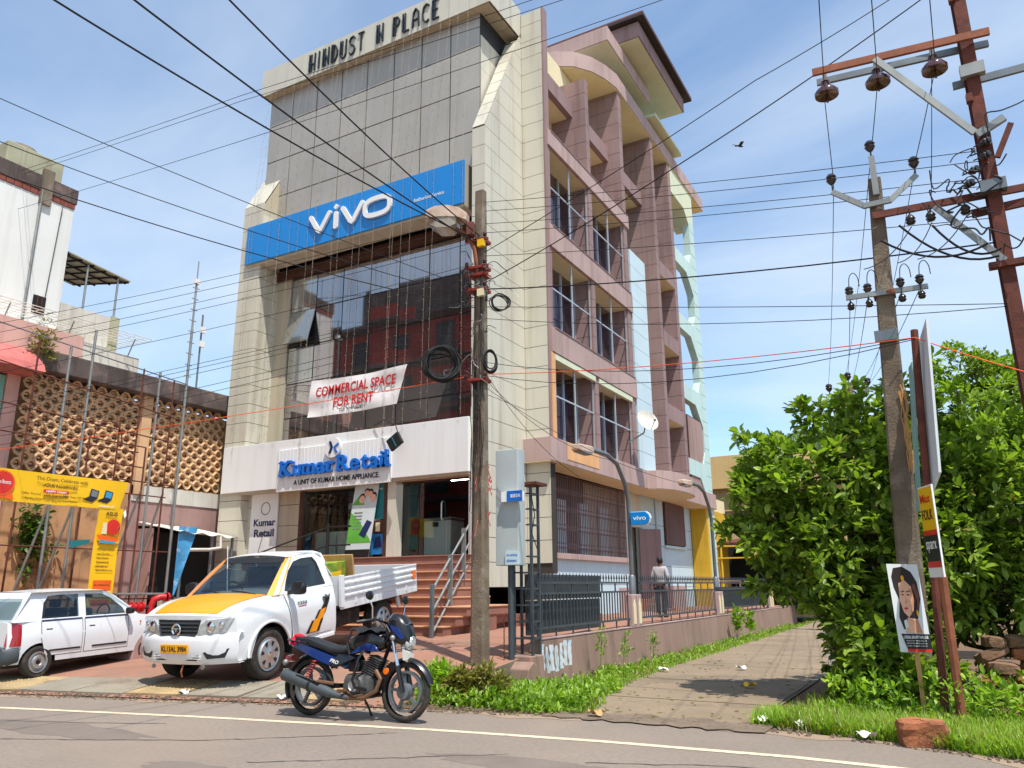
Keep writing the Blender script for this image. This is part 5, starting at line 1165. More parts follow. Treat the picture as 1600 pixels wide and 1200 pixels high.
MB().tube([(-.9, -.1, 1.76), (-1.05, -.1, 2.1)], .006, 5).build('aerial', 'car_black', T, True); MB().tube([(-.55, -.42, 1.2), (-.56, -.42, 1.9)], .008, 5).build('window_aerial', 'white', T, True)
Tm = Matrix.LocRotScale(T.location, T.rotation_euler, T.scale)
# carton in the bed
mat('carton_green', (118, 150, 40), .7, var=.5, sc=6, patch=.7, pcol=(196, 120, 40), psc=4); mat('wood_light', (196, 150, 96), .8, var=.15, sc=5)
cb = thing('produce_carton', 'green printed fruit carton with a wooden edge standing in the pickup bed', 'carton', Tm @ Vector((-2.2, .05, .80)))
cb.rotation_euler = T.rotation_euler; cb.scale = T.scale
MB().box(-.35, .30, -.5, .42, 0, .68).build('box', 'carton_green', cb, True, bevel=.01); MB().obox((-.42, .1, .40), .05, .9, .78, Matrix.Rotation(R(8), 3, 'Y')).build('wooden_slat', 'wood_light', cb, True); MB().box(.301, .306, -.3, .2, .3, .5).build('box_label', 'yellow_vinyl', cb, True)
MB().box(-.2, .2, .4205, .426, .3, .52).build('box_label', 'yellow_vinyl', cb, True)

# ---------------- hatchback (rear axle x = 0, nose +x)
A_S = .985; ax, ay = -14.70, 8.20
A = thing('hatchback_car', 'small white hatchback with dark grey rear bumper parked beside the kerb block', 'car', (ax, ay, gz(ax, ay)+.005))
A.rotation_euler = (0, R(-1.6), R(96)); A.scale = (A_S,)*3
RA = .33
def azb(x):
    for c in (0., 2.36):
        if abs(x-c) < RA: return max(.26, .26+math.sqrt(RA*RA-(x-c)**2)*.98)
    return .26
def azt(x):
    if x > 1.95: t = (x-1.95)/.9; return .955-.06*t-.14*t**3
    if x < -.2: return .95
    return .95
def ahw(x, z):
    w = .735-.02*max(0, (.5-z)/.25)-.05*max(0, (z-.7)/.25)
    if x > 2.2: w -= .10*((x-2.2)/.65)**2
    if x < 0: w -= .07*(-x/.55)**2
    return w
axs = [-.55, -.5, -.42]+[RA*math.sin(R(a)) for a in range(-90, 91, 15)]+[.5, .8, 1.1, 1.4, 1.7, 1.95]+[2.36+RA*math.sin(R(a)) for a in range(-90, 91, 15)]+[2.75, 2.82, 2.86]
MB_ = shell(axs, azb, azt, ahw, 6, .03, 8)
MB_.build('body', 'car_white', A, True, 32, fix=True); MB().box(-.5, 2.7, -.6, .6, .2, .4).build('underbody', 'chassis', A, True)
def acy(x, z): return .685-.15*max(0, (z-.95)/.48)
ao = [(2.08, .95), (1.85, 1.14), (1.55, 1.34), (1.30, 1.43), (.85, 1.455), (.82, .95)]
ai = [(1.78, .985), (1.72, 1.10), (1.48, 1.29), (1.28, 1.375), (.93, 1.385), (.90, .985)]
frame_side(ao, ai, acy, 'door_frame', 'car_white', A); side_glass(ai, acy, 'front_side_window', A)
bo = [(.82, .95), (.85, 1.455), (.40, 1.455), (.12, 1.44), (-.02, 1.30), (-.08, .95)]
bi = [(.76, .985), (.79, 1.385), (.40, 1.385), (.18, 1.37), (.08, 1.25), (.02, .985)]
frame_side(bo, bi, acy, 'door_frame', 'car_white', A); side_glass(bi, acy, 'rear_side_window', A)
for s in (1, -1):
    MB().add([(x, s*acy(x, z), z) for x, z in ((-.08, .95), (-.02, 1.30), (.12, 1.44), (-.12, 1.44), (-.30, 1.30), (-.46, 1.0), (-.50, .95))], [tuple(range(7))]).build('quarter_panel', 'car_white', A, True)
    for xa, xb in ((.0, .84), (.86, 1.85)):
        def adp(u, v, e=0, of=.004): x = xa+.02+(xb-xa-.04)*u; x = max(x, xa+.02+(.20*max(0, .5-v) if xa < .5 else 0)); z = .36+.57*v; return (x, s*(ahw(x, z)+of), z)
        MB().grid(lambda u, v: (lambda p: (p[0]+(u-.5)*.022, p[1]-s*.0025, p[2]+(v-.5)*.02))(adp(u, v)), 8, 6).build('door_gap', 'car_black', A, True, 50)
        d_ = MB().grid(adp, 8, 6).build('door', 'car_white', A, True, 50)
        hd = MB().box(xa+.10, xa+.23, s*ahw(1, .8)-.006, s*ahw(1, .8)+.018, .775, .815).build('handle', 'car_black', d_, True, bevel=.01)
        MB().box(xa+.18, xb-.04, s*.738-.006, s*.738+.012, .425, .455).build('rub_strip', 'car_black', d_, True, bevel=.006)
        MB().box(xa+.02, xb-.02, s*acy(1, .95)-.004, s*acy(1, .95)+.004, .945, .965).build('window_trim', 'letter_navy', d_, True)
    wheel(A, (0, s*.66, .265), .272, .155, s, 'steel'); wheel(A, (2.36, s*.66, .265), .272, .155, s, 'steel')
    MB().ell([(1.84, s*.80, 1.03, .06, .02), (1.81, s*.80, 1.03, .085, .06), (1.74, s*.80, 1.03, .085, .065), (1.72, s*.80, 1.03, .06, .05)], 12, .7).build('mirror', 'car_black', A, True, 40)
    MB().grid(lambda u, v: (-.585+.24*u+.06*v*(1-u), s*(ahw(-.5+.22*u, .6)+.014-.06*(1-u)**2-.035*v*v), .56+.40*v-.05*u*v), 6, 5).build('tail_light', 'lamp_red', A, True, 60)
    MB().grid(lambda u, v: (RA*math.cos(R(180*u)), s*(.70-.25*v), .26+RA*math.sin(R(180*u))), 12, 1).grid(lambda u, v: (2.36+RA*math.cos(R(180*u)), s*(.70-.25*v), .26+RA*math.sin(R(180*u))), 12, 1).build('arch_liner', 'car_black', A, True)
    MB().lathe([(.0001, .006), (.025, .004)], (2.1, s*.745, .80), 'y', 10).build('side_indicator', 'lamp_amber', A, True)
def arf(u, v):
    x = 1.32-1.50*u; s = 1-2*v; return (x, .605*s, 1.435+.045*(1-s*s)*math.sin(math.pi*(.15+.75*u))+.01*math.sin(math.pi*u))
MB().grid(arf, 12, 10).build('roof', 'car_white', A, True, 45)
MB().grid(lambda u, v: (2.08-.76*v+.04*(1-(1-2*u)**2), (1-2*u)*(.685-.085*v), .955+.485*v), 8, 5).build('windscreen', 'car_glass', A, True, 45)
MB().grid(lambda u, v: (-.50+.32*v-.05*(1-(1-2*u)**2)*(1-.5*v), (1-2*u)*(.685-.08*v), .955+.485*v), 8, 5).build('hatch', 'car_white', A, True, 45)
MB().grid(lambda u, v: (-.522+.22*v-.05*(1-(1-2*u)**2)*(1-.5*v), (1-2*u)*(.66-.07*v), 1.0+.345*v), 8, 5).build('rear_window', 'car_glass', A, True, 45)
MB().ell([(-.62, 0, .40, .50, .12), (-.60, 0, .40, .66, .17), (-.5, 0, .40, .735, .18), (-.36, 0, .42, .742, .17)], 24, .45).build('rear_bumper', 'plastic_grey', A, True, 50)
MB().ell([(2.94, 0, .42, .45, .10), (2.92, 0, .42, .60, .14), (2.8, 0, .42, .70, .15), (2.7, 0, .42, .71, .14)], 24, .45).build('front_bumper', 'car_white', A, True, 50)
for y in (-.34, .34):
    st_ = MB().box(.95, 1.15, y-.22, y+.22, .75, 1.12).build('seat_back', 'interior', A, True, bevel=.05); MB().box(.96, 1.06, y-.12, y+.12, 1.13, 1.28).build('headrest', 'interior', st_, True, bevel=.03)
MB().box(.0, .16, -.55, .55, .6, 1.12).build('rear_seat', 'interior', A, True, bevel=.05); MB().box(1.6, 1.95, -.62, .62, .7, .98).build('dashboard', 'interior', A, True, bevel=.03)
MB().tube([(1.55+.03*math.sin(t), -.33+.16*math.cos(t), 1.02+.14*math.sin(t)) for t in [2*math.pi*i/18 for i in range(18)]], .014, 6, True).build('steering_wheel', 'car_black', A, True)
MB().box(1.42, 1.46, -.11, .11, 1.29, 1.35).build('rear_view_mirror', 'car_black', A, True)

# ---------------- motorcycle (rear axle x = 0, front axle x = 1.27)
mat('bike_blue', (20, 56, 122), .22, var=.08, coat=.7); mat('bike_black', (20, 21, 24), .3, var=.12, coat=.3); mat('engine', (92, 92, 90), .5, metal=.5, var=.3, sc=12); mat('exhaust_brown', (116, 84, 62), .6, metal=.4, var=.3, sc=8); mat('seat_vinyl', (30, 33, 38), .55, var=.15); mat('shock_red', (140, 20, 26), .5); mat('red_cloth', (214, 20, 52), .9, var=.1); mat('visor_grey', (78, 84, 92), .3, var=.1, coat=.3)
K = thing('motorcycle', 'blue and black motorcycle on its side stand at the road edge', 'motorcycle', (-7.42, 7.92, .004)); KS_ = 1.13
K.rotation_euler = (R(-5), 0, R(3.5)); K.scale = (KS_,)*3
kb = lambda m, n, mt, p=K, sm=40, **k: m.build(n, mt, p, True, sm, **k)
wheel(K, (0, 0, .305), .305, .085, -1, 'alloy', 'rear_wheel')
fwz = wheel(K, (1.27, 0, .305), .305, .075, -1, 'alloy', 'front_wheel')
MB().lathe([(.0001, -.075), (.075, -.07), (.085, -.03), (.085, .03)], (1.27, 0, .305), 'y', 20).build('brake_drum', 'steel_grey', fwz, True, 40)
for s in (1, -1):
    fk = kb(MB().tube([(1.285, s*.085, .30), (1.20, s*.085, .56)], .028, 8), 'fork_leg', 'bike_black'); MB().tube([(1.20, s*.085, .56), (1.06, s*.085, .98)], .019, 8).build('fork_tube', 'chrome', fk, True, 40)
def fen(u, v, c=(1.27, .305), r=.345, a0=15, a1=150, w=.062):
    a = R(a0+(a1-a0)*u); s = 1-2*v; rr_ = r-.035*s*s; return (c[0]+rr_*math.cos(a), w*s*(1-.4*abs(2*u-1)**4), c[1]+rr_*math.sin(a))
kb(MB().grid(fen, 18, 6), 'front_mudguard', 'bike_black', sm=60)
kb(MB().prism([(.94, .44), (.99, .50), (1.1, .60), (1.2, .58), (1.12, .50), (1.02, .34), (.98, .28)], 'y', -.075, -.06), 'fork_cover', 'bike_black'); kb(MB().lathe([(.0001, -.012), (.032, -.01), (.036, 0)], (1.05, -.078, .50), 'y', 14), 'side_reflector', 'lamp_amber')
kb(MB().grid(lambda u, v: fen(u, v, (0, .305), .36, 75, 205, .075), 16, 6), 'rear_mudguard', 'bike_black', sm=60)
kb(MB().box(-.36, -.34, -.09, .09, .36, .48), 'number_plate', 'white_dirty'); kb(MB().ell([(-.40, 0, .58, .03, .02), (-.36, 0, .59, .075, .04), (-.28, 0, .60, .07, .04)], 10), 'tail_light', 'lamp_red')
kb(MB().sphere((-.30, -.13, .55), .035, 10, 8), 'rear_indicator', 'galv')
# frame and swing arm
kb(MB().tube([(1.05, 0, .86), (.85, 0, .74), (.45, 0, .66), (.05, 0, .64)], .022, 6).tube([(1.05, 0, .84), (.92, 0, .50), (.84, 0, .30), (.50, 0, .27)], .024, 6), 'frame_tube', 'bike_black')
kb(MB().bar((.0, -.09, .305), (.45, -.08, .33), .03, .05).bar((.0, .09, .305), (.45, .08, .33), .03, .05), 'swing_arm', 'bike_black')
for s in (1, -1):
    sh_ = MB()
    for i in range(9): z = i/9; sh_.lathe([(.028, -.008), (.034, 0), (.028, .008)], (.02+.10*z, s*.125, .36+.24*z), 'z', 10)
    kb(sh_, 'shock_absorber', 'shock_red'); 
# engine
kb(MB().ell([(.50, 0, .32, .06, .08), (.54, 0, .33, .13, .13), (.72, 0, .34, .14, .14), (.86, 0, .34, .12, .12), (.90, 0, .34, .05, .06)], 16, .7), 'crankcase', 'engine')
kb(MB().lathe([(.0001, -.155), (.085, -.15), (.10, -.12)], (.70, 0, .35), 'y', 20), 'clutch_cover', 'engine'); kb(MB().lathe([(.0001, .02), (.06, .012), (.07, 0)], (.70, -.17, .35), 'y', 12), 'clutch_boss', 'galv')
cyl = MB()
for i in range(9): cyl.obox((.80+.012*i, 0, .46+.021*i), .17, .17, .010, Matrix.Rotation(R(20), 3, 'Y'))
kb(cyl, 'cylinder_fins', 'engine', sm=None); kb(MB().obox((.84, 0, .54), .12, .12, .22, Matrix.Rotation(R(20), 3, 'Y')), 'cylinder', 'bike_black', sm=None); kb(MB().box(.56, .70, -.10, .10, .48, .60), 'air_box', 'bike_black', bevel=.02)
kb(MB().tube([(.92, -.08, .50), (1.0, -.10, .42), (.97, -.12, .30), (.82, -.14, .22), (.62, -.16, .215)], .024, 8), 'exhaust_header', 'exhaust_brown')
kb(MB().tube([(.64, -.165, .215), (.52, -.175, .235), (.42, -.18, .255), (.30, -.185, .285), (.0, -.19, .36), (-.24, -.19, .42), (-.26, -.19, .425)], [.026, .034, .05, .058, .064, .064, .05], 14), 'muffler', 'plastic_grey'); kb(MB().tube([(.16, -.188, .318), (.13, -.188, .327)], .066, 14), 'muffler_band', 'car_black')
kb(MB().bar((-.05, -.225, .40), (.28, -.225, .33), .02, .06), 'heat_shield', 'bike_black')
kb(MB().tube([(.60, -.30, .29), (.60, -.10, .28)], .018, 6), 'foot_peg', 'exhaust_brown'); kb(MB().tube([(.62, -.16, .28), (.74, -.19, .24), (.86, -.20, .26)], .010, 6), 'brake_pedal', 'exhaust_brown'); kb(MB().tube([(.25, -.22, .37), (.42, -.14, .35)], .02, 6), 'pillion_peg', 'exhaust_brown')
kb(MB().tube([(.62, .1, .26), (.66, .2, .12), (.68, .26, .01)], .013, 6), 'side_stand', 'bike_black')
kb(MB().tube([(.80, -.06, .68), (.82, -.20, .70), (.80, -.25, .62), (.74, -.25, .40), (.76, -.22, .33), (.86, -.08, .30)], .016, 8), 'leg_guard', 'bike_black')
kb(MB().tube([(.88, -.06, .30), (1.0, -.05, .26), (.7, -.05, .22)], .018, 6), 'belly_tube', 'bike_black')
# bodywork
kb(MB().ell([(.50, 0, .74, .05, .05), (.54, 0, .76, .10, .09), (.66, 0, .79, .135, .115), (.80, 0, .81, .145, .125), (.92, 0, .81, .125, .11), (.99, 0, .79, .07, .06)], 20, .8), 'fuel_tank', 'bike_black')
for s in (1, -1):
    kb(MB().prism([(.60, .66), (.78, .70), (.98, .70), (.93, .76), (.82, .78), (.70, .73)], 'y', s*.135, s*.15), 'tank_shroud', 'bike_blue', bevel=.006)
    kb(MB().loft([[(x, s*y, z) for x, y, z in ((.66, .02, .66), (.62, .13, .60), (.50, .135, .54), (.36, .13, .50), (.30, .12, .56), (.42, .11, .66))], [(x, s*(y+.012), z) for x, y, z in ((.64, .02, .655), (.60, .135, .60), (.50, .14, .555), (.38, .135, .53), (.34, .125, .57), (.43, .115, .645))]]), 'side_panel', 'bike_black', sm=30)
    kb(MB().loft([[(-.34, s*.03, .76), (-.34, s*.05, .78), (-.34, s*.05, .74)], [(-.10, s*.09, .69), (-.12, s*.13, .76), (-.10, s*.125, .68)], [(.15, s*.09, .60), (.13, s*.145, .70), (.18, s*.135, .58)], [(.38, s*.08, .50), (.40, s*.12, .62), (.44, s*.12, .50)]]), 'tail_panel', 'bike_blue', sm=50)
text('PRO', 'badge', 'white', K, (.34, -.152, .575), (1, 0, -.25), (.2, 0, 1), width=.12, height=.04, depth=.004, off=.02, shear=.3, local=True)
kb(MB().ell([(-.26, 0, .80, .06, .02), (-.22, 0, .80, .105, .04), (-.02, 0, .785, .125, .05), (.12, 0, .745, .13, .05), (.30, 0, .70, .13, .055), (.46, 0, .70, .11, .055), (.56, 0, .74, .07, .05), (.58, 0, .75, .05, .03)], 16, .7), 'seat', 'seat_vinyl')
kb(MB().tube([(-.02, -.13, .76), (-.24, -.13, .78), (-.36, -.06, .80), (-.36, .06, .80), (-.24, .13, .78), (-.02, .13, .76)], .013, 6), 'grab_rail', 'bike_black')
kb(MB().ell([(1.02, 0, .93, .10, .10), (1.08, 0, .95, .125, .15), (1.18, 0, .93, .125, .16), (1.26, 0, .88, .10, .13), (1.31, 0, .83, .06, .07)], 18, .75), 'headlamp_fairing', 'bike_black')
kb(MB().loft([[(1.04, -.10, 1.05), (1.02, 0, 1.10), (1.04, .10, 1.05)], [(1.16, -.115, 1.03), (1.15, 0, 1.09), (1.16, .115, 1.03)], [(1.27, -.09, .97), (1.28, 0, 1.0), (1.27, .09, .97)]], closed=False), 'visor', 'visor_grey', sm=60)
for s in (1, -1): kb(MB().prism([(1.08, .98), (1.20, .94), (1.28, .84), (1.24, .83), (1.12, .92)], 'y', s*.118, s*.13), 'fairing_stripe', 'bike_blue')
kb(MB().ell([(1.22, 0, .80, .075, .05), (1.28, 0, .80, .08, .08), (1.325, 0, .81, .045, .05)], 14), 'headlight', 'lamp_clear')
kb(MB().tube([(.88, -.36, 1.0), (.98, -.26, 1.03), (1.02, -.12, 1.0), (1.02, .12, 1.0), (.98, .26, 1.03), (.88, .36, 1.0)], .013, 8), 'handlebar', 'bike_black')
for s in (1, -1):
    kb(MB().tube([(.84, s*.39, .99), (.90, s*.33, 1.01)], .019, 8), 'grip', 'bike_black'); kb(MB().tube([(.96, s*.28, 1.03), (.97, s*.31, 1.15), (.95, s*.34, 1.22)], .008, 6), 'mirror_stem', 'chrome')
    kb(MB().ell([(.925, s*.35, 1.27, .02, .02), (.935, s*.35, 1.27, .06, .045), (.955, s*.35, 1.27, .065, .05), (.975, s*.35, 1.27, .03, .025)], 14), 'mirror', 'bike_black'); kb(MB().tube([(.97, s*.22, 1.01), (1.0, s*.33, .985)], .007, 5), 'lever', 'chrome'); kb(MB().sphere((1.16, s*.165, .84), .03, 10, 8), 'front_indicator', 'galv')
kb(MB().tube([(1.0, -.1, 1.0), (1.1, -.13, .9), (1.0, -.1, .75)], .008, 5).tube([(.98, -.2, 1.02), (1.14, -.1, .85), (1.2, -.09, .5), (1.26, -.09, .36)], .006, 5), 'control_cable', 'bike_black')
kb(MB().prism([(1.22, .74), (1.30, .70), (1.30, .60), (1.24, .62)], 'y', -.06, .06), 'front_number_plate', 'white_dirty')
o = thing('red_cloth', 'crumpled red cloth tied at the back of the motorcycle seat', 'cloth', (-7.7, 7.9, .9))
o.matrix_world = Matrix.LocRotScale(K.location, K.rotation_euler, K.scale)
MB().grid(lambda u, v: (-.30+.14*u+.02*math.sin(v*9), -.13+.26*v, .845-.10*abs(2*v-1)**2+.02*math.sin(u*8+v*5)), 8, 10).build('cloth', 'red_cloth', o, True, 60); MB().sphere((-.22, -.05, .84), .04, 8, 6, (1.4, 1, .7)).build('knot', 'red_cloth', o, True, 60)
o = thing('tank_bag', 'folded black rain cover lying over the motorcycle tank', 'cover', (-6.6, 7.95, 1.0))
o.matrix_world = Matrix.LocRotScale(K.location, K.rotation_euler, K.scale)
MB().grid(lambda u, v: (.56+.40*u, -.15+.30*v, .905+.035*math.sin(math.pi*v)+.018*math.sin(u*11)+.01*math.sin(v*13)), 12, 10).build('cover', 'car_black', o, True, 60); MB().tube([(.6, -.14, .90), (.56, -.16, .78), (.60, -.15, .66)], .012, 5).build('strap', 'car_black', o, True)
# ---------------------------------------------------------------- poles and wires
mat('pole_wood', (112, 98, 82), .95, var=.25, sc=3, bump=.7, bsc=30, streak=.8, scol=(58, 50, 44), patch=.5, pcol=(150, 140, 124), psc=2.5)
mat('lamp_shell', (196, 172, 152), .5, var=.15, sc=5, patch=.4, pcol=(140, 84, 60), psc=4); mat('lamp_lens', (150, 140, 124), .2, var=.25, sc=3, coat=.4, patch=.6, pcol=(150, 104, 76), psc=2)
mat('wire_black', (18, 17, 18), .7, var=.1); mat('wire_orange', (226, 88, 30), .7, var=.05); mat('clamp_red', (134, 46, 36), .7, var=.2); mat('insul_brown', (74, 34, 32), .15, var=.1, coat=.8); mat('insul_black', (34, 30, 32), .25, var=.1, coat=.5); mat('plastic_pink', (204, 112, 96), .7, var=.15)
def curvy(P, k=4):
    P = [Vector(p) for p in P]; out = []
    for i in range(len(P)-1):
        p0, p1, p2, p3 = P[max(i-1, 0)], P[i], P[i+1], P[min(i+2, len(P)-1)]
        for j in range(k):
            t = j/k; out.append(.5*((2*p1)+(p2-p0)*t+(2*p0-5*p1+4*p2-p3)*t*t+(3*p1-p0-3*p2+p3)*t**3))
    out.append(P[-1]); return out
def sagline(P, sag, n=10):
    out = []
    for a, b in zip(P, P[1:]):
        a = Vector(a); b = Vector(b)
        for i in range(n): t = i/n; out.append(a.lerp(b, t)-Vector((0, 0, sag*4*t*(1-t))))
    out.append(Vector(P[-1])); return out
LP = thing('lamp_pole', 'weathered concrete pole with street lamp and tangled cables at the forecourt corner', 'pole', (-7.2, 11.7, 0))
MB().loft([[(-7.2+sx_*w, 11.7+sy_*w*.8, z) for sx_, sy_ in ((-1, -.7), (-.7, -1), (.7, -1), (1, -.7), (1, .7), (.7, 1), (-.7, 1), (-1, .7))] for z, w in ((-.2, .145), (3, .13), (6, .112), (9.05, .095))]).build('shaft', 'pole_wood', LP)
arm = MB().tube([(-7.2, 11.6, 7.3), (-7.22, 11.5, 7.75), (-7.32, 11.38, 8.05), (-7.5, 11.3, 8.15)], .04, 8).build('lamp_arm', 'rust_orange', LP, smooth=50)
ax_ = Vector((-.93, -.28, .06)).normalized(); sd_ = ax_.cross(Vector((0, 0, 1))).normalized(); up_ = sd_.cross(ax_)
def lampring(t, w, h0, h1): c = Vector((-7.30, 11.30, 8.32))+ax_*t; return [c+sd_*a*w+up_*(h1 if b > 0 else h0) for a, b in ((-1, -1), (-.6, -1.0), (.6, -1.0), (1, -1), (1, .6), (.7, 1), (-.7, 1), (-1, .6))]
MB().loft([lampring(-.05, .10, -.06, .08), lampring(.08, .17, -.03, .16), lampring(.3, .22, -.03, .2), lampring(.55, .23, -.03, .19), lampring(.72, .19, -.02, .14), lampring(.76, .14, 0, .08)]).build('lamp_housing', 'lamp_shell', LP, smooth=50)
MB().loft([lampring(.14, .15, -.16, -.035), lampring(.26, .20, -.24, -.035), lampring(.5, .21, -.24, -.035), lampring(.68, .16, -.13, -.035)]).build('lamp_lens', 'lamp_lens', LP, smooth=60)
MB().obox((-7.22, 11.36, 8.1), .16, .16, .28, Matrix.Rotation(R(25), 3, 'Z')).build('lamp_bracket', 'rust', LP, bevel=.02)
for z in (7.95, 7.4, 6.95, 5.2, 7.25):
    MB().obox((-7.2, 11.68, z), .34, .24, .06).build('clamp', 'clamp_red', LP); MB().bar((-7.45, 11.55, z+.03), (-6.95, 11.55, z-.01), .05, .05).build('clamp_arm', 'clamp_red', LP)
    for dx in (-.2, .2): MB().lathe([(.0001, .05), (.035, .04), (.045, 0), (.03, -.04)], (-7.2+dx, 11.52, z+.08), 'z', 10).build('insulator', 'insul_brown', LP)
for k, z in enumerate((7.8, 6.8)): MB().box(-7.16, -7.02, 11.5, 11.58, z, z+.14).build('junction_box', 'yellow_vinyl' if k == 0 else 'cream', LP)
rc = random.Random(3)
def coil(c, r, n, mt, th, tilt, label, sq=1.):
    o = thing('cable_coil', label, 'cable coil', c); q = Vector(c); rt_ = Vector((math.cos(HEAD), math.sin(HEAD), 0)); dp_ = Vector((-math.sin(HEAD), math.cos(HEAD), 0))
    for i in range(n):
        rr = r*(.80+.28*rc.random()); ph = rc.random()*.5; off = Vector((rc.gauss(0, .02), rc.gauss(0, .02), rc.gauss(0, .02)))
        MB().tube([q+off+(rt_*math.cos(t)*sq+Vector((0, 0, 1))*math.sin(t))*rr*(1+.04*math.sin(3*t+ph*9))+dp_*(.05*math.sin(t+ph*6)+tilt*math.cos(t)*r) for t in [2*math.pi*j/28 for j in range(28)]], th, 5, True).build('cable_loop', mt, o, smooth=60)
    return o
coil((-7.75, 11.25, 5.52), .30, 26, 'wire_black', .013, .1, 'thick black cable coil hanging on the left of the lamp pole')
coil((-6.86, 11.85, 6.72), .17, 5, 'wire_black', .011, .1, 'small thin black cable coil beside the pole against the cream cladding')
coil((-7.0, 11.72, 5.55), .20, 6, 'wire_black', .013, .1, 'narrow black cable coil tied to the pole above the orange wire', .55)
tg = thing('cable_tangle', 'tangle of thin loose cables hanging under the street lamp', 'cables', (-7.3, 11.5, 7.2))
for i in range(34):
    z = rc.choice((7.5, 7.3, 7.1, 6.95, 6.2, 5.6, 5.3)); s = rc.choice((-1, -1, 1)); l = rc.uniform(.15, .55)
    P = [Vector((-7.2+s*.1, 11.55, z))]
    for k in range(6): P.append(P[-1]+Vector((s*rc.gauss(.05, .09), rc.gauss(-.01, .05), rc.gauss(-.05, .10)))*l*2)
    MB().tube(curvy(P), rc.choice((.005, .006, .008)), 4).build('loose_cable', rc.choice(('wire_black', 'wire_black', 'mullion', 'galv')), tg)
for i in range(22):   # cables running down the shaft
    a = rc.uniform(-.13, .13); z0 = rc.uniform(4.2, 7.6); MB().tube([(-7.2+a+rc.gauss(0, .01), 11.57+rc.gauss(0, .01), z0-.28*k) for k in range(rc.randint(4, 10))], .008, 4).build('loose_cable', rc.choice(('wire_black', 'wire_black', 'wood_dark')), tg)
rb = thing('plastic_streamers', 'faded pink plastic strips tied round the lamp pole', 'streamers', (-7.0, 11.65, 3.2))
for i in range(12):
    z = rc.choice((3.5, 3.4, 3.1, 2.7, 2.65, 3.3)); a = rc.uniform(-1, .9); l = rc.uniform(.15, .42)
    MB().grid(lambda u, v: (-7.1+.03*i*0+(.12+.25*l*u)*(1 if a > -.6 else -.6), 11.58-.02*u, z+l*a*u*.9+.05*v+.03*math.sin(u*6)), 6, 1).build('strip', 'plastic_pink', rb, smooth=60)
# right-hand concrete pole
CP = thing('concrete_pole', 'leaning grey concrete pole with V-shaped steel arm and black insulators', 'pole', (-.62, 11.57, 0))
def cpt(z): return Vector((-.62+.29*z/7.4, 11.57, z))
MB().loft([[cpt(z)+Vector((a*w, b*w*.8, 0)) for a, b in ((-1, -.8), (-.8, -1), (.8, -1), (1, -.8), (1, .8), (.8, 1), (-.8, 1), (-1, .8))] for z, w in ((-.2, .165), (3, .14), (5.5, .115), (7.3, .085))]).build('shaft', 'pole_wood', CP)
MB().bar((-.91, 11.45, 7.2), (-.50, 11.45, 6.86), .05, .075).bar((-.52, 11.44, 6.86), (-.16, 11.44, 6.86), .05, .075).bar((-.18, 11.46, 6.86), (.21, 11.57, 7.22), .05, .075).build('v_arm', 'galv', CP)
MB().box(-.37, -.29, 11.43, 11.52, 7.0, 7.62).build('pole_cap_iron', 'galv', CP)
INS = MB().lathe([(.0001, .13), (.05, .12), (.075, .08), (.055, .06), (.075, .03), (.06, 0), (.03, -.04), (.012, -.05), (.012, -.15)], (0, 0, 0), 'z', 14).mesh('pin_insulator', 'insul_black')
INS.polygons.foreach_set('use_smooth', [True]*len(INS.polygons)); INS.set_sharp_from_angle(angle=R(50))
for p in ((-.90, 11.45, 7.36), (-.33, 11.47, 7.75), (.20, 11.57, 7.38)): o = inst(INS, 'pin_insulator', CP, p)
MB().bar((-.90, 11.40, 5.5), (.14, 11.48, 5.5), .04, .07).build('lower_arm', 'galv', CP); MB().obox((-.41, 11.55, 5.5), .28, .26, .06).build('band_clamp', 'rust_orange', CP)
for x, z in ((-.85, 5.55), (-.61, 5.55), (-.19, 5.55), (.05, 5.55)):
    inst(INS, 'pin_insulator', CP, (x, 11.44, z+.02), (0, 0, 0), (.8, .8, .8)); inst(INS, 'pin_insulator', CP, (x, 11.44, z-.14), (math.pi, 0, 0), (.7, .7, .7)); MB().tube(curvy([(x, 11.44, z+.05), (x+.02, 11.44, z+.26), (x+.08, 11.44, z+.32), (x+.13, 11.44, z+.24), (x+.14, 11.43, z+.1)]), .006, 4).build('jumper', 'wire_black', CP)
MB().box(-.60, -.32, 11.40, 11.46, 4.80, 4.95).build('bracket', 'steel_grey', CP)
for i in range(10): MB().tube([cpt(3.2)+Vector((.13+rc.gauss(0, .03), -.13, .9-.22*k+rc.gauss(0, .04))) for k in range(6)], .006, 4).build('dry_vine', 'wood_light', CP)
# rusty rail post with cross-arms
RP = thing('rail_post', 'rust-red steel rail post carrying cross-arms and brown disc insulators', 'pole', (1.08, 11.5, 0))
m = MB()
m.prism([(1.0, 11.42), (1.16, 11.42), (1.16, 11.46), (1.10, 11.47), (1.10, 11.58), (1.18, 11.60), (1.18, 11.63), (.98, 11.63), (.98, 11.60), (1.06, 11.58), (1.06, 11.47), (1.0, 11.46)], 'z', -.2, 10.8).build('rail', 'rust', RP)
MB().bar((-.95, 11.10, 9.04), (1.36, 11.38, 9.04), .05, .11).build('cross_arm', 'rust_orange', RP); MB().bar((-.93, 11.42, 9.06), (1.36, 11.70, 9.06), .05, .10).build('cross_arm', 'steel_grey', RP)
MB().bar((-.10, 11.16, 9.0), (.98, 11.38, 7.55), .04, .09).build('brace', 'galv', RP)
DSC = MB().lathe([(.0001, .10), (.05, .10), (.055, .02), (.10, .0), (.135, -.05), (.13, -.09), (.08, -.07), (.03, -.05), (.012, -.06), (.012, -.18)], (0, 0, 0), 'z', 18)
DSM = DSC.mesh('disc_insulator', 'insul_brown'); DSM.polygons.foreach_set('use_smooth', [True]*len(DSM.polygons)); DSM.set_sharp_from_angle(angle=R(50))
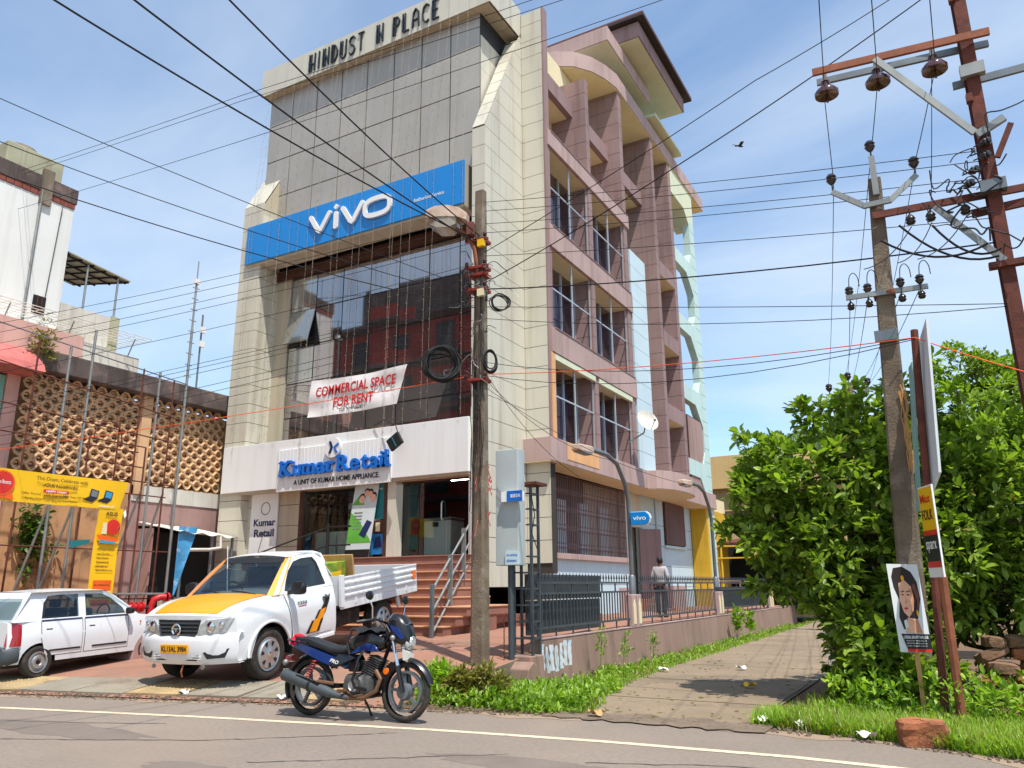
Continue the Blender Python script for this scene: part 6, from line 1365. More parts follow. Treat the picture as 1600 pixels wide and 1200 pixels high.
for p in ((-.80, 11.26, 8.80), (-.10, 11.34, 8.80), (.64, 11.42, 8.80)): inst(DSM, 'disc_insulator', RP, p, (0, 0, 0), (1.3, 1.3, 1.25)); MB().box(p[0]-.03, p[0]+.03, p[1]-.03, p[1]+.03, p[2]+.08, p[2]+.26).build('hanger', 'galv', RP)
MB().bar((.84, 11.68, 8.52), (2.4, 11.70, 8.52), .05, .11).build('cross_arm', 'steel_grey', RP); MB().obox((1.08, 11.40, 8.52), .30, .12, .18).build('band_clamp', 'galv', RP)
MB().bar((-.42, 11.40, 6.66), (1.5, 11.66, 6.72), .05, .10).build('cross_arm', 'rust', RP); MB().bar((.37, 11.44, 6.62), (1.06, 11.40, 5.64), .04, .085).build('brace', 'galv', RP)
MB().bar((.80, 11.68, 6.50), (2.4, 11.70, 6.56), .06, .11).build('cross_arm', 'rust', RP); MB().obox((1.08, 11.40, 6.72), .30, .14, .16).build('band_clamp', 'steel_grey', RP); MB().obox((1.08, 11.42, 5.60), .42, .12, .08).build('band_clamp', 'rust', RP)
MB().bar((1.0, 11.36, 7.50), (1.34, 11.36, 7.66), .06, .10).build('stub_arm', 'galv', RP); MB().bar((1.18, 11.36, 7.1), (1.40, 11.36, 7.55), .05, .07).build('stub_arm', 'rust', RP); MB().bar((.75, 11.36, 10.02), (1.9, 11.40, 10.02), .05, .11).build('cross_arm', 'steel_grey', RP)
for p in ((1.05, 11.35, 7.36), (1.02, 11.35, 7.16), (.86, 11.35, 6.98), (.78, 11.35, 6.80)): inst(INS, 'shackle_insulator', RP, p, (R(10), R(80), 0), (.8, .8, .8))
for p in ((.05, 11.40, 6.52), (.30, 11.42, 6.52), (.72, 11.46, 6.53)): inst(INS, 'hanging_insulator', RP, p, (math.pi, 0, 0), (.9, .9, .9))
for i in range(13):
    x = rc.uniform(.2, 1.0); z = rc.uniform(6.3, 7.2); P = [Vector((x, 11.33, z))]
    for k in range(7): P.append(P[-1]+Vector((rc.gauss(.06, .09), rc.gauss(0, .03), rc.gauss(-.02, .10))))
    MB().tube(curvy(P), rc.choice((.008, .010, .013)), 5).build('jumper_cable', rc.choice(('wire_black', 'wire_black', 'mullion')), RP, smooth=60)
for a, b in (((-.1, 11.32, 6.4), (1.0, 11.34, 5.7)), ((.3, 11.32, 6.3), (1.04, 11.34, 5.8)), ((-.35, 11.25, 6.2), (.9, 11.34, 5.9))): MB().tube(sagline([a, b], .22), .016, 5).build('jumper_cable', 'wire_black', RP, smooth=60)
for k, x in enumerate((.05, .30, .72)): MB().tube(sagline([(x, 11.33, 6.35), ((-.60, -.18, .06)[k], 11.05, 5.75)], .12), .007, 4).build('jumper_cable', 'wire_black', RP)
for z in (8.1, 9.75): MB().obox((.99, 11.4, z), .08, .1, .12).build('step_iron', 'rust', RP)
# far pole
FP = thing('far_pole', 'distant concrete pole with V-arm rising behind the tree', 'pole', (-2.5, 28.4, 0))
MB().tube([(-2.35, 28.4, 0), (-2.5, 28.4, 8.3)], .13, 8).build('shaft', 'pole_wood', FP); MB().bar((-3.13, 28.3, 7.95), (-2.65, 28.3, 7.55), .08, .1).bar((-2.65, 28.3, 7.55), (-2.35, 28.3, 7.57), .08, .1).bar((-2.35, 28.3, 7.57), (-1.88, 28.4, 8.05), .08, .1).build('v_arm', 'galv', FP)
for p in ((-3.12, 28.2, 8.1), (-2.49, 28.3, 8.45), (-1.9, 28.4, 8.2)): inst(INS, 'pin_insulator', FP, p, (0, 0, 0), (1.6, 1.6, 1.6))
# wires
WIRES = [
('thin', 0.008, 0.06, [(-7.2, 11.7, 8.82), (1.08, 11.5, 7.32)]),
('thin', 0.008, 0.06, [(-7.2, 11.7, 8.63), (1.08, 11.5, 7.16)]),
('thin', 0.008, 0.06, [(-7.2, 11.7, 8.36), (1.08, 11.5, 6.9)]),
('thin', 0.008, 0.06, [(-7.2, 11.7, 8.17), (1.08, 11.5, 6.78)]),
('thin', 0.008, 0.06, [(-7.2, 11.7, 7.69), (1.08, 11.5, 6.3)]),
('cable', 0.016, 0.12, [(-7.2, 11.7, 7.01), (1.08, 11.5, 5.95)]),
('thin', 0.008, 0.03, [(-7.2, 11.7, 6.66), (1.08, 11.5, 5.07)]),
('thin', 0.008, 0.18, [(-7.2, 11.7, 6.43), (1.08, 11.5, 5.04)]),
('thin', 0.008, 0.35, [(-7.2, 11.7, 5.33), (-0.1, 10.71, 4.56)]),
('thin', 0.008, 0.3, [(-7.2, 11.7, 5.58), (-0.08, 10.72, 4.58)]),
('cable', 0.014, 0.05, [(-7.2, 11.7, 7.09), (-2.94, 10.96, 8.08), (0.84, 11.42, 10.03)]),
('cable', 0.011, 0.05, [(-7.2, 11.7, 7.72), (-1.79, 11.14, 9.24), (1.08, 12.06, 10.91)]),
('thin', 0.009, 0.05, [(-28.17, 11.75, 14.93), (-13.31, 10.89, 12.89), (-1.92, 11.53, 12.55)]),
('thin', 0.009, 0.05, [(-28.38, 11.86, 14.89), (-13.47, 11.03, 12.88), (-1.97, 11.73, 12.47)]),
('thin', 0.009, 0.05, [(-27.97, 11.86, 13.6), (-13.23, 10.94, 11.68), (-1.98, 11.49, 11.62)]),
('cable', 0.016, 0.12, [(-6.03, 4.07, 7.79), (-7.2, 11.7, 8.09)]),
('cable', 0.018, 0.12, [(-7.0, 3.53, 7.8), (-7.2, 11.7, 7.89)]),
('cable', 0.018, 0.14, [(-7.73, 3.13, 7.73), (-7.2, 11.7, 7.98)]),
('thin', 0.009, 0.1, [(-10.8, 4.27, 8.17), (-7.2, 11.7, 6.97)]),
('thin', 0.01, 0.14, [(-11.89, 4.81, 8.14), (-7.2, 11.7, 6.8)]),
('cable', 0.013, 0.18, [(-12.99, 5.34, 8.2), (-7.2, 11.7, 6.62)]),
('thin', 0.007, 0.12, [(-18.27, 8.12, 7.07), (-7.2, 11.7, 8.56)]),
('thin', 0.007, 0.12, [(-17.1, 7.63, 6.53), (-7.2, 11.7, 8.39)]),
('thin', 0.007, 0.12, [(-19.34, 8.67, 6.93), (-7.2, 11.7, 8.16)]),
('thin', 0.007, 0.12, [(-17.61, 7.92, 6.3), (-7.2, 11.7, 8.01)]),
('thin', 0.007, 0.12, [(-17.53, 7.96, 5.82), (-7.2, 11.7, 7.56)]),
('thin', 0.007, 0.12, [(-19.12, 8.79, 5.5), (-7.2, 11.7, 6.88)]),
('thin', 0.007, 0.12, [(-16.86, 7.76, 4.93), (-7.2, 11.7, 6.83)]),
('thin', 0.007, 0.12, [(-17.4, 8.03, 4.93), (-7.2, 11.7, 6.73)]),
('thin', 0.007, 0.12, [(-16.8, 7.8, 4.54), (-7.2, 11.7, 6.43)]),
('thin', 0.007, 0.12, [(-19.01, 8.85, 4.76), (-7.2, 11.7, 6.29)]),
('thin', 0.007, 0.12, [(-17.86, 8.35, 4.38), (-7.2, 11.7, 6.12)]),
('orange', 0.01, 0.06, [(-15.62, 7.31, 3.98), (-7.2, 11.7, 5.34)]),
('orange', 0.01, 0.1, [(-7.2, 11.7, 5.34), (-0.1, 10.71, 4.58)]),
('orange', 0.01, 0.02, [(-0.1, 10.71, 4.58), (1.14, 10.03, 3.71)]),
('line', 0.009, 0.0, [(-0.45, 7.2, 7.64), (-0.81, 11.15, 8.84)]),
('line', 0.009, 0.02, [(-0.83, 11.14, 8.58), (-0.87, 11.43, 7.41)]),
('line', 0.008, 0.25, [(-0.87, 11.43, 7.35), (-3.12, 28.04, 8.18)]),
('line', 0.009, 0.0, [(0.01, 7.45, 7.64), (-0.09, 11.27, 8.84)]),
('line', 0.009, 0.02, [(-0.12, 11.25, 8.58), (-0.35, 11.55, 7.62)]),
('line', 0.008, 0.25, [(-0.36, 11.54, 7.55), (-2.57, 28.35, 8.5)]),
('line', 0.009, 0.0, [(0.52, 7.74, 7.63), (0.66, 11.33, 8.85)]),
('line', 0.009, 0.02, [(0.62, 11.31, 8.59), (0.19, 11.56, 7.34)]),
('line', 0.008, 0.25, [(0.19, 11.56, 7.28), (-1.89, 28.73, 8.26)]),
('line', 0.008, 0.15, [(-0.85, 11.38, 5.44), (-2.51, 28.38, 8.5)]),
('line', 0.008, 0.15, [(-0.61, 11.4, 5.48), (-2.41, 28.44, 8.31)]),
('line', 0.008, 0.15, [(-0.19, 11.46, 5.48), (-2.12, 28.6, 8.31)]),
('line', 0.008, 0.15, [(0.04, 11.48, 5.49), (-1.94, 28.7, 8.21)]),
('cable', 0.014, 0.12, [(1.21, 10.53, 5.58), (1.08, 11.5, 5.95)]),
('drop', 0.008, 0.05, [(0.64, 11.35, 9.03), (0.31, 11.57, 6.57)]),
('thin', 0.007, 0.3, [(-7.2, 11.7, 5.16), (-4.76, 16.82, 3.65)]),
('thin', 0.007, 0.3, [(-7.2, 11.7, 5.34), (-5.59, 14.06, 3.92)]),
('thin', 0.007, 0.25, [(-7.2, 11.7, 5.52), (-6.4, 14.18, 3.68)]),
]
WL = {'thin': ('thin dark overhead wire strung from the lamp pole past the building', 'thin wires on the lamp pole'), 'cable': ('thick black overhead cable ending on a pole', 'thick overhead cables'), 'orange': ('bright orange overhead cable crossing the street at sign height', 'orange cable spans'), 'line': ('bare power line running over the lane between the pole arms', 'power lines over the lane'), 'drop': ('short drop wire hanging below the rusty cross-arm', None)}
CABL = ['thick black cable from the lamp pole to the rusty rail post', 'black cable slanting from the lamp pole up across the pink fins', 'thinner black cable slanting steeply up past the arc slab', 'thick black cable over the road reaching the lamp arm, over the small letters', 'heavy black cable over the road crossing the white rounded lettering', 'heavy black cable over the road crossing above the left pillar top', 'black cable from the white house parapet to the lamp pole', 'thick black cable leaving the rail post away from the building']
ORL = ['orange cable from the left hoarding frame to the lamp pole', 'orange cable from the lamp pole to the blank white hoarding', 'orange cable running on from the blank white hoarding past the rail post']
ci = oi = 0
for kind, r_, sag, P in WIRES:
    o = MB().tube(sagline(P, sag), r_*.72, 5).build('overhead_wire', 'wire_orange' if kind == 'orange' else 'wire_black', smooth=70)
    high = min(p[2] for p in P) > 11
    tag(o, 'high thin wire crossing above the parapet from the white house' if high else WL[kind][0], 'wire', 'high wires above the parapet' if high else WL[kind][1])
    if kind == 'cable': o['label'] = CABL[ci]; ci += 1
    if kind == 'orange': o['label'] = ORL[oi]; oi += 1
# arched lamp posts behind the railing
def arch_lamp(x, y, s, label):
    a = thing('arched_lamp_post', label, 'street lamp', (x, y, .6))
    MB().tube([(x, y, .6), (x, y, 3.9), (x, y-.2, 4.35), (x, y-.75*s, 4.85), (x, y-1.5*s, 5.02), (x, y-2.6*s, 5.0)], .062, 10).build('arched_pipe', 'steel_grey', a, smooth=50)
    MB().lathe([(.10, 0), (.10, 1.2), (.065, 1.25)], (x, y, .6), 'z', 10).build('base', 'steel_grey', a, smooth=50)
    MB().loft([[(x+u*w, y-2.5*s-t*s, 4.98-.05*t+v*h) for u, v in ((-1, -1), (1, -1), (1, .6), (.6, 1), (-.6, 1), (-1, .6))] for t, w, h in ((0, .07, .07), (.15, .13, .09), (.95, .13, .08), (1.05, .09, .05))]).build('lamp_head', 'lamp_shell', a, smooth=40)
    MB().box(x-.11, x+.11, min(y-2.7*s, y-3.4*s), max(y-2.7*s, y-3.4*s), 4.82, 4.87).build('lamp_glass', 'lamp_lens', a)
arch_lamp(-7.95, 20.95, 1., 'arched grey lamp post with a pale lamp head before the grille windows'); arch_lamp(-7.75, 28.9, .98, 'arched grey lamp post with a rusty lamp head near the yellow wall')
vb2 = thing('blue_blade_sign', 'small glossy blue lightbox sign on the lamp post above the side door', 'sign', (-7.5, 20.85, 3.1))
pts_ = [(-7.86, 3.20), (-7.42, 3.20), (-7.33, 3.27), (-7.29, 3.38), (-7.33, 3.49), (-7.42, 3.56), (-7.86, 3.56)]
MB().prism(pts_, 'y', 20.80, 20.95).build('lightbox', 'blue_sign', vb2, bevel=.015); text('vivo', 'lettering', 'white', vb2, (-7.78, 20.797, 3.33), (1, 0, 0), (0, 0, 1), width=.38, height=.12, depth=.004, off=.01)
MB().prism([(a*1.0+(.02 if a > -7.5 else 0), (b-3.38)*1.06+3.38) for a, b in pts_], 'y', 20.83, 20.92).build('rim', 'white', vb2)
# satellite dish
SD = thing('satellite_dish', 'round pale satellite dish on a bracket against the blue panel', 'dish', (-9.3, 25.6, 6.6))
dm = MB(); cD = Vector((-8.85, 25.6, 7.2)); nD = Vector((.75, -.55, .38)).normalized(); uD = nD.cross(Vector((0, 0, 1))).normalized(); vD = nD.cross(uD)
dm.grid(lambda u, v: cD+uD*(.42*u*math.cos(2*math.pi*v))+vD*(.42*u*math.sin(2*math.pi*v))+nD*(.10*u*u-.1), 6, 24); dm.build('dish', 'white_dirty', SD, smooth=60)
MB().tube([cD-nD*.1, cD-nD*.3-Vector((0, 0, .3)), (-9.5, 25.3, 6.4)], .025, 6).build('bracket', 'steel_grey', SD); MB().tube([cD+vD*.42, cD+nD*.35+vD*.25], .012, 5).build('feed_arm', 'steel_grey', SD); MB().sphere(cD+nD*.36+vD*.24, .05, 8, 6).build('receiver', 'galv', SD)
# grey pylon sign and lattice stand at the wall end
PS = thing('pylon_sign', 'tall pale grey sign box on a dark post at the wall end', 'sign', (-6.9, 12.25, 0))
mat('sign_grey', (176, 184, 184), .5, var=.06, streak=.25, scol=(128, 128, 122))
MB().tube([(-6.9, 12.25, .05), (-6.9, 12.25, 2.0)], .055, 10).build('post', 'iron_grey', PS, smooth=40)
bx_ = MB().box(-7.14, -6.68, 12.13, 12.40, 1.92, 3.98).build('sign_box', 'sign_grey', PS, bevel=.012); MB().box(-6.93, -6.66, 12.10, 12.128, 1.93, 2.15).build('notice_plate', 'paleblue', bx_); text('for parking', 'lettering', 'letter_blue', bx_, (-6.90, 12.098, 2.07), (1, 0, 0), (0, 0, 1), width=.21, height=.05, depth=.003); text('allotment', 'lettering', 'letter_blue', bx_, (-6.90, 12.098, 1.98), (1, 0, 0), (0, 0, 1), width=.2, height=.05, depth=.003)
o2 = MB().box(-6.96, -6.55, 12.02, 12.128, 3.02, 3.20).build('brand_plate', 'white', bx_); MB().box(-6.84, -6.545, 12.01, 12.05, 3.02, 3.205).build('blue_plate', 'letter_blue', o2); text('BLUE STAR', 'lettering', 'white', o2, (-6.76, 12.008, 3.085), (1, 0, 0), (0, 0, 1), width=.2, height=.06, depth=.003, off=.02)
LT = thing('lattice_stand', 'dark steel ladder-like lattice stand beside the pylon sign', 'stand', (-6.75, 12.65, .4))
for x, y in ((-6.98, 12.5), (-6.62, 12.5), (-6.98, 12.78), (-6.62, 12.78)): MB().box(x-.022, x+.022, y-.022, y+.022, .4, 3.35 if x > -6.8 else 2.0).build('upright', 'iron_grey', LT)
for i in range(10):
    z = .68+.28*i; x0 = -6.98 if z < 2.0 else -6.72
    for y in (12.5, 12.78): MB().box(x0, -6.60, y-.014, y+.014, z-.014, z+.014).build('rung', 'iron_grey', LT)
    MB().box(-6.634, -6.606, 12.5, 12.78, z-.014, z+.014).build('rung', 'iron_grey', LT)
MB().box(-6.84, -6.46, 12.4, 12.86, 3.35, 3.40).build('top_plate', 'rust', LT)
MB().tube([(-6.6, 12.48, 3.2), (-6.52, 12.46, 2.8), (-6.6, 12.48, 2.5), (-6.5, 12.5, 2.2)], .01, 4).build('loose_cable', 'wire_black', LT)
ch = thing('rusty_chain', 'rusty chain hanging along the post of the pylon sign', 'chain', (-7.0, 12.2, .1))
for i in range(22): MB().tube([(-7.0+.012*math.cos(t)*(i % 2), 12.17+.012*math.cos(t)*((i+1) % 2), .12+.045*i+.03*math.sin(t)) for t in [2*math.pi*j/8 for j in range(8)]], .005, 4, True).build('chain_link', 'rust', ch)
# hoardings by the lane
def upright_board(name, label, corners, th, mt, n_):
    o = thing(name, label, 'hoarding', corners[0]); c = [Vector(p) for p in corners]; nv = Vector(n_).normalized()
    MB().add([p for p in c]+[p-nv*th for p in c], [(0, 1, 2, 3), (7, 6, 5, 4), (0, 4, 5, 1), (1, 5, 6, 2), (2, 6, 7, 3), (3, 7, 4, 0)]).build('board', mt, o); return o, c, nv
mat('board_white', (206, 212, 216), .55, var=.05, streak=.3, scol=(150, 150, 146)); mat('board_teal', (140, 180, 178), .6, var=.1)
bo_, c_, nv_ = upright_board('blank_hoarding', 'tall blank white hoarding panel seen almost edge-on beside the concrete pole', [(-.29, 11.18, 2.43), (-.06, 10.51, 2.83), (.05, 10.57, 4.77), (-.09, 11.29, 4.63)], .03, 'board_white', (-.94, -.34, 0))
MB().add([(-.38, 11.36, 2.44), (-.33, 11.2, 2.44), (-.19, 11.25, 4.4), (-.24, 11.44, 4.38), (-.36, 11.37, 2.44), (-.31, 11.21, 2.44), (-.17, 11.26, 4.4), (-.22, 11.45, 4.38)], [(0, 1, 2, 3), (7, 6, 5, 4), (0, 4, 7, 3), (1, 5, 6, 2)]).build('back_board', 'board_teal', bo_)
MB().tube([(-.36, 10.70, -.05), (-.10, 10.85, 4.72)], .045, 8).build('pole', 'rust', bo_, smooth=40); MB().tube([(-.19, 10.56, -.05), (-.18, 10.56, 1.65)], .05, 8).build('support_post', 'rust_orange', bo_, smooth=40)
# yellow paint-shop board facing the lane
yb = thing('yellow_board', 'narrow yellow and black advertising board on the rusty pole', 'sign', (-.24, 10.4, 1.6)); yb.rotation_euler = (0, 0, 0)
e0 = Vector((-.315, 10.70, 0)); e1 = Vector((-.16, 10.33, 0)); rvv = (e1-e0).normalized(); nvv = rvv.cross(Vector((0, 0, 1)))
def ypan(a, b, z0, z1, mt, name, off=0., par=yb):
    p = [e0.lerp(e1, a)+Vector((0, 0, z0+.25*0))+nvv*off, e0.lerp(e1, b)+Vector((0, 0, z0))+nvv*off, e0.lerp(e1, b)+Vector((0, 0, z1))+nvv*off, e0.lerp(e1, a)+Vector((0, 0, z1))+nvv*off]
    return MB().add(p+[q-nvv*.02 for q in p], [(0, 1, 2, 3), (7, 6, 5, 4), (0, 4, 5, 1), (1, 5, 6, 2), (2, 6, 7, 3), (3, 7, 4, 0)]).build(name, mt, par)
ypan(0, 1, 1.62, 2.68, 'white', 'board'); ypan(.03, .97, 2.16, 2.66, 'yellow_vinyl', 'printed_yellow', .004); ypan(.03, .97, 2.10, 2.16, 'red_print', 'printed_red', .004); ypan(.03, .97, 1.80, 2.10, 'mullion', 'printed_grey', .004); ypan(.03, .97, 1.73, 1.80, 'red_print', 'printed_red', .004)
for s, z, mt, w, h in (('Max', 2.48, 'red_print', .19, .10), ('FOLK', 2.28, 'brown_print', .2, .12), ('sparx', 1.90, 'white', .2, .13)): text(s, 'lettering', mt, yb, e0.lerp(e1, .12)+Vector((0, 0, z))+nvv*.008, rvv, (0, 0, 1), width=w*1.5, height=h, depth=.003, off=.01)
# beauty parlour poster on a stake
bp_ = thing('beauty_poster', 'white poster with a dark-haired portrait on a short stake by the bush', 'poster', (-.66, 10.75, 0))
q0 = Vector((-.74, 10.80, .76)); qr = Vector((.33, .18, -.01)).normalized()*.9; qu = Vector((-.035, 0, 1)).normalized(); qn = qr.cross(qu).normalized()
def pq(x, y, off): return q0+qr*x+qu*y+qn*off
def poly(pts, mt, name, off): return MB().add([pq(x, y, off) for x, y in pts]+[pq(x, y, off-.003) for x, y in pts], [tuple(range(len(pts)))]+[(i, len(pts)+i, len(pts)+(i+1) % len(pts), (i+1) % len(pts)) for i in range(len(pts))]).build(name, mt, bp_)
mat('poster_white', (216, 218, 220), .5, var=.05); mat('skin_print', (226, 172, 144), .6, var=.12, sc=12); mat('hair_print', (38, 26, 26), .5, var=.2); mat('skin_shade', (196, 132, 104), .6, var=.12, sc=12); mat('hair_brown', (112, 62, 50), .5, var=.2)
poly([(0, 0), (.42, 0), (.42, 1.03), (0, 1.03)], 'poster_white', 'board', 0.)
def ov_(cx_, cy_, rx_, ry_, n=20, a0=0): return [(cx_+rx_*math.cos(2*math.pi*i/n+a0), cy_+ry_*math.sin(2*math.pi*i/n+a0)) for i in range(n)]
poly([(.08, .98), (.2, 1.0), (.31, .94), (.37, .82), (.38, .62), (.33, .45), (.27, .30), (.1, .26), (.06, .4), (.1, .6), (.05, .75), (.04, .88)], 'hair_print', 'printed_hair', .004)
poly([(.17, .40), (.30, .38), (.34, .22), (.12, .22)], 'skin_print', 'printed_neck', .006); poly([(.12, .80), (.20, .84), (.28, .76), (.29, .60), (.26, .48), (.19, .40), (.13, .46), (.10, .60)], 'skin_print', 'printed_face', .008)
poly(ov_(.150, .665, .018, .007), 'hair_print', 'printed_eye', .010); poly(ov_(.222, .665, .022, .008), 'hair_print', 'printed_eye', .010); poly([(.13, .70), (.17, .715), (.18, .705), (.14, .692)], 'hair_print', 'printed_brow', .010); poly([(.2, .705), (.255, .715), (.255, .703), (.2, .695)], 'hair_print', 'printed_brow', .010)
poly(ov_(.168, .505, .026, .013), 'red_ink', 'printed_lips', .010); poly(ov_(.18, .86, .022, .035), 'plate_yellow', 'printed_jewel', .010); poly(ov_(.31, .45, .014, .04), 'plate_yellow', 'printed_earring', .010)
poly([(.185, .66), (.178, .60), (.165, .565), (.18, .558), (.192, .57)], 'skin_shade', 'printed_nose', .0095); poly([(.25, .74), (.28, .74), (.29, .60), (.255, .48), (.215, .42), (.245, .52), (.262, .62)], 'skin_shade', 'printed_cheek', .0092); poly([(.24, .37), (.30, .38), (.33, .23), (.25, .23)], 'skin_shade', 'printed_neck_shade', .0085); poly([(.285, .78), (.33, .80), (.36, .68), (.35, .55), (.31, .46), (.33, .6)], 'hair_brown', 'printed_hair_strand', .0095); poly([(.11, .36), (.15, .38), (.16, .30), (.12, .26)], 'poster_white', 'printed_flower', .009)
poly([(.1, .04), (.42, .04), (.42, .21), (.05, .21)], 'letter_black', 'printed_band', .007); poly([(.1, 0.005), (.42, .005), (.42, .04), (.1, .04)], 'red_print', 'printed_band', .006)
text('LOREAL BEAUTY PARLOUR', 'lettering', 'white', bp_, pq(.075, .155, .010), qr, qu, width=.29, height=.035, depth=.002, off=.02)
for k in range(3): text('MAIN ROAD  BRIDAL MAKE UP' if k < 2 else 'FOR LADIES ONLY', 'lettering', 'white', bp_, pq(.1, .125-.03*k, .010), qr, qu, width=.24, height=.014, depth=.002)
MB().box(-.60, -.55, 10.92, 10.95, -.05, 1.2).build('stake', 'wood_light', bp_)
# ---------------------------------------------------------------- vegetation
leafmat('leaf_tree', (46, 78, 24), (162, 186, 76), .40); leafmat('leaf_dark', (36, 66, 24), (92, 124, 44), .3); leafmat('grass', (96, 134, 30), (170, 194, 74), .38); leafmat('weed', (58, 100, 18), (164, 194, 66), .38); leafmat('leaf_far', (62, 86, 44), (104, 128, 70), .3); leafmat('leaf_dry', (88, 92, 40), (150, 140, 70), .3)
mat('bark', (98, 82, 66), .95, var=.25, sc=6, bump=.6, bsc=30)
RG = np.random.default_rng(4)
LV = np.array([(0, 0, 0), (.30, -.36, .05), (.72, -.34, .04), (1, 0, -.08), (.72, .34, .04), (.30, .36, .05), (.5, 0, -.02)])
LF = np.array([(0, 1, 6), (1, 2, 6), (2, 3, 6), (3, 4, 6), (4, 5, 6), (5, 0, 6)])
def leaves(pos, fwd, ln, wd, roll):
    """one folded leaf per row"""
    n = len(pos); f = fwd/np.linalg.norm(fwd, axis=1)[:, None]
    upv = np.tile([0, 0, 1.], (n, 1)); s = np.cross(upv, f); sl = np.linalg.norm(s, axis=1); s[sl < 1e-3] = [1, 0, 0]; s /= np.linalg.norm(s, axis=1)[:, None]; u = np.cross(f, s)
    c, si = np.cos(roll)[:, None], np.sin(roll)[:, None]; s2 = s*c+u*si; u2 = u*c-s*si
    V = pos[:, None, :]+f[:, None, :]*(LV[None, :, 0:1]*ln[:, None, None])+s2[:, None, :]*(LV[None, :, 1:2]*wd[:, None, None])+u2[:, None, :]*(LV[None, :, 2:3]*ln[:, None, None])
    Fc = LF[None]+(np.arange(n)*7)[:, None, None]
    return V.reshape(-1, 3), Fc.reshape(-1, 3)
def mesh_np(name, V, Fc, mt):
    me = bpy.data.meshes.new(name); me.vertices.add(len(V)); me.vertices.foreach_set('co', V.ravel()); n = len(Fc); k = Fc.shape[1]
    me.loops.add(n*k); me.loops.foreach_set('vertex_index', Fc.ravel().astype(np.int32)); me.polygons.add(n); me.polygons.foreach_set('loop_start', np.arange(0, n*k, k, dtype=np.int32)); me.polygons.foreach_set('loop_total', np.full(n, k, dtype=np.int32))
    me.polygons.foreach_set('use_smooth', np.ones(n, dtype=bool)); me.materials.append(MATS[mt]); me.update(calc_edges=True); return me
def whorls(C, N, per, ln, wd, upb=.35, spread=1.):
    """clusters of leaves round twig ends C with outward normals N"""
    n = len(C); k = per; P = np.repeat(C, k, 0); Nn = np.repeat(N, k, 0)
    d = RG.normal(size=(n*k, 3)); d /= np.linalg.norm(d, axis=1)[:, None]; f = d*spread+Nn*.75+np.array([0, 0, upb-.25]); 
    P = P+d*RG.uniform(0, .05, (n*k, 1)); L_ = ln*RG.uniform(.45, 1.35, n*k)
    return leaves(P, f, L_, L_*wd, RG.normal(0, .5, n*k))
def blobpts(blobs, dens, hollow=.45):
    Cs = []; Ns = []
    for (c, r, w) in blobs:
        c = np.array(c); r = np.array(r); nt_ = max(4, int(15*w)); d = RG.normal(size=(nt_, 3)); d /= np.linalg.norm(d, axis=1)[:, None]
        T0 = c+d*r*RG.uniform(.72, 1.12, (nt_, 1)); n = int(dens*w); k = RG.integers(0, nt_, n); sz = RG.uniform(.16, .34, nt_)*min(1.2, r.mean()*1.3+.2)
        g = RG.normal(size=(n, 3)); g /= np.linalg.norm(g, axis=1)[:, None]; Cs.append(T0[k]+g*(sz[k]*RG.uniform(.3, 1, n)**.5)[:, None]); Ns.append(g*.6+d[k]*.6)
        m_ = n//7; d2 = RG.normal(size=(m_, 3)); d2 /= np.linalg.norm(d2, axis=1)[:, None]; Cs.append(c+d2*r*RG.uniform(.2, .7, (m_, 1))); Ns.append(d2)
    return np.vstack(Cs), np.vstack(Ns)
def limb(m, p, q, r0, r1, j=.06):
    p = Vector(p); q = Vector(q); P = []; n = 6
    for i in range(n+1):
        t = i/n; P.append(p.lerp(q, t)+Vector((rc.gauss(0, j), rc.gauss(0, j), rc.gauss(0, j*.5)))*math.sin(math.pi*t))
    m.tube(P, [r0+(r1-r0)*i/n for i in range(n+1)], 7)
def tree(name, label, base, blobs, dens, per, ln, wd, mt, group=None, single=0, cat='tree', trunk=True, zmin=.05):
    T_ = thing(name, label, cat, base, group=group)
    C, N_ = blobpts(blobs, dens); k = C[:, 2] > zmin; C, N_ = C[k], N_[k]
    V, Fc = whorls(C, N_, per, ln, wd)
    if single:      # the leaves that stand out singly on the camera side become parts of their own
        nl = len(V)//7; ctr = V.reshape(nl, 7, 3).mean(1); nd = np.linalg.norm(ctr[:, :2], axis=1); idx = np.argsort(nd)[:single*5]; idx = RG.choice(idx, single, False)
        VV = V.reshape(nl, 7, 3)
        for i in idx:
            me = bpy.data.meshes.new('leaf'); c0 = VV[i][0]; me.from_pydata([tuple(v) for v in (VV[i]-c0)], [], [tuple(f) for f in LF]); me.materials.append(MATS[mt]); me.polygons.foreach_set('use_smooth', [True]*6); inst(me, 'leaf', T_, tuple(c0))
        keep = np.ones(nl, bool); keep[idx] = False; V = VV[keep].reshape(-1, 3); n2 = keep.sum(); Fc = (LF[None]+(np.arange(n2)*7)[:, None, None]).reshape(-1, 3)
    o = place(mesh_np('crown', V, Fc, mt), 'crown', T_); o['kind'] = 'stuff'
    if trunk and mt.startswith('leaf_t'):
        kk = RG.choice(len(C), max(8, len(C)//22), False); V, Fc = whorls(C[kk], N_[kk], 2, ln*.9, wd); o = place(mesh_np('yellowed_leaves', V, Fc, 'leaf_dry'), 'yellowed_leaves', T_); o['kind'] = 'stuff'
    if trunk:
        m = MB(); b = Vector(base); top = Vector(blobs[0][0]); limb(m, b-Vector((0, 0, .1)), b.lerp(top, .5), .09, .07); m.build('trunk', 'bark', T_, smooth=50)
        for (c, r, w) in blobs[:14]:
            m = MB(); limb(m, b.lerp(top, .35), c, .045, .015, .12); 
            for q in range(4): d = Vector((rc.gauss(0, 1), rc.gauss(0, 1), rc.gauss(.2, .8))).normalized(); limb(m, c, Vector(c)+Vector((d.x*r[0], d.y*r[1], d.z*r[2]))*.85, .018, .006, .05)
            m.build('limb', 'bark', T_, smooth=50)
    return T_
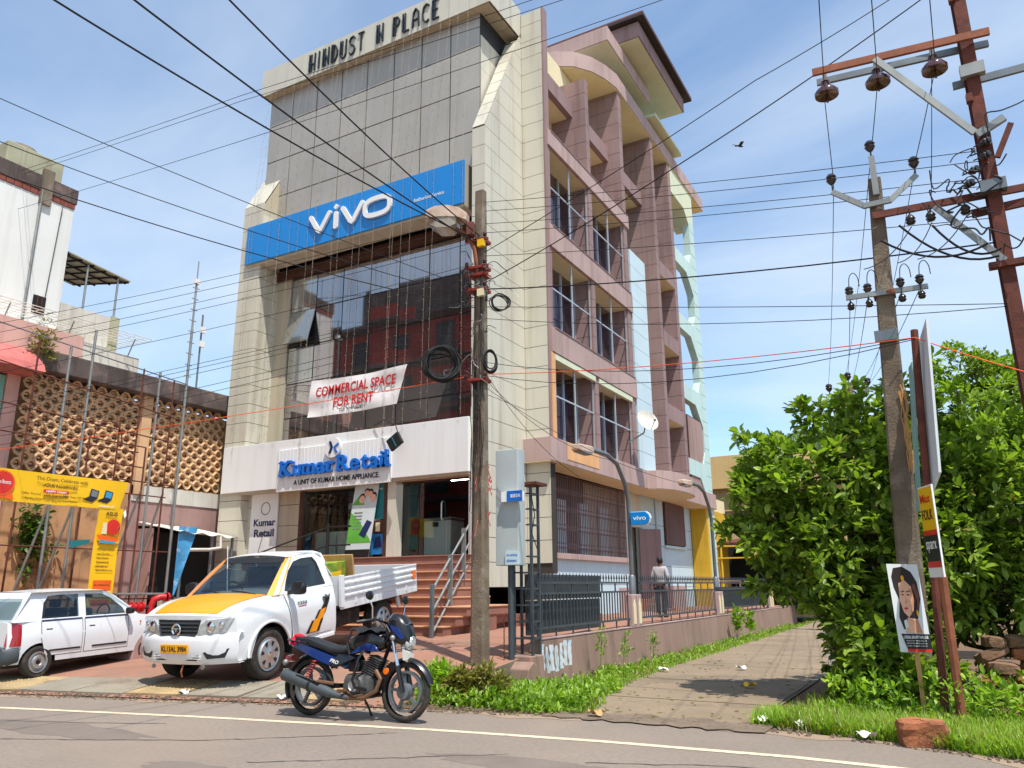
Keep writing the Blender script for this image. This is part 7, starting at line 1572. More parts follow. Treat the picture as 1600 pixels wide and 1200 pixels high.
MAIN = [((-1.3, 12.5, 3.0), (1.0, .9, .9), 1.5), ((-1.9, 12.3, 2.9), (.8, .7, .8), 1.1), ((-2.45, 12.1, 2.5), (.55, .55, .55), .6), ((-.7, 12.6, 3.3), (.8, .7, .8), 1.0), ((-1.0, 12.8, 3.9), (.55, .5, .5), .5), ((-.35, 12.9, 4.1), (.35, .4, .45), .3), ((-1.4, 12.3, 2.0), (1.0, .8, .8), 1.4), ((-2.1, 12.1, 2.0), (.5, .5, .45), .5), ((-1.55, 12.0, 1.3), (.5, .5, .5), .5), ((-1.0, 12.0, 1.0), (.65, .6, .8), 1.0), ((-.5, 12.1, 2.2), (.6, .6, 1.1), 1.1), ((-1.45, 11.9, .6), (.35, .4, .5), .4), ((-.9, 11.7, .6), (.5, .5, .6), .7), ((-2.95, 12.15, 2.35), (.22, .2, .16), .08), ((-2.75, 12.1, 3.0), (.3, .25, .2), .1), ((-2.55, 12.0, 3.65), (.22, .2, .2), .06), ((-2.45, 12.05, 1.55), (.25, .2, .2), .09), ((-2.0, 12.1, 1.45), (.25, .25, .25), .15), ((-1.75, 12.4, 4.0), (.3, .3, .25), .12), ((-2.3, 12.2, 3.45), (.35, .3, .25), .16), ((-.1, 12.9, 4.75), (.2, .2, .25), .07)]
tree('broadleaf_tree', 'dense bright-leaved tree overhanging the lane in front of the concrete pole', (-1.15, 12.4, 0), MAIN, 300, 6, .155, .60, 'leaf_tree', single=290)
RIGHT = [((.6, 13.0, 2.6), (.9, .9, 1.1), 1.3), ((1.4, 13.0, 2.5), (.9, .9, 1.1), 1.3), ((.9, 13.2, 3.7), (.8, .8, .7), .9), ((1.7, 13.4, 3.9), (.8, .8, .6), .8), ((.2, 12.9, 3.4), (.6, .6, .7), .6), ((.5, 12.6, 1.5), (.7, .6, .7), .9), ((1.3, 12.6, 1.5), (.8, .6, .7), 1.0), ((2.2, 13.2, 2.4), (.8, .8, 1.2), 1.0), ((.25, 12.5, 2.3), (.4, .4, .9), .6), ((1.0, 12.3, 2.3), (.5, .4, .5), .4)]
tree('broadleaf_tree', 'broad leafy tree mass growing behind the white hoarding and rail post', (1.0, 13.4, 0), RIGHT, 260, 6, .15, .5, 'leaf_tree')
tree('vine_covered_tree', 'slender vine-covered tree top rising above the other foliage', (1.1, 20.2, 0), [((1.0, 20, 6.2), (.75, .7, .55), 1), ((1.6, 20.2, 5.6), (.6, .6, .6), .8), ((.7, 20, 5.2), (.6, .6, .5), .6), ((1.2, 20, 4.5), (1.4, 1, .6), 1.2), ((1.9, 20, 5.0), (.6, .6, .5), .5)], 620, 6, .11, .6, 'leaf_tree')
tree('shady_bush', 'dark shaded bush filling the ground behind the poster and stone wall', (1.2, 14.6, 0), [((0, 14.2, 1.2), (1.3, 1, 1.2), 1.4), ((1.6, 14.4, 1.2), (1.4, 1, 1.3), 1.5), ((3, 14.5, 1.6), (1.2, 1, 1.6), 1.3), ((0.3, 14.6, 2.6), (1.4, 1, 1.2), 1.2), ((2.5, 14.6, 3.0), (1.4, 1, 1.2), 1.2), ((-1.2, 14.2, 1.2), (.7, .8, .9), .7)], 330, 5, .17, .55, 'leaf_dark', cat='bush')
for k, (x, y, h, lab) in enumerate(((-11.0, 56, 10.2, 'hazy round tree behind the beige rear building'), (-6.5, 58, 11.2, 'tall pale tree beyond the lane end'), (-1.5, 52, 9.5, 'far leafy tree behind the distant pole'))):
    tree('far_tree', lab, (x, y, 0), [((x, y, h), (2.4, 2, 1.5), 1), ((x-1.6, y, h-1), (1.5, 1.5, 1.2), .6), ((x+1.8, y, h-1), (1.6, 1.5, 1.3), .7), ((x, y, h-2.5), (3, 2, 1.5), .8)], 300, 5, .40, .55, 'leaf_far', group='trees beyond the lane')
pm = thing('palm_tree', 'distant palm top showing just above the tree crown', 'palm', (-6.0, 46, 0)); MB().tube([(-6.0, 46, 0), (-6.2, 46, 9.6)], .14, 7).build('trunk', 'bark', pm)
for i in range(15):
    a = 2*math.pi*i/15; el = rc.uniform(.0, 1.0); P0 = Vector((-6.2, 46, 9.6)); d = Vector((math.cos(a), math.sin(a), 0)); n = 14; pos = []; fw_ = []
    for j in range(1, n):
        t = j/n; c = P0+d*1.9*t+Vector((0, 0, el*1.6*t-1.7*t*t))
        for s in (-1, 1): pos.append(c); fw_.append(d*.5+Vector((-d.y, d.x, 0))*s-Vector((0, 0, .5)))
    V, Fc = leaves(np.array(pos), np.array(fw_), np.full(len(pos), .55), np.full(len(pos), .07), np.zeros(len(pos))); place(mesh_np('frond', V, Fc, 'leaf_far'), 'frond', pm)
# ---- ground cover: grass at the right verge, weeds along the wall
def grass(name, n, area, hmin, hmax, mt, wid=.012, bend_=.5):
    P = []
    while len(P) < n:
        x, y, ok = area()
        if ok: P.append((x, y, -.02))
    P = np.array([(x, y, (wz(x, y) if x < -4 else -.02)-.01) for x, y, _ in P]); a = RG.uniform(0, 2*np.pi, n); h = RG.uniform(hmin, hmax, n); lean = RG.uniform(.1, bend_, n); dx, dy = np.cos(a), np.sin(a); w = wid*RG.uniform(.6, 1.4, n)
    V = np.empty((n, 5, 3)); 
    for i, (t, ww) in enumerate(((0, 1), (0, -1), (.55, .8), (.55, -.8), (1, 0))):
        V[:, i, 0] = P[:, 0]+dx*lean*h*t*t*1.3-dy*w*ww; V[:, i, 1] = P[:, 1]+dy*lean*h*t*t*1.3+dx*w*ww; V[:, i, 2] = P[:, 2]+h*t*(1-.35*lean*t)
    Fc = np.array([(0, 1, 3), (0, 3, 2), (2, 3, 4)])[None]+(np.arange(n)*5)[:, None, None]
    o = place(mesh_np(name, V.reshape(-1, 3), Fc.reshape(-1, 3), mt), name); o['kind'] = 'stuff'; return o
def verge_area():
    x = rnd.uniform(-2.3, 2.6); y0 = ye(x)+.08+max(0, -.9-x)*.15; y = y0+abs(rnd.gauss(0, .9)); return x, y, y < 12.2 and x > -2.25+.25*math.sin(y*3)+.28*(y-9.6)*.6
o = grass('verge_grass', 26000, verge_area, .06, .26, 'grass', .009, .8); o['label'] = 'bright green grass growing along the road verge under the poster'; o['category'] = 'grass'
def wall_area():
    y = 9.5+30*rnd.random()**1.6; x1 = wedge(y); x = rnd.uniform(-6.64, x1+.1); return x, y, rnd.random() < 1.15-.5*(x+6.64)/(x1+6.64)-.5*(math.sin(x*5+y*2.3)*math.sin(y*3.1) > .35)
o = grass('wall_grass', 15000, wall_area, .04, .16, 'weed', .010, .7); o['label'] = 'grass along the foot of the boundary wall'; o['category'] = 'grass'
def weeds(name, n, area, h0, h1, ln, mt, label, per=7):
    C = []
    while len(C) < n:
        x, y, ok = area()
        if ok: C.append((x, y, (wz(x, y) if x < -4 else 0)+h0+(h1-h0)*rnd.random()**1.5))
    C = np.array(C); Nn = np.tile([0, 0, 1.], (n, 1)); V, Fc = whorls(C, Nn, per, ln, .55, .2, 1.2); o = place(mesh_np(name, V, Fc, mt), name); o['kind'] = 'stuff'; o['label'] = label; o['category'] = 'weeds'; return o
def wallw():
    y = 11.8+24*rnd.random()**1.7; x = -6.62+abs(rnd.gauss(0, .5)); return x, y, x < wedge(y) and math.sin(y*2.1+x)+rnd.gauss(0, .5) > -.5
weeds('wall_weeds', 1500, wallw, 0, .15, .07, 'weed', 'leafy weeds crowding the foot of the boundary wall')
def cornw(): x = rnd.uniform(-6.9, -4.3); y = rnd.uniform(9.2, 12.6); return x, y, y > ye(x)+.12 and x < wedge(y)+.12*math.sin(y*5)
weeds('corner_weeds', 1700, cornw, 0, .24, .075, 'weed', 'dense green weeds at the lane corner below the wall end')
def vergew(): x = rnd.uniform(-1.6, 2.4); y = rnd.uniform(10.4, 12.4); return x, y, True
weeds('verge_weeds', 900, vergew, .05, .5, .09, 'weed', 'mixed weeds behind the verge grass')
# shrubs round the lamp pole foot
for k, (x, y, lab) in enumerate(((-6.75, 9.85, 'scrubby shrub left of the lamp pole foot'), (-6.35, 9.75, 'leafy shrub directly before the lamp pole foot'), (-5.95, 9.85, 'pale dry-leaved shrub right of the lamp pole foot'))):
    tree('roadside_shrub', lab, (x, y, 0), [((x, y, .18), (.30, .25, .18), 1.), ((x+.08, y-.05, .30), (.2, .2, .14), .5)], 170, 7, .085, .5, ('weed', 'leaf_dry', 'leaf_dry')[k], cat='shrub', zmin=.0)
# taller weed stalks by the wall, each its own plant
for k, (x, y, h) in enumerate(((-6.35, 14.8, .75), (-6.3, 15.9, .62), (-6.35, 25.8, .8), (-6.2, 26.8, .7), (-6.4, 18.0, .5))):
    s_ = thing('tall_weed', ('tall feathery weed by the wall crack', 'feathery weed against the brown wall', 'broad-leaved plant far along the wall', 'pale broad-leaved plant beside it along the wall', 'low weed under the railing post')[k], 'weed', (x, y, 0))
    MB().tube([(x, y, 0), (x+.03, y, h*.5), (x+.05, y+.03, h)], .008, 5).build('stem', 'weed', s_)
    n = 26; t = RG.uniform(.2, 1, n); C = np.stack([x+.05*t+RG.normal(0, .05, n), y+RG.normal(0, .05, n), h*t], 1); V, Fc = whorls(C, np.tile([0, 0, 1.], (n, 1)), 4, .07 if k < 2 or k == 4 else .2, .5); o = place(mesh_np('foliage', V, Fc, 'weed'), 'foliage', s_); o['kind'] = 'stuff'
# creeper on the left wall and a roof-edge tuft
cr_ = thing('wall_creeper', 'dark creeper climbing the stained orange wall behind the pipes', 'creeper', (-20.9, 11.8, 3.2)); n = 140; C = np.stack([RG.normal(-20.88, .06, n), RG.normal(11.75, .22, n), RG.normal(2.9, .45, n)], 1); V, Fc = whorls(C, np.tile([1., 0, 0], (n, 1)), 5, .16, .55); o = place(mesh_np('foliage', V, Fc, 'leaf_dark'), 'foliage', cr_); o['kind'] = 'stuff'
tf = thing('roof_tuft', 'yellow-green tuft of weeds growing from the roof edge beside the pink canopy', 'weeds', (-20.7, 11.2, 7.8)); n = 90; C = np.stack([RG.normal(-20.6, .12, n), RG.normal(11.15, .17, n), RG.normal(7.9, .28, n)], 1); V, Fc = whorls(C, np.tile([.6, 0, .5], (n, 1)), 5, .13, .35); o = place(mesh_np('foliage', V, Fc, 'leaf_dry'), 'foliage', tf); o['kind'] = 'stuff'

# dry stalks, bare clods and seed heads mixed into the verge
def drym(): x = rnd.uniform(-2.0, 2.4); y = ye(x)+.1+abs(rnd.gauss(0, .8)); return x, y, y < 12
o = grass('dry_grass', 3200, drym, .08, .32, 'leaf_dry', .006, .9); o['label'] = 'dry yellowish grass stalks mixed through the verge'; o['category'] = 'grass'
o = grass('wall_dry_grass', 2200, wall_area, .06, .3, 'leaf_dry', .006, .9); o['label'] = 'dry stalks between the weeds at the wall foot'; o['category'] = 'grass'
m = MB()
for i in range(900):
    a = rnd.random(); x = rnd.uniform(-5.6, 1.5); y = ye(x)+rnd.uniform(-.12, .28); s_ = rnd.uniform(.006, .03); m.obox((x, y, .01), s_, s_*rnd.uniform(.6, 1.4), s_*.7, Matrix.Rotation(rnd.random()*3, 3, 'Z'))
o = m.build('roadside_grit', 'gravel'); o['kind'] = 'stuff'
# fallen leaves on the lane
C = np.stack([RG.uniform(-5.0, -2.4, 160), 9.6+10*RG.random(160)**1.5, np.full(160, .02)], 1); a_ = RG.uniform(0, 6.28, 160); V, Fc = leaves(C, np.stack([np.cos(a_), np.sin(a_), np.zeros(160)], 1), RG.uniform(.04, .1, 160), RG.uniform(.02, .05, 160), RG.normal(0, .3, 160)); o = place(mesh_np('fallen_leaves', V, Fc, 'leaf_dry'), 'fallen_leaves'); o['kind'] = 'stuff'
# dark crack seams in the asphalt
for k, P in enumerate((((-13.2, 5.3), (-11.2, 5.75), (-9.6, 6.25), (-8.4, 6.75)), ((-9.8, 5.0), (-8.6, 5.55), (-7.2, 6.2), (-6.3, 6.9), (-5.6, 7.5)), ((-6.0, 5.6), (-5.0, 6.3), (-3.9, 7.1)), ((-3.2, 7.0), (-2.2, 7.4), (-1.2, 7.6)))):
    m = MB(); Q = []
    for (a, b), (c, d) in zip(P, P[1:]):
        for i in range(10): t = i/10; Q.append((a+(c-a)*t+rc.gauss(0, .012), b+(d-b)*t+rc.gauss(0, .012)))
    for (a, b), (c, d) in zip(Q, Q[1:]):
        w = rc.uniform(.006, .018); m.add([(a, b-w, .0035), (c, d-w, .0035), (c, d+w, .0035), (a, b+w, .0035)], [(0, 1, 2, 3)])
    struct(m.build('road_crack', 'tar_seam' if 'tar_seam' in MATS else mat('tar_seam', (78, 70, 66), .8, var=.2)))
# ---------------------------------------------------------------- fairy lights on the glass front
mat('fairy', (150, 140, 118), .6, var=.1)
for k, x in enumerate(np.linspace(-19.6, -11.1, 24)):
    x = x+rnd.uniform(-.12, .12); low = rnd.choice((6.0, 6.0, 6.3, 12.0, 5.6, 5.3)); sw = rnd.uniform(-.25, .25)
    P = [(x, 17.27, 19.08), (x+sw*.5, 17.05, 16.2), (x+sw, 16.85, 13.6), (x+sw, 16.84, 12.2), (x+sw*1.2, 16.82, 9), (x+sw*1.3, 16.80, low)] if low < 12 else [(x, 17.27, 19.08), (x+sw*.5, 17.05, 16.2), (x+sw, 16.85, 13.6), (x+sw, 16.84, low)]
    f_ = thing('fairy_light_string', 'thin string of tiny lights hanging down the glass front', 'string lights', P[0], group='fairy light strings on the facade')
    MB().tube(P, .0035, 3).build('wire', 'fairy', f_)
    m = MB(); pts_ = [Vector(p) for p in P]
    for a, b in zip(pts_, pts_[1:]):
        n = max(1, int((b-a).length/.3))
        for i in range(n): c = a.lerp(b, (i+.5)/n); m.obox((c.x+rnd.choice((-.02, .02)), c.y-.01, c.z), .026, .012, .016)
    o = m.build('bulbs', 'fairy', f_); o['kind'] = 'stuff'
# ---------------------------------------------------------------- shop interior
mat('appliance', (214, 216, 214), .35, var=.04); mat('lit_panel', (255, 255, 255), .5)
def emis(name, col, s):
    m = bpy.data.materials.new(name); m.use_nodes = True; b = m.node_tree.nodes['Principled BSDF']; b.inputs['Base Color'].default_value = (*lin(col), 1); b.inputs['Emission Color'].default_value = (*lin(col), 1); b.inputs['Emission Strength'].default_value = s; MATS[name] = m
emis('fill_tube', (240, 246, 255), 40.0)  # added emitter that brightens the dim shop interior
for k, z in enumerate((3.95, 3.42)):
    a = thing('air_conditioner', ('upper wall-mounted white air conditioner inside the shop', 'lower wall-mounted white air conditioner inside the shop')[k], 'air conditioner', (-16.6, 19.8, z))
    MB().loft([[(x, y, z+v) for y, v in ((19.9, 0), (19.66, .02), (19.62, .10), (19.64, .30), (19.9, .32))] for x in (-17.15, -16.0)]).build('case', 'appliance', a, bevel=.02); MB().box(-17.1, -16.05, 19.612, 19.63, z+.05, z+.09).build('louvre', 'mullion', a)
wb = thing('display_wall', 'dark display partition behind the shop window', 'partition', (-16, 20, FZ)); MB().box(-18.5, -14.6, 19.92, 20.0, FZ, 4.7).build('board', 'darkroom', wb)
for k, x in enumerate((-16.75, -15.85)):
    w_ = thing('washing_machine', ('white boxy appliance at the left inside the shop window', 'white boxy appliance next to the first behind the railing')[k], 'appliance', (x, 18.6, FZ)); MB().box(x-.42, x+.42, 18.2, 18.9, FZ, FZ+.88).build('cabinet', 'appliance', w_, bevel=.02); MB().lathe([(.0001, -.02), (.03, -.02), (.03, 0)], (x+.1, 18.2, FZ+.45), 'y', 10).build('knob', 'mullion', w_)
fz = thing('chest_freezer', 'pale green-white chest freezer behind the glass door', 'freezer', (-12.6, 18.4, FZ)); MB().box(-13.0, -12.1, 18.1, 18.8, FZ+.08, FZ+1.02).build('cabinet', 'appliance', fz, bevel=.02); MB().box(-13.02, -12.08, 18.08, 18.82, FZ+1.03, FZ+1.1).build('lid', 'galv', fz, bevel=.02); MB().box(-12.68, -12.5, 18.06, 18.08, FZ+.85, FZ+.98).build('handle', 'mullion', fz)
tb = thing('fill_tube', 'short glowing tube added on the shop ceiling to brighten the room', 'lamp', (-12.2, 18.5, 4.6)); MB().box(-12.5, -11.8, 18.7, 18.75, 4.55, 4.60).build('tube', 'fill_tube', tb); tb['group'] = 'added shop lights'
tb2 = thing('fill_tube', 'short glowing tube added on the shop ceiling to brighten the room', 'lamp', (-15.5, 19, 4.6), group='added shop lights'); MB().box(-15.9, -15.2, 18.9, 18.95, 4.6, 4.65).build('tube', 'fill_tube', tb2)
cs = thing('counter', 'dark counter deep inside the shop entrance', 'counter', (-11.4, 20.5, FZ)); MB().box(-11.7, -10.9, 20.2, 20.8, FZ, FZ+1.0).build('body', 'wood_dark', cs)
mat('poster_green', (92, 168, 60), .5, var=.2, sc=2); mat('poster_pale', (196, 206, 206), .5, var=.06); mat('poster_blue', (30, 116, 176), .5, var=.15, sc=4)
sb = thing('standee_banner', 'white and green roll-up banner with a family picture leaning by the shop window', 'banner', (-14.4, 16.85, FZ))
def sq(x, z, off): return Vector((-14.85+x+.10*z, 16.92-off+.06*z, FZ+.02+z))
def sp_(pts, mt, name, off): return MB().add([sq(x, z, off) for x, z in pts]+[sq(x, z, off-.004) for x, z in pts], [tuple(range(len(pts)))]+[(i, len(pts)+i, len(pts)+(i+1) % len(pts), (i+1) % len(pts)) for i in range(len(pts))]).build(name, mt, sb)
sp_([(0, 0), (.86, 0), (.86, 2.02), (0, 2.02)], 'poster_pale', 'sheet', 0.)
sp_([(0, 0), (.86, 0), (.86, .22), (0, .22)], 'letter_black', 'printed_foot', .006); sp_([(0, .40), (.86, .40), (.80, .5), (.35, 1.0), (0, 1.25)], 'poster_green', 'printed_green', .006)
sp_([(0, 1.45), (.45, 1.45), (.2, 1.7)], 'poster_green', 'printed_leaf', .006)
for k, (x, z, r_) in enumerate(((.33, 1.62, .10), (.47, 1.78, .08), (.60, 1.76, .08), (.72, 1.64, .10))): sp_([(x+r_*1.15*math.cos(t), z+.03+r_*1.2*math.sin(t)) for t in [2*math.pi*i/12 for i in range(12)]], 'hair_print', 'printed_hair', .008); sp_([(x+r_*math.cos(t), z-.02+r_*1.1*math.sin(t)) for t in [2*math.pi*i/12 for i in range(12)]], 'skin_print', 'printed_face', .010)
sp_([(.40, .62), (.62, .52), (.80, .95), (.62, 1.02)], 'letter_navy', 'printed_panel', .009)
for k in range(6): sp_([(.12, 1.22-.09*k), (.42, 1.22-.09*k), (.42, 1.245-.09*k), (.12, 1.245-.09*k)], 'galv', 'printed_line', .009)
for k, (x0, x1, z0, z1, mt, lab) in enumerate(((-14.05, -13.62, 3.4, 4.4, 'teal_ink', 'teal poster above the blue one on the shop jamb'), (-14.05, -13.62, FZ+.1, 3.0, 'poster_blue', 'blue poster with a device picture low on the shop jamb'), (-14.05, -13.62, 3.03, 3.37, 'wood_dark', 'small dark picture poster between the teal and blue posters'))):
    p_ = thing('wall_poster', lab, 'poster', (x0, 17.1, z0)); MB().box(x0, x1, 17.08, 17.10, z0, z1).build('sheet', mt, p_)
    if k == 0: text('godrej', 'lettering', 'white', p_, (x0+.12, 17.075, z1-.2), (1, 0, 0), (0, 0, 1), width=.22, height=.07, depth=.003)
    if k == 1: MB().prism([(x0+.08, z0+.15), (x1-.05, z0+.2), (x1-.12, z0+.5), (x0+.16, z0+.45)], 'y', 17.074, 17.08).build('printed_device', 'letter_navy', p_)
    if k == 2: MB().box(x0+.15, x0+.3, 17.074, 17.08, z0+.04, z0+.28).build('printed_bottle', 'cream', p_)
bs = thing('interior_sign', 'small blue brand sign hung inside the shop window', 'sign', (-15, 17.7, 4.2)); MB().box(-15.0, -14.1, 17.7, 17.73, 4.15, 4.38).build('plate', 'letter_navy', bs); text('BLUE STAR', 'lettering', 'white', bs, (-14.72, 17.695, 4.22), (1, 0, 0), (0, 0, 1), width=.52, height=.09, depth=.003, off=.01); MB().box(-14.96, -14.8, 17.695, 17.70, 4.19, 4.34).build('mark', 'white', bs)
# ---------------------------------------------------------------- pedestrian
mat('skin', (110, 72, 54), .6, var=.08); mat('hair', (16, 14, 14), .6, var=.2); mat('shirt', (176, 172, 174), .9, var=.1, sc=8, streak=.2, scol=(130, 126, 130)); mat('trousers', (38, 42, 50), .9, var=.12); mat('shoe', (52, 34, 26), .6)
PX, PY, PZ = -7.64, 22.45, gz(-7.64, 22.45)
man = thing('person', 'person in pale long-sleeved shirt and dark trousers standing with back turned behind the railing', 'person', (PX, PY, PZ), R(-4)); man.scale = (.965,)*3
def skinned(name, verts, edges, radii, mt, parent, sub=2, root=0):
    me = bpy.data.meshes.new(name); me.from_pydata(verts, edges, []); me.materials.append(MATS[mt]); o = bpy.data.objects.new(name, me); COL.objects.link(o); o.parent = parent
    sk = o.modifiers.new('skin', 'SKIN'); sk.use_smooth_shade = True; lay = me.skin_vertices[0] if me.skin_vertices else None
    if lay is None:
        bpy.context.view_layer.objects.active = o; lay = me.skin_vertices[0]
    for i, r_ in enumerate(radii): lay.data[i].radius = r_ if isinstance(r_, tuple) else (r_, r_)
    lay.data[root].use_root = True
    s_ = o.modifiers.new('sub', 'SUBSURF'); s_.levels = sub; s_.render_levels = sub; return o
# faces +y (away), x right
bv = [(0, 0, .95), (0, .0, 1.15), (0, .0, 1.38), (0, .01, 1.48), (0, .02, 1.56), (0, .03, 1.66), (.17, 0, 1.42), (.24, -.02, 1.16), (.25, .05, .93), (.25, .07, .86), (-.17, 0, 1.42), (-.25, -.03, 1.16), (-.25, .05, .95), (-.25, .08, .88), (.09, 0, .90), (.10, .02, .50), (.10, -.03, .09), (.11, .10, .04), (-.09, 0, .90), (-.11, -.03, .50), (-.10, .02, .09), (-.12, .15, .04)]
be = [(0, 1), (1, 2), (2, 3), (3, 4), (4, 5), (2, 6), (6, 7), (7, 8), (8, 9), (2, 10), (10, 11), (11, 12), (12, 13), (0, 14), (14, 15), (15, 16), (16, 17), (0, 18), (18, 19), (19, 20), (20, 21)]
br_ = [(.14, .10), (.13, .095), (.15, .10), .055, .065, (.08, .095), .06, .045, .032, .03, .06, .045, .032, .03, .08, .058, .04, .035, .08, .058, .04, .035]
skinned('body', bv, be, br_, 'skin', man)
for s, wp in ((1, (.25, .07, .86)), (-1, (-.25, .08, .88))):
    for k, (dx, l) in enumerate(((-.03, .075), (-.01, .085), (.01, .082), (.03, .065))):
        x, y, z = wp; MB().tube([(x+dx*.4, y+dx, z-.02), (x+dx*.4, y+dx+.008, z-.02-l*.5), (x+dx*.3, y+dx+.02, z-.02-l)], [.011, .010, .007], 6).build('finger', 'skin', man, True, 60)
    MB().tube([(x, y+.025, z+.01), (x-s*.02, y+.05, z-.03), (x-s*.02, y+.055, z-.06)], [.012, .011, .008], 6).build('thumb', 'skin', man, True, 60)
sv = [(0, 0, .90), (0, .0, 1.02), (0, 0, 1.18), (0, 0, 1.38), (0, .01, 1.47), (.17, 0, 1.42), (.245, -.02, 1.16), (.25, .05, .95), (-.17, 0, 1.42), (-.255, -.03, 1.16), (-.25, .05, .97)]
skinned('shirt', sv, [(0, 1), (1, 2), (2, 3), (3, 4), (3, 5), (5, 6), (6, 7), (3, 8), (8, 9), (9, 10)], [(.17, .125), (.165, .12), (.16, .115), (.17, .115), (.07, .07), .08, .062, .046, .08, .062, .046], 'shirt', man)
tv = [(0, 0, .97), (0, 0, .90), (.095, 0, .85), (.105, .02, .48), (.10, -.03, .10), (-.095, 0, .85), (-.115, -.03, .48), (-.10, .02, .10)]
skinned('trousers', tv, [(0, 1), (1, 2), (2, 3), (3, 4), (1, 5), (5, 6), (6, 7)], [(.165, .12), (.17, .125), .105, .08, .07, .105, .08, .07], 'trousers', man)
MB().sphere((0, .02, 1.665), .105, 16, 12, (.86, 1.0, 1.15)).build('hair', 'hair', man, True, 60); MB().box(-.165, .165, -.125, .125, .955, .985).build('belt', 'letter_black', man, True, bevel=.02)
for s in (-1, 1): MB().sphere((s*.09, .03, 1.63), .022, 8, 6, (.5, 1, 1.4)).build('ear', 'skin', man, True, 60)
MB().sphere((0, .125, 1.625), .02, 8, 6, (.7, 1, 1)).build('nose', 'skin', man, True, 60)
for s in (-1, 1): MB().sphere((s*.035, .115, 1.655), .011, 8, 6).build('eye', 'white', man, True, 60)
MB().sphere((0, .12, 1.585), .02, 8, 6, (1.3, .4, .35)).build('mouth', 'red_print', man, True, 60)
for (x, y) in ((.105, .03), (-.11, .08)): MB().ell([(0, 0, 0, .01, .01), (.03, 0, 0, .04, .035), (.15, 0, 0, .045, .035), (.27, 0, -.01, .035, .02), (.28, 0, -.01, .01, .01)], 12).mesh('shoe', 'shoe'); inst(bpy.data.meshes['shoe'], 'shoe', man, (x, y-.12, .035), (0, 0, R(90)), (1, 1, 1), True)
# ---------------------------------------------------------------- rear buildings at the lane end
mat('beige_wall', (190, 168, 122), .9, var=.08, streak=.4, scol=(128, 110, 80)); mat('beige_band', (216, 184, 128), .9, var=.06, streak=.3, scol=(160, 130, 90))
rbd = thing('beige_rear_building', 'beige two-storey rear building behind the finned block', 'building', (-6, 46, 0))
MB().box(-14, 3, 42.5, 52, 0, 6.6).build('wall', 'beige_wall', rbd); MB().box(-14.2, 3.2, 42.0, 52.2, 6.6, 8.35).build('roof_band', 'beige_band', rbd); MB().box(-14, 3, 42.2, 42.5, 3.2, 3.5).build('ledge', 'white_dirty', rbd); MB().box(-14, 3, 42.3, 42.5, 5.4, 5.5).build('ledge', 'beige_band', rbd)
MB().box(-11.3, -3, 42.42, 42.5, .3, 2.9).build('garage_opening', 'darkroom', rbd); MB().box(-9.6, -7.4, 42.3, 42.45, 3.9, 5.2).build('window', 'mullion', rbd)
for k in range(8): piece('window_bar', 'white_dirty', rbd, -9.5+.28*k, -9.46+.28*k, 42.26, 42.30, 3.9, 5.2)
cpn = thing('garage_canopy', 'low rusty tin canopy on yellow posts over dark garage', 'canopy', (-8.2, 37.5, .6))
for i in range(5): MB().add([(-9.6+.9*i, 36.4, 3.42-.03*i), (-8.72+.9*i, 36.4, 3.39-.03*i), (-8.72+.9*i, 40.5, 3.75), (-9.6+.9*i, 40.5, 3.78), (-9.6+.9*i, 36.4, 3.47-.03*i), (-8.72+.9*i, 36.4, 3.44-.03*i), (-8.72+.9*i, 40.5, 3.8), (-9.6+.9*i, 40.5, 3.83)], [(0, 1, 2, 3), (7, 6, 5, 4), (0, 4, 5, 1)]).build('tin_sheet', 'rust', cpn)
MB().bar((-9.8, 36.3, 3.3), (-5.2, 36.3, 3.2), .06, .08).build('beam', 'yellow_paint', cpn); MB().bar((-9.6, 36.25, 2.75), (-5.2, 36.25, 2.75), .05, .06).build('beam', 'yellow_paint', cpn)
for x in (-9.4, -7.3, -5.4): MB().tube([(x, 36.3, .6), (x, 36.3, 3.3)], .05, 7).build('post', 'yellow_paint', cpn)
MB().box(-10.2, -4.9, 40.4, 40.5, .6, 3.6).build('back_screen', 'darkroom', cpn); MB().box(-10.3, -10.2, 38.4, 40.5, .6, 3.6).build('side_screen', 'darkroom', cpn)
for k in range(4):
    b_ = thing('parked_scooter', 'dark two-wheeler parked in the shade of the garage canopy', 'scooter', (-8.6+.8*k, 37.6, .67), R(80), 'two-wheelers under the canopy')
    for x in (-.55, .55): MB().lathe([(.16, -.05), (.24, -.045), (.26, 0), (.24, .045), (.16, .05)], (x, 0, .26), 'y', 18).build('tyre', 'tyre', b_, True, 50); 
    for x in (-.55, .55): MB().lathe([(.0001, -.02), (.16, -.03), (.16, .03), (.0001, .02)], (x, 0, .26), 'y', 14).build('rim', 'galv', b_, True, 50)
    MB().ell([(-.7, 0, .62, .05, .05), (-.5, 0, .62, .15, .16), (-.1, 0, .55, .15, .16), (.1, 0, .38, .12, .08), (.3, 0, .40, .14, .10), (.42, 0, .7, .16, .14), (.48, 0, .95, .14, .10), (.5, 0, 1.02, .05, .04)], 14).build('body', 'bike_black', b_, True, 50); MB().ell([(-.65, 0, .80, .08, .03), (-.4, 0, .82, .14, .05), (0, 0, .78, .12, .05)], 12).build('seat', 'seat_vinyl', b_, True, 50); MB().tube([(.42, -.32, 1.05), (.48, 0, 1.08), (.42, .32, 1.05)], .015, 6).build('handlebar', 'bike_black', b_, True)
gt = thing('small_gate', 'small peach pipe gate beside the yellow wall', 'gate', (-8.3, 33.6, .65))
for x in (-9.2, -8.6, -8.0): MB().tube([(x, 33.6, .65), (x, 33.6, 1.75)], .03, 6).build('upright', 'peach', gt)
for z in (1.72, 1.2, .8): MB().tube([(-9.2, 33.6, z), (-8.0, 33.6, z)], .025, 6).build('rail', 'peach', gt)
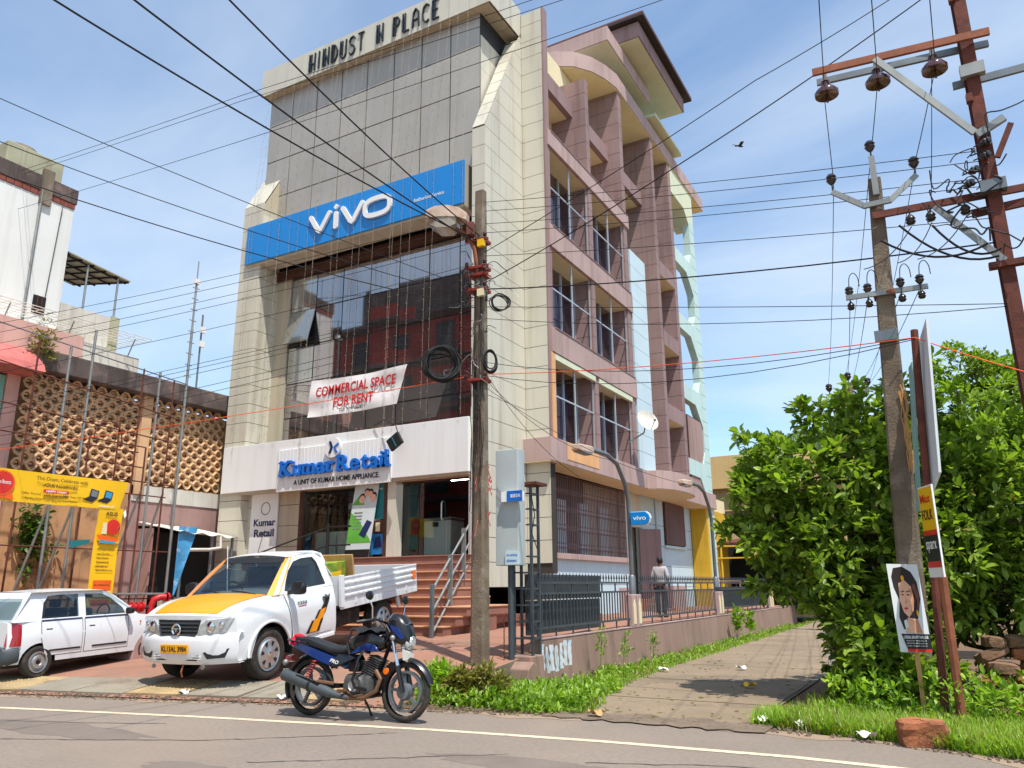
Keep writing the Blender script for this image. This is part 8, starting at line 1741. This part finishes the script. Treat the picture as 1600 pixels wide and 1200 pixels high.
# ---------------------------------------------------------------- stone wall, laterite block, litter, bird
sw = thing('rubble_wall', 'low rubble wall of rough brown stones at the right under the leaves', 'wall', (.7, 11.9, 0)); mat('laterite', (150, 92, 60), .95, var=.35, sc=5, bump=.9, bsc=25, patch=.5, pcol=(84, 56, 42), psc=4); mat('stone_brown', (126, 96, 74), .95, var=.35, sc=5, bump=.8, bsc=25)
SM = []
for k in range(5):
    m = MB(); m.sphere((0, 0, 0), 1, 9, 6); m.v = [Vector(p)*(1+.16*rc.gauss(0, 1)) for p in m.v]; m.v = [Vector((max(-.8, min(.8, p.x)), max(-.8, min(.8, p.y)), max(-.7, min(.7, p.z)))) for p in m.v]; SM.append(m.mesh('stone', ('laterite', 'stone_brown')[k % 2]))
for r_ in range(6):
    x = .0+.12*(r_ % 2)
    while x < 2.6:
        w = rc.uniform(.14, .24); inst(SM[rc.randrange(5)], 'stone', sw, (x+w, 11.75+rc.gauss(0, .03)+.05*r_, .08+.15*r_), (rc.gauss(0, .15), rc.gauss(0, .15), rc.random()*.5), (w*1.15, .20, .10)); x += 2*w*.92
lb = MB(); 
lb.sphere((0, 0, 0), 1, 14, 10); lb.v = [Vector((max(-.62, min(.62, p[0]))*.34*(1+.05*rc.gauss(0, 1)), max(-.62, min(.62, p[1]))*.22*(1+.05*rc.gauss(0, 1)), max(-.6, min(.62, p[2]))*.20*(1+.05*rc.gauss(0, 1)))) for p in lb.v]
o = place(lb.mesh('laterite_block', 'laterite'), 'laterite_block'); o.location = (-.53, 9.22, .11); o.rotation_euler = (.05, 0, .25); tag(o, 'rough orange laterite block lying at the road edge', 'block')
LT_ = [('crumpled white paper litter near the lane weeds', -4.95, 10.6, 'white'), ('red and white torn wrapper in the corner weeds', -5.35, 10.35, 'red_print'), ('white plastic scraps where lane meets verge', -2.2, 9.75, 'white'), ('pale wrapper flattened on the lane concrete', -3.8, 15.5, 'white'), ('yellow fallen wrapper at the tree shadow edge', -3.05, 12.9, 'yellow_vinyl'), ('white bag scrap along the wall weeds farther up', -5.0, 14.6, 'white_dirty'), ('white litter on the grass beside the laterite block', .35, 9.3, 'white'), ('flat white paper scrap on the drain slab', -10.3, 8.35, 'white'), ('small white scrap under the motorcycle', -8.6, 8.65, 'white'), ('dark squashed can on the asphalt', -6.15, 8.45, 'wood_dark'), ('brown dry leaf on the lane mouth', -4.1, 9.35, 'wood_light'), ('greasy white paper scrap near the brick verge', -1.05, 9.25, 'white_dirty'), ('white cup scrap in the verge grass', -1.75, 9.62, 'white')]
for lab, x, y, mt in LT_:
    z = max(gz(x, y) if x < -6.7 else .03, .012)+.02; s = .09
    o = MB().grid(lambda u, v: (x+s*(u-.5)*2+.02*math.sin(v*7), y+s*(v-.5)*1.4, z+.035*math.sin(u*6+x)*math.cos(v*5+y)+.02), 6, 5).build('litter', mt, smooth=60); tag(o, lab, 'litter')
bd = thing('bird', 'small dark bird gliding in the sky right of the building', 'bird', (-7.9, 41.4, 26.2)); m = MB()
m.ell([(-.22, 0, 0, .02, .02), (-.1, 0, 0, .06, .05), (.1, 0, 0, .07, .06), (.2, 0, .01, .04, .04), (.26, 0, .01, .005, .005)], 8)
for s in (1, -1): m.add([(.12, s*.04, .02), (-.06, s*.04, .02), (-.10, s*.35, .14), (-.02, s*.62, .10), (.10, s*.36, .16), (.12, s*.04, .03), (-.06, s*.04, .03), (-.10, s*.35, .15), (-.02, s*.62, .11), (.10, s*.36, .17)], [(0, 1, 2, 3, 4), (9, 8, 7, 6, 5)])
m.add([(-.2, 0, 0), (-.4, .09, 0), (-.4, -.09, 0)], [(0, 1, 2)]); m.v = [Vector(p)*1.0 for p in m.v]; o = m.build('body', 'black', bd, True, 60); bd.rotation_euler = (.3, .1, R(40))
# forecourt edge skirt
MB().add([(-6.8, ye(-6.8), -.05), (-6.8, 12.4, -.05), (-6.8, 12.4, gz(-6.81, 12.4)), (-6.8, ye(-6.8), .02)], [(0, 1, 2, 3)]).build('forecourt_edge', 'concrete_old', forecourt)
for x, y in ((-9.0, 12.6),): pass
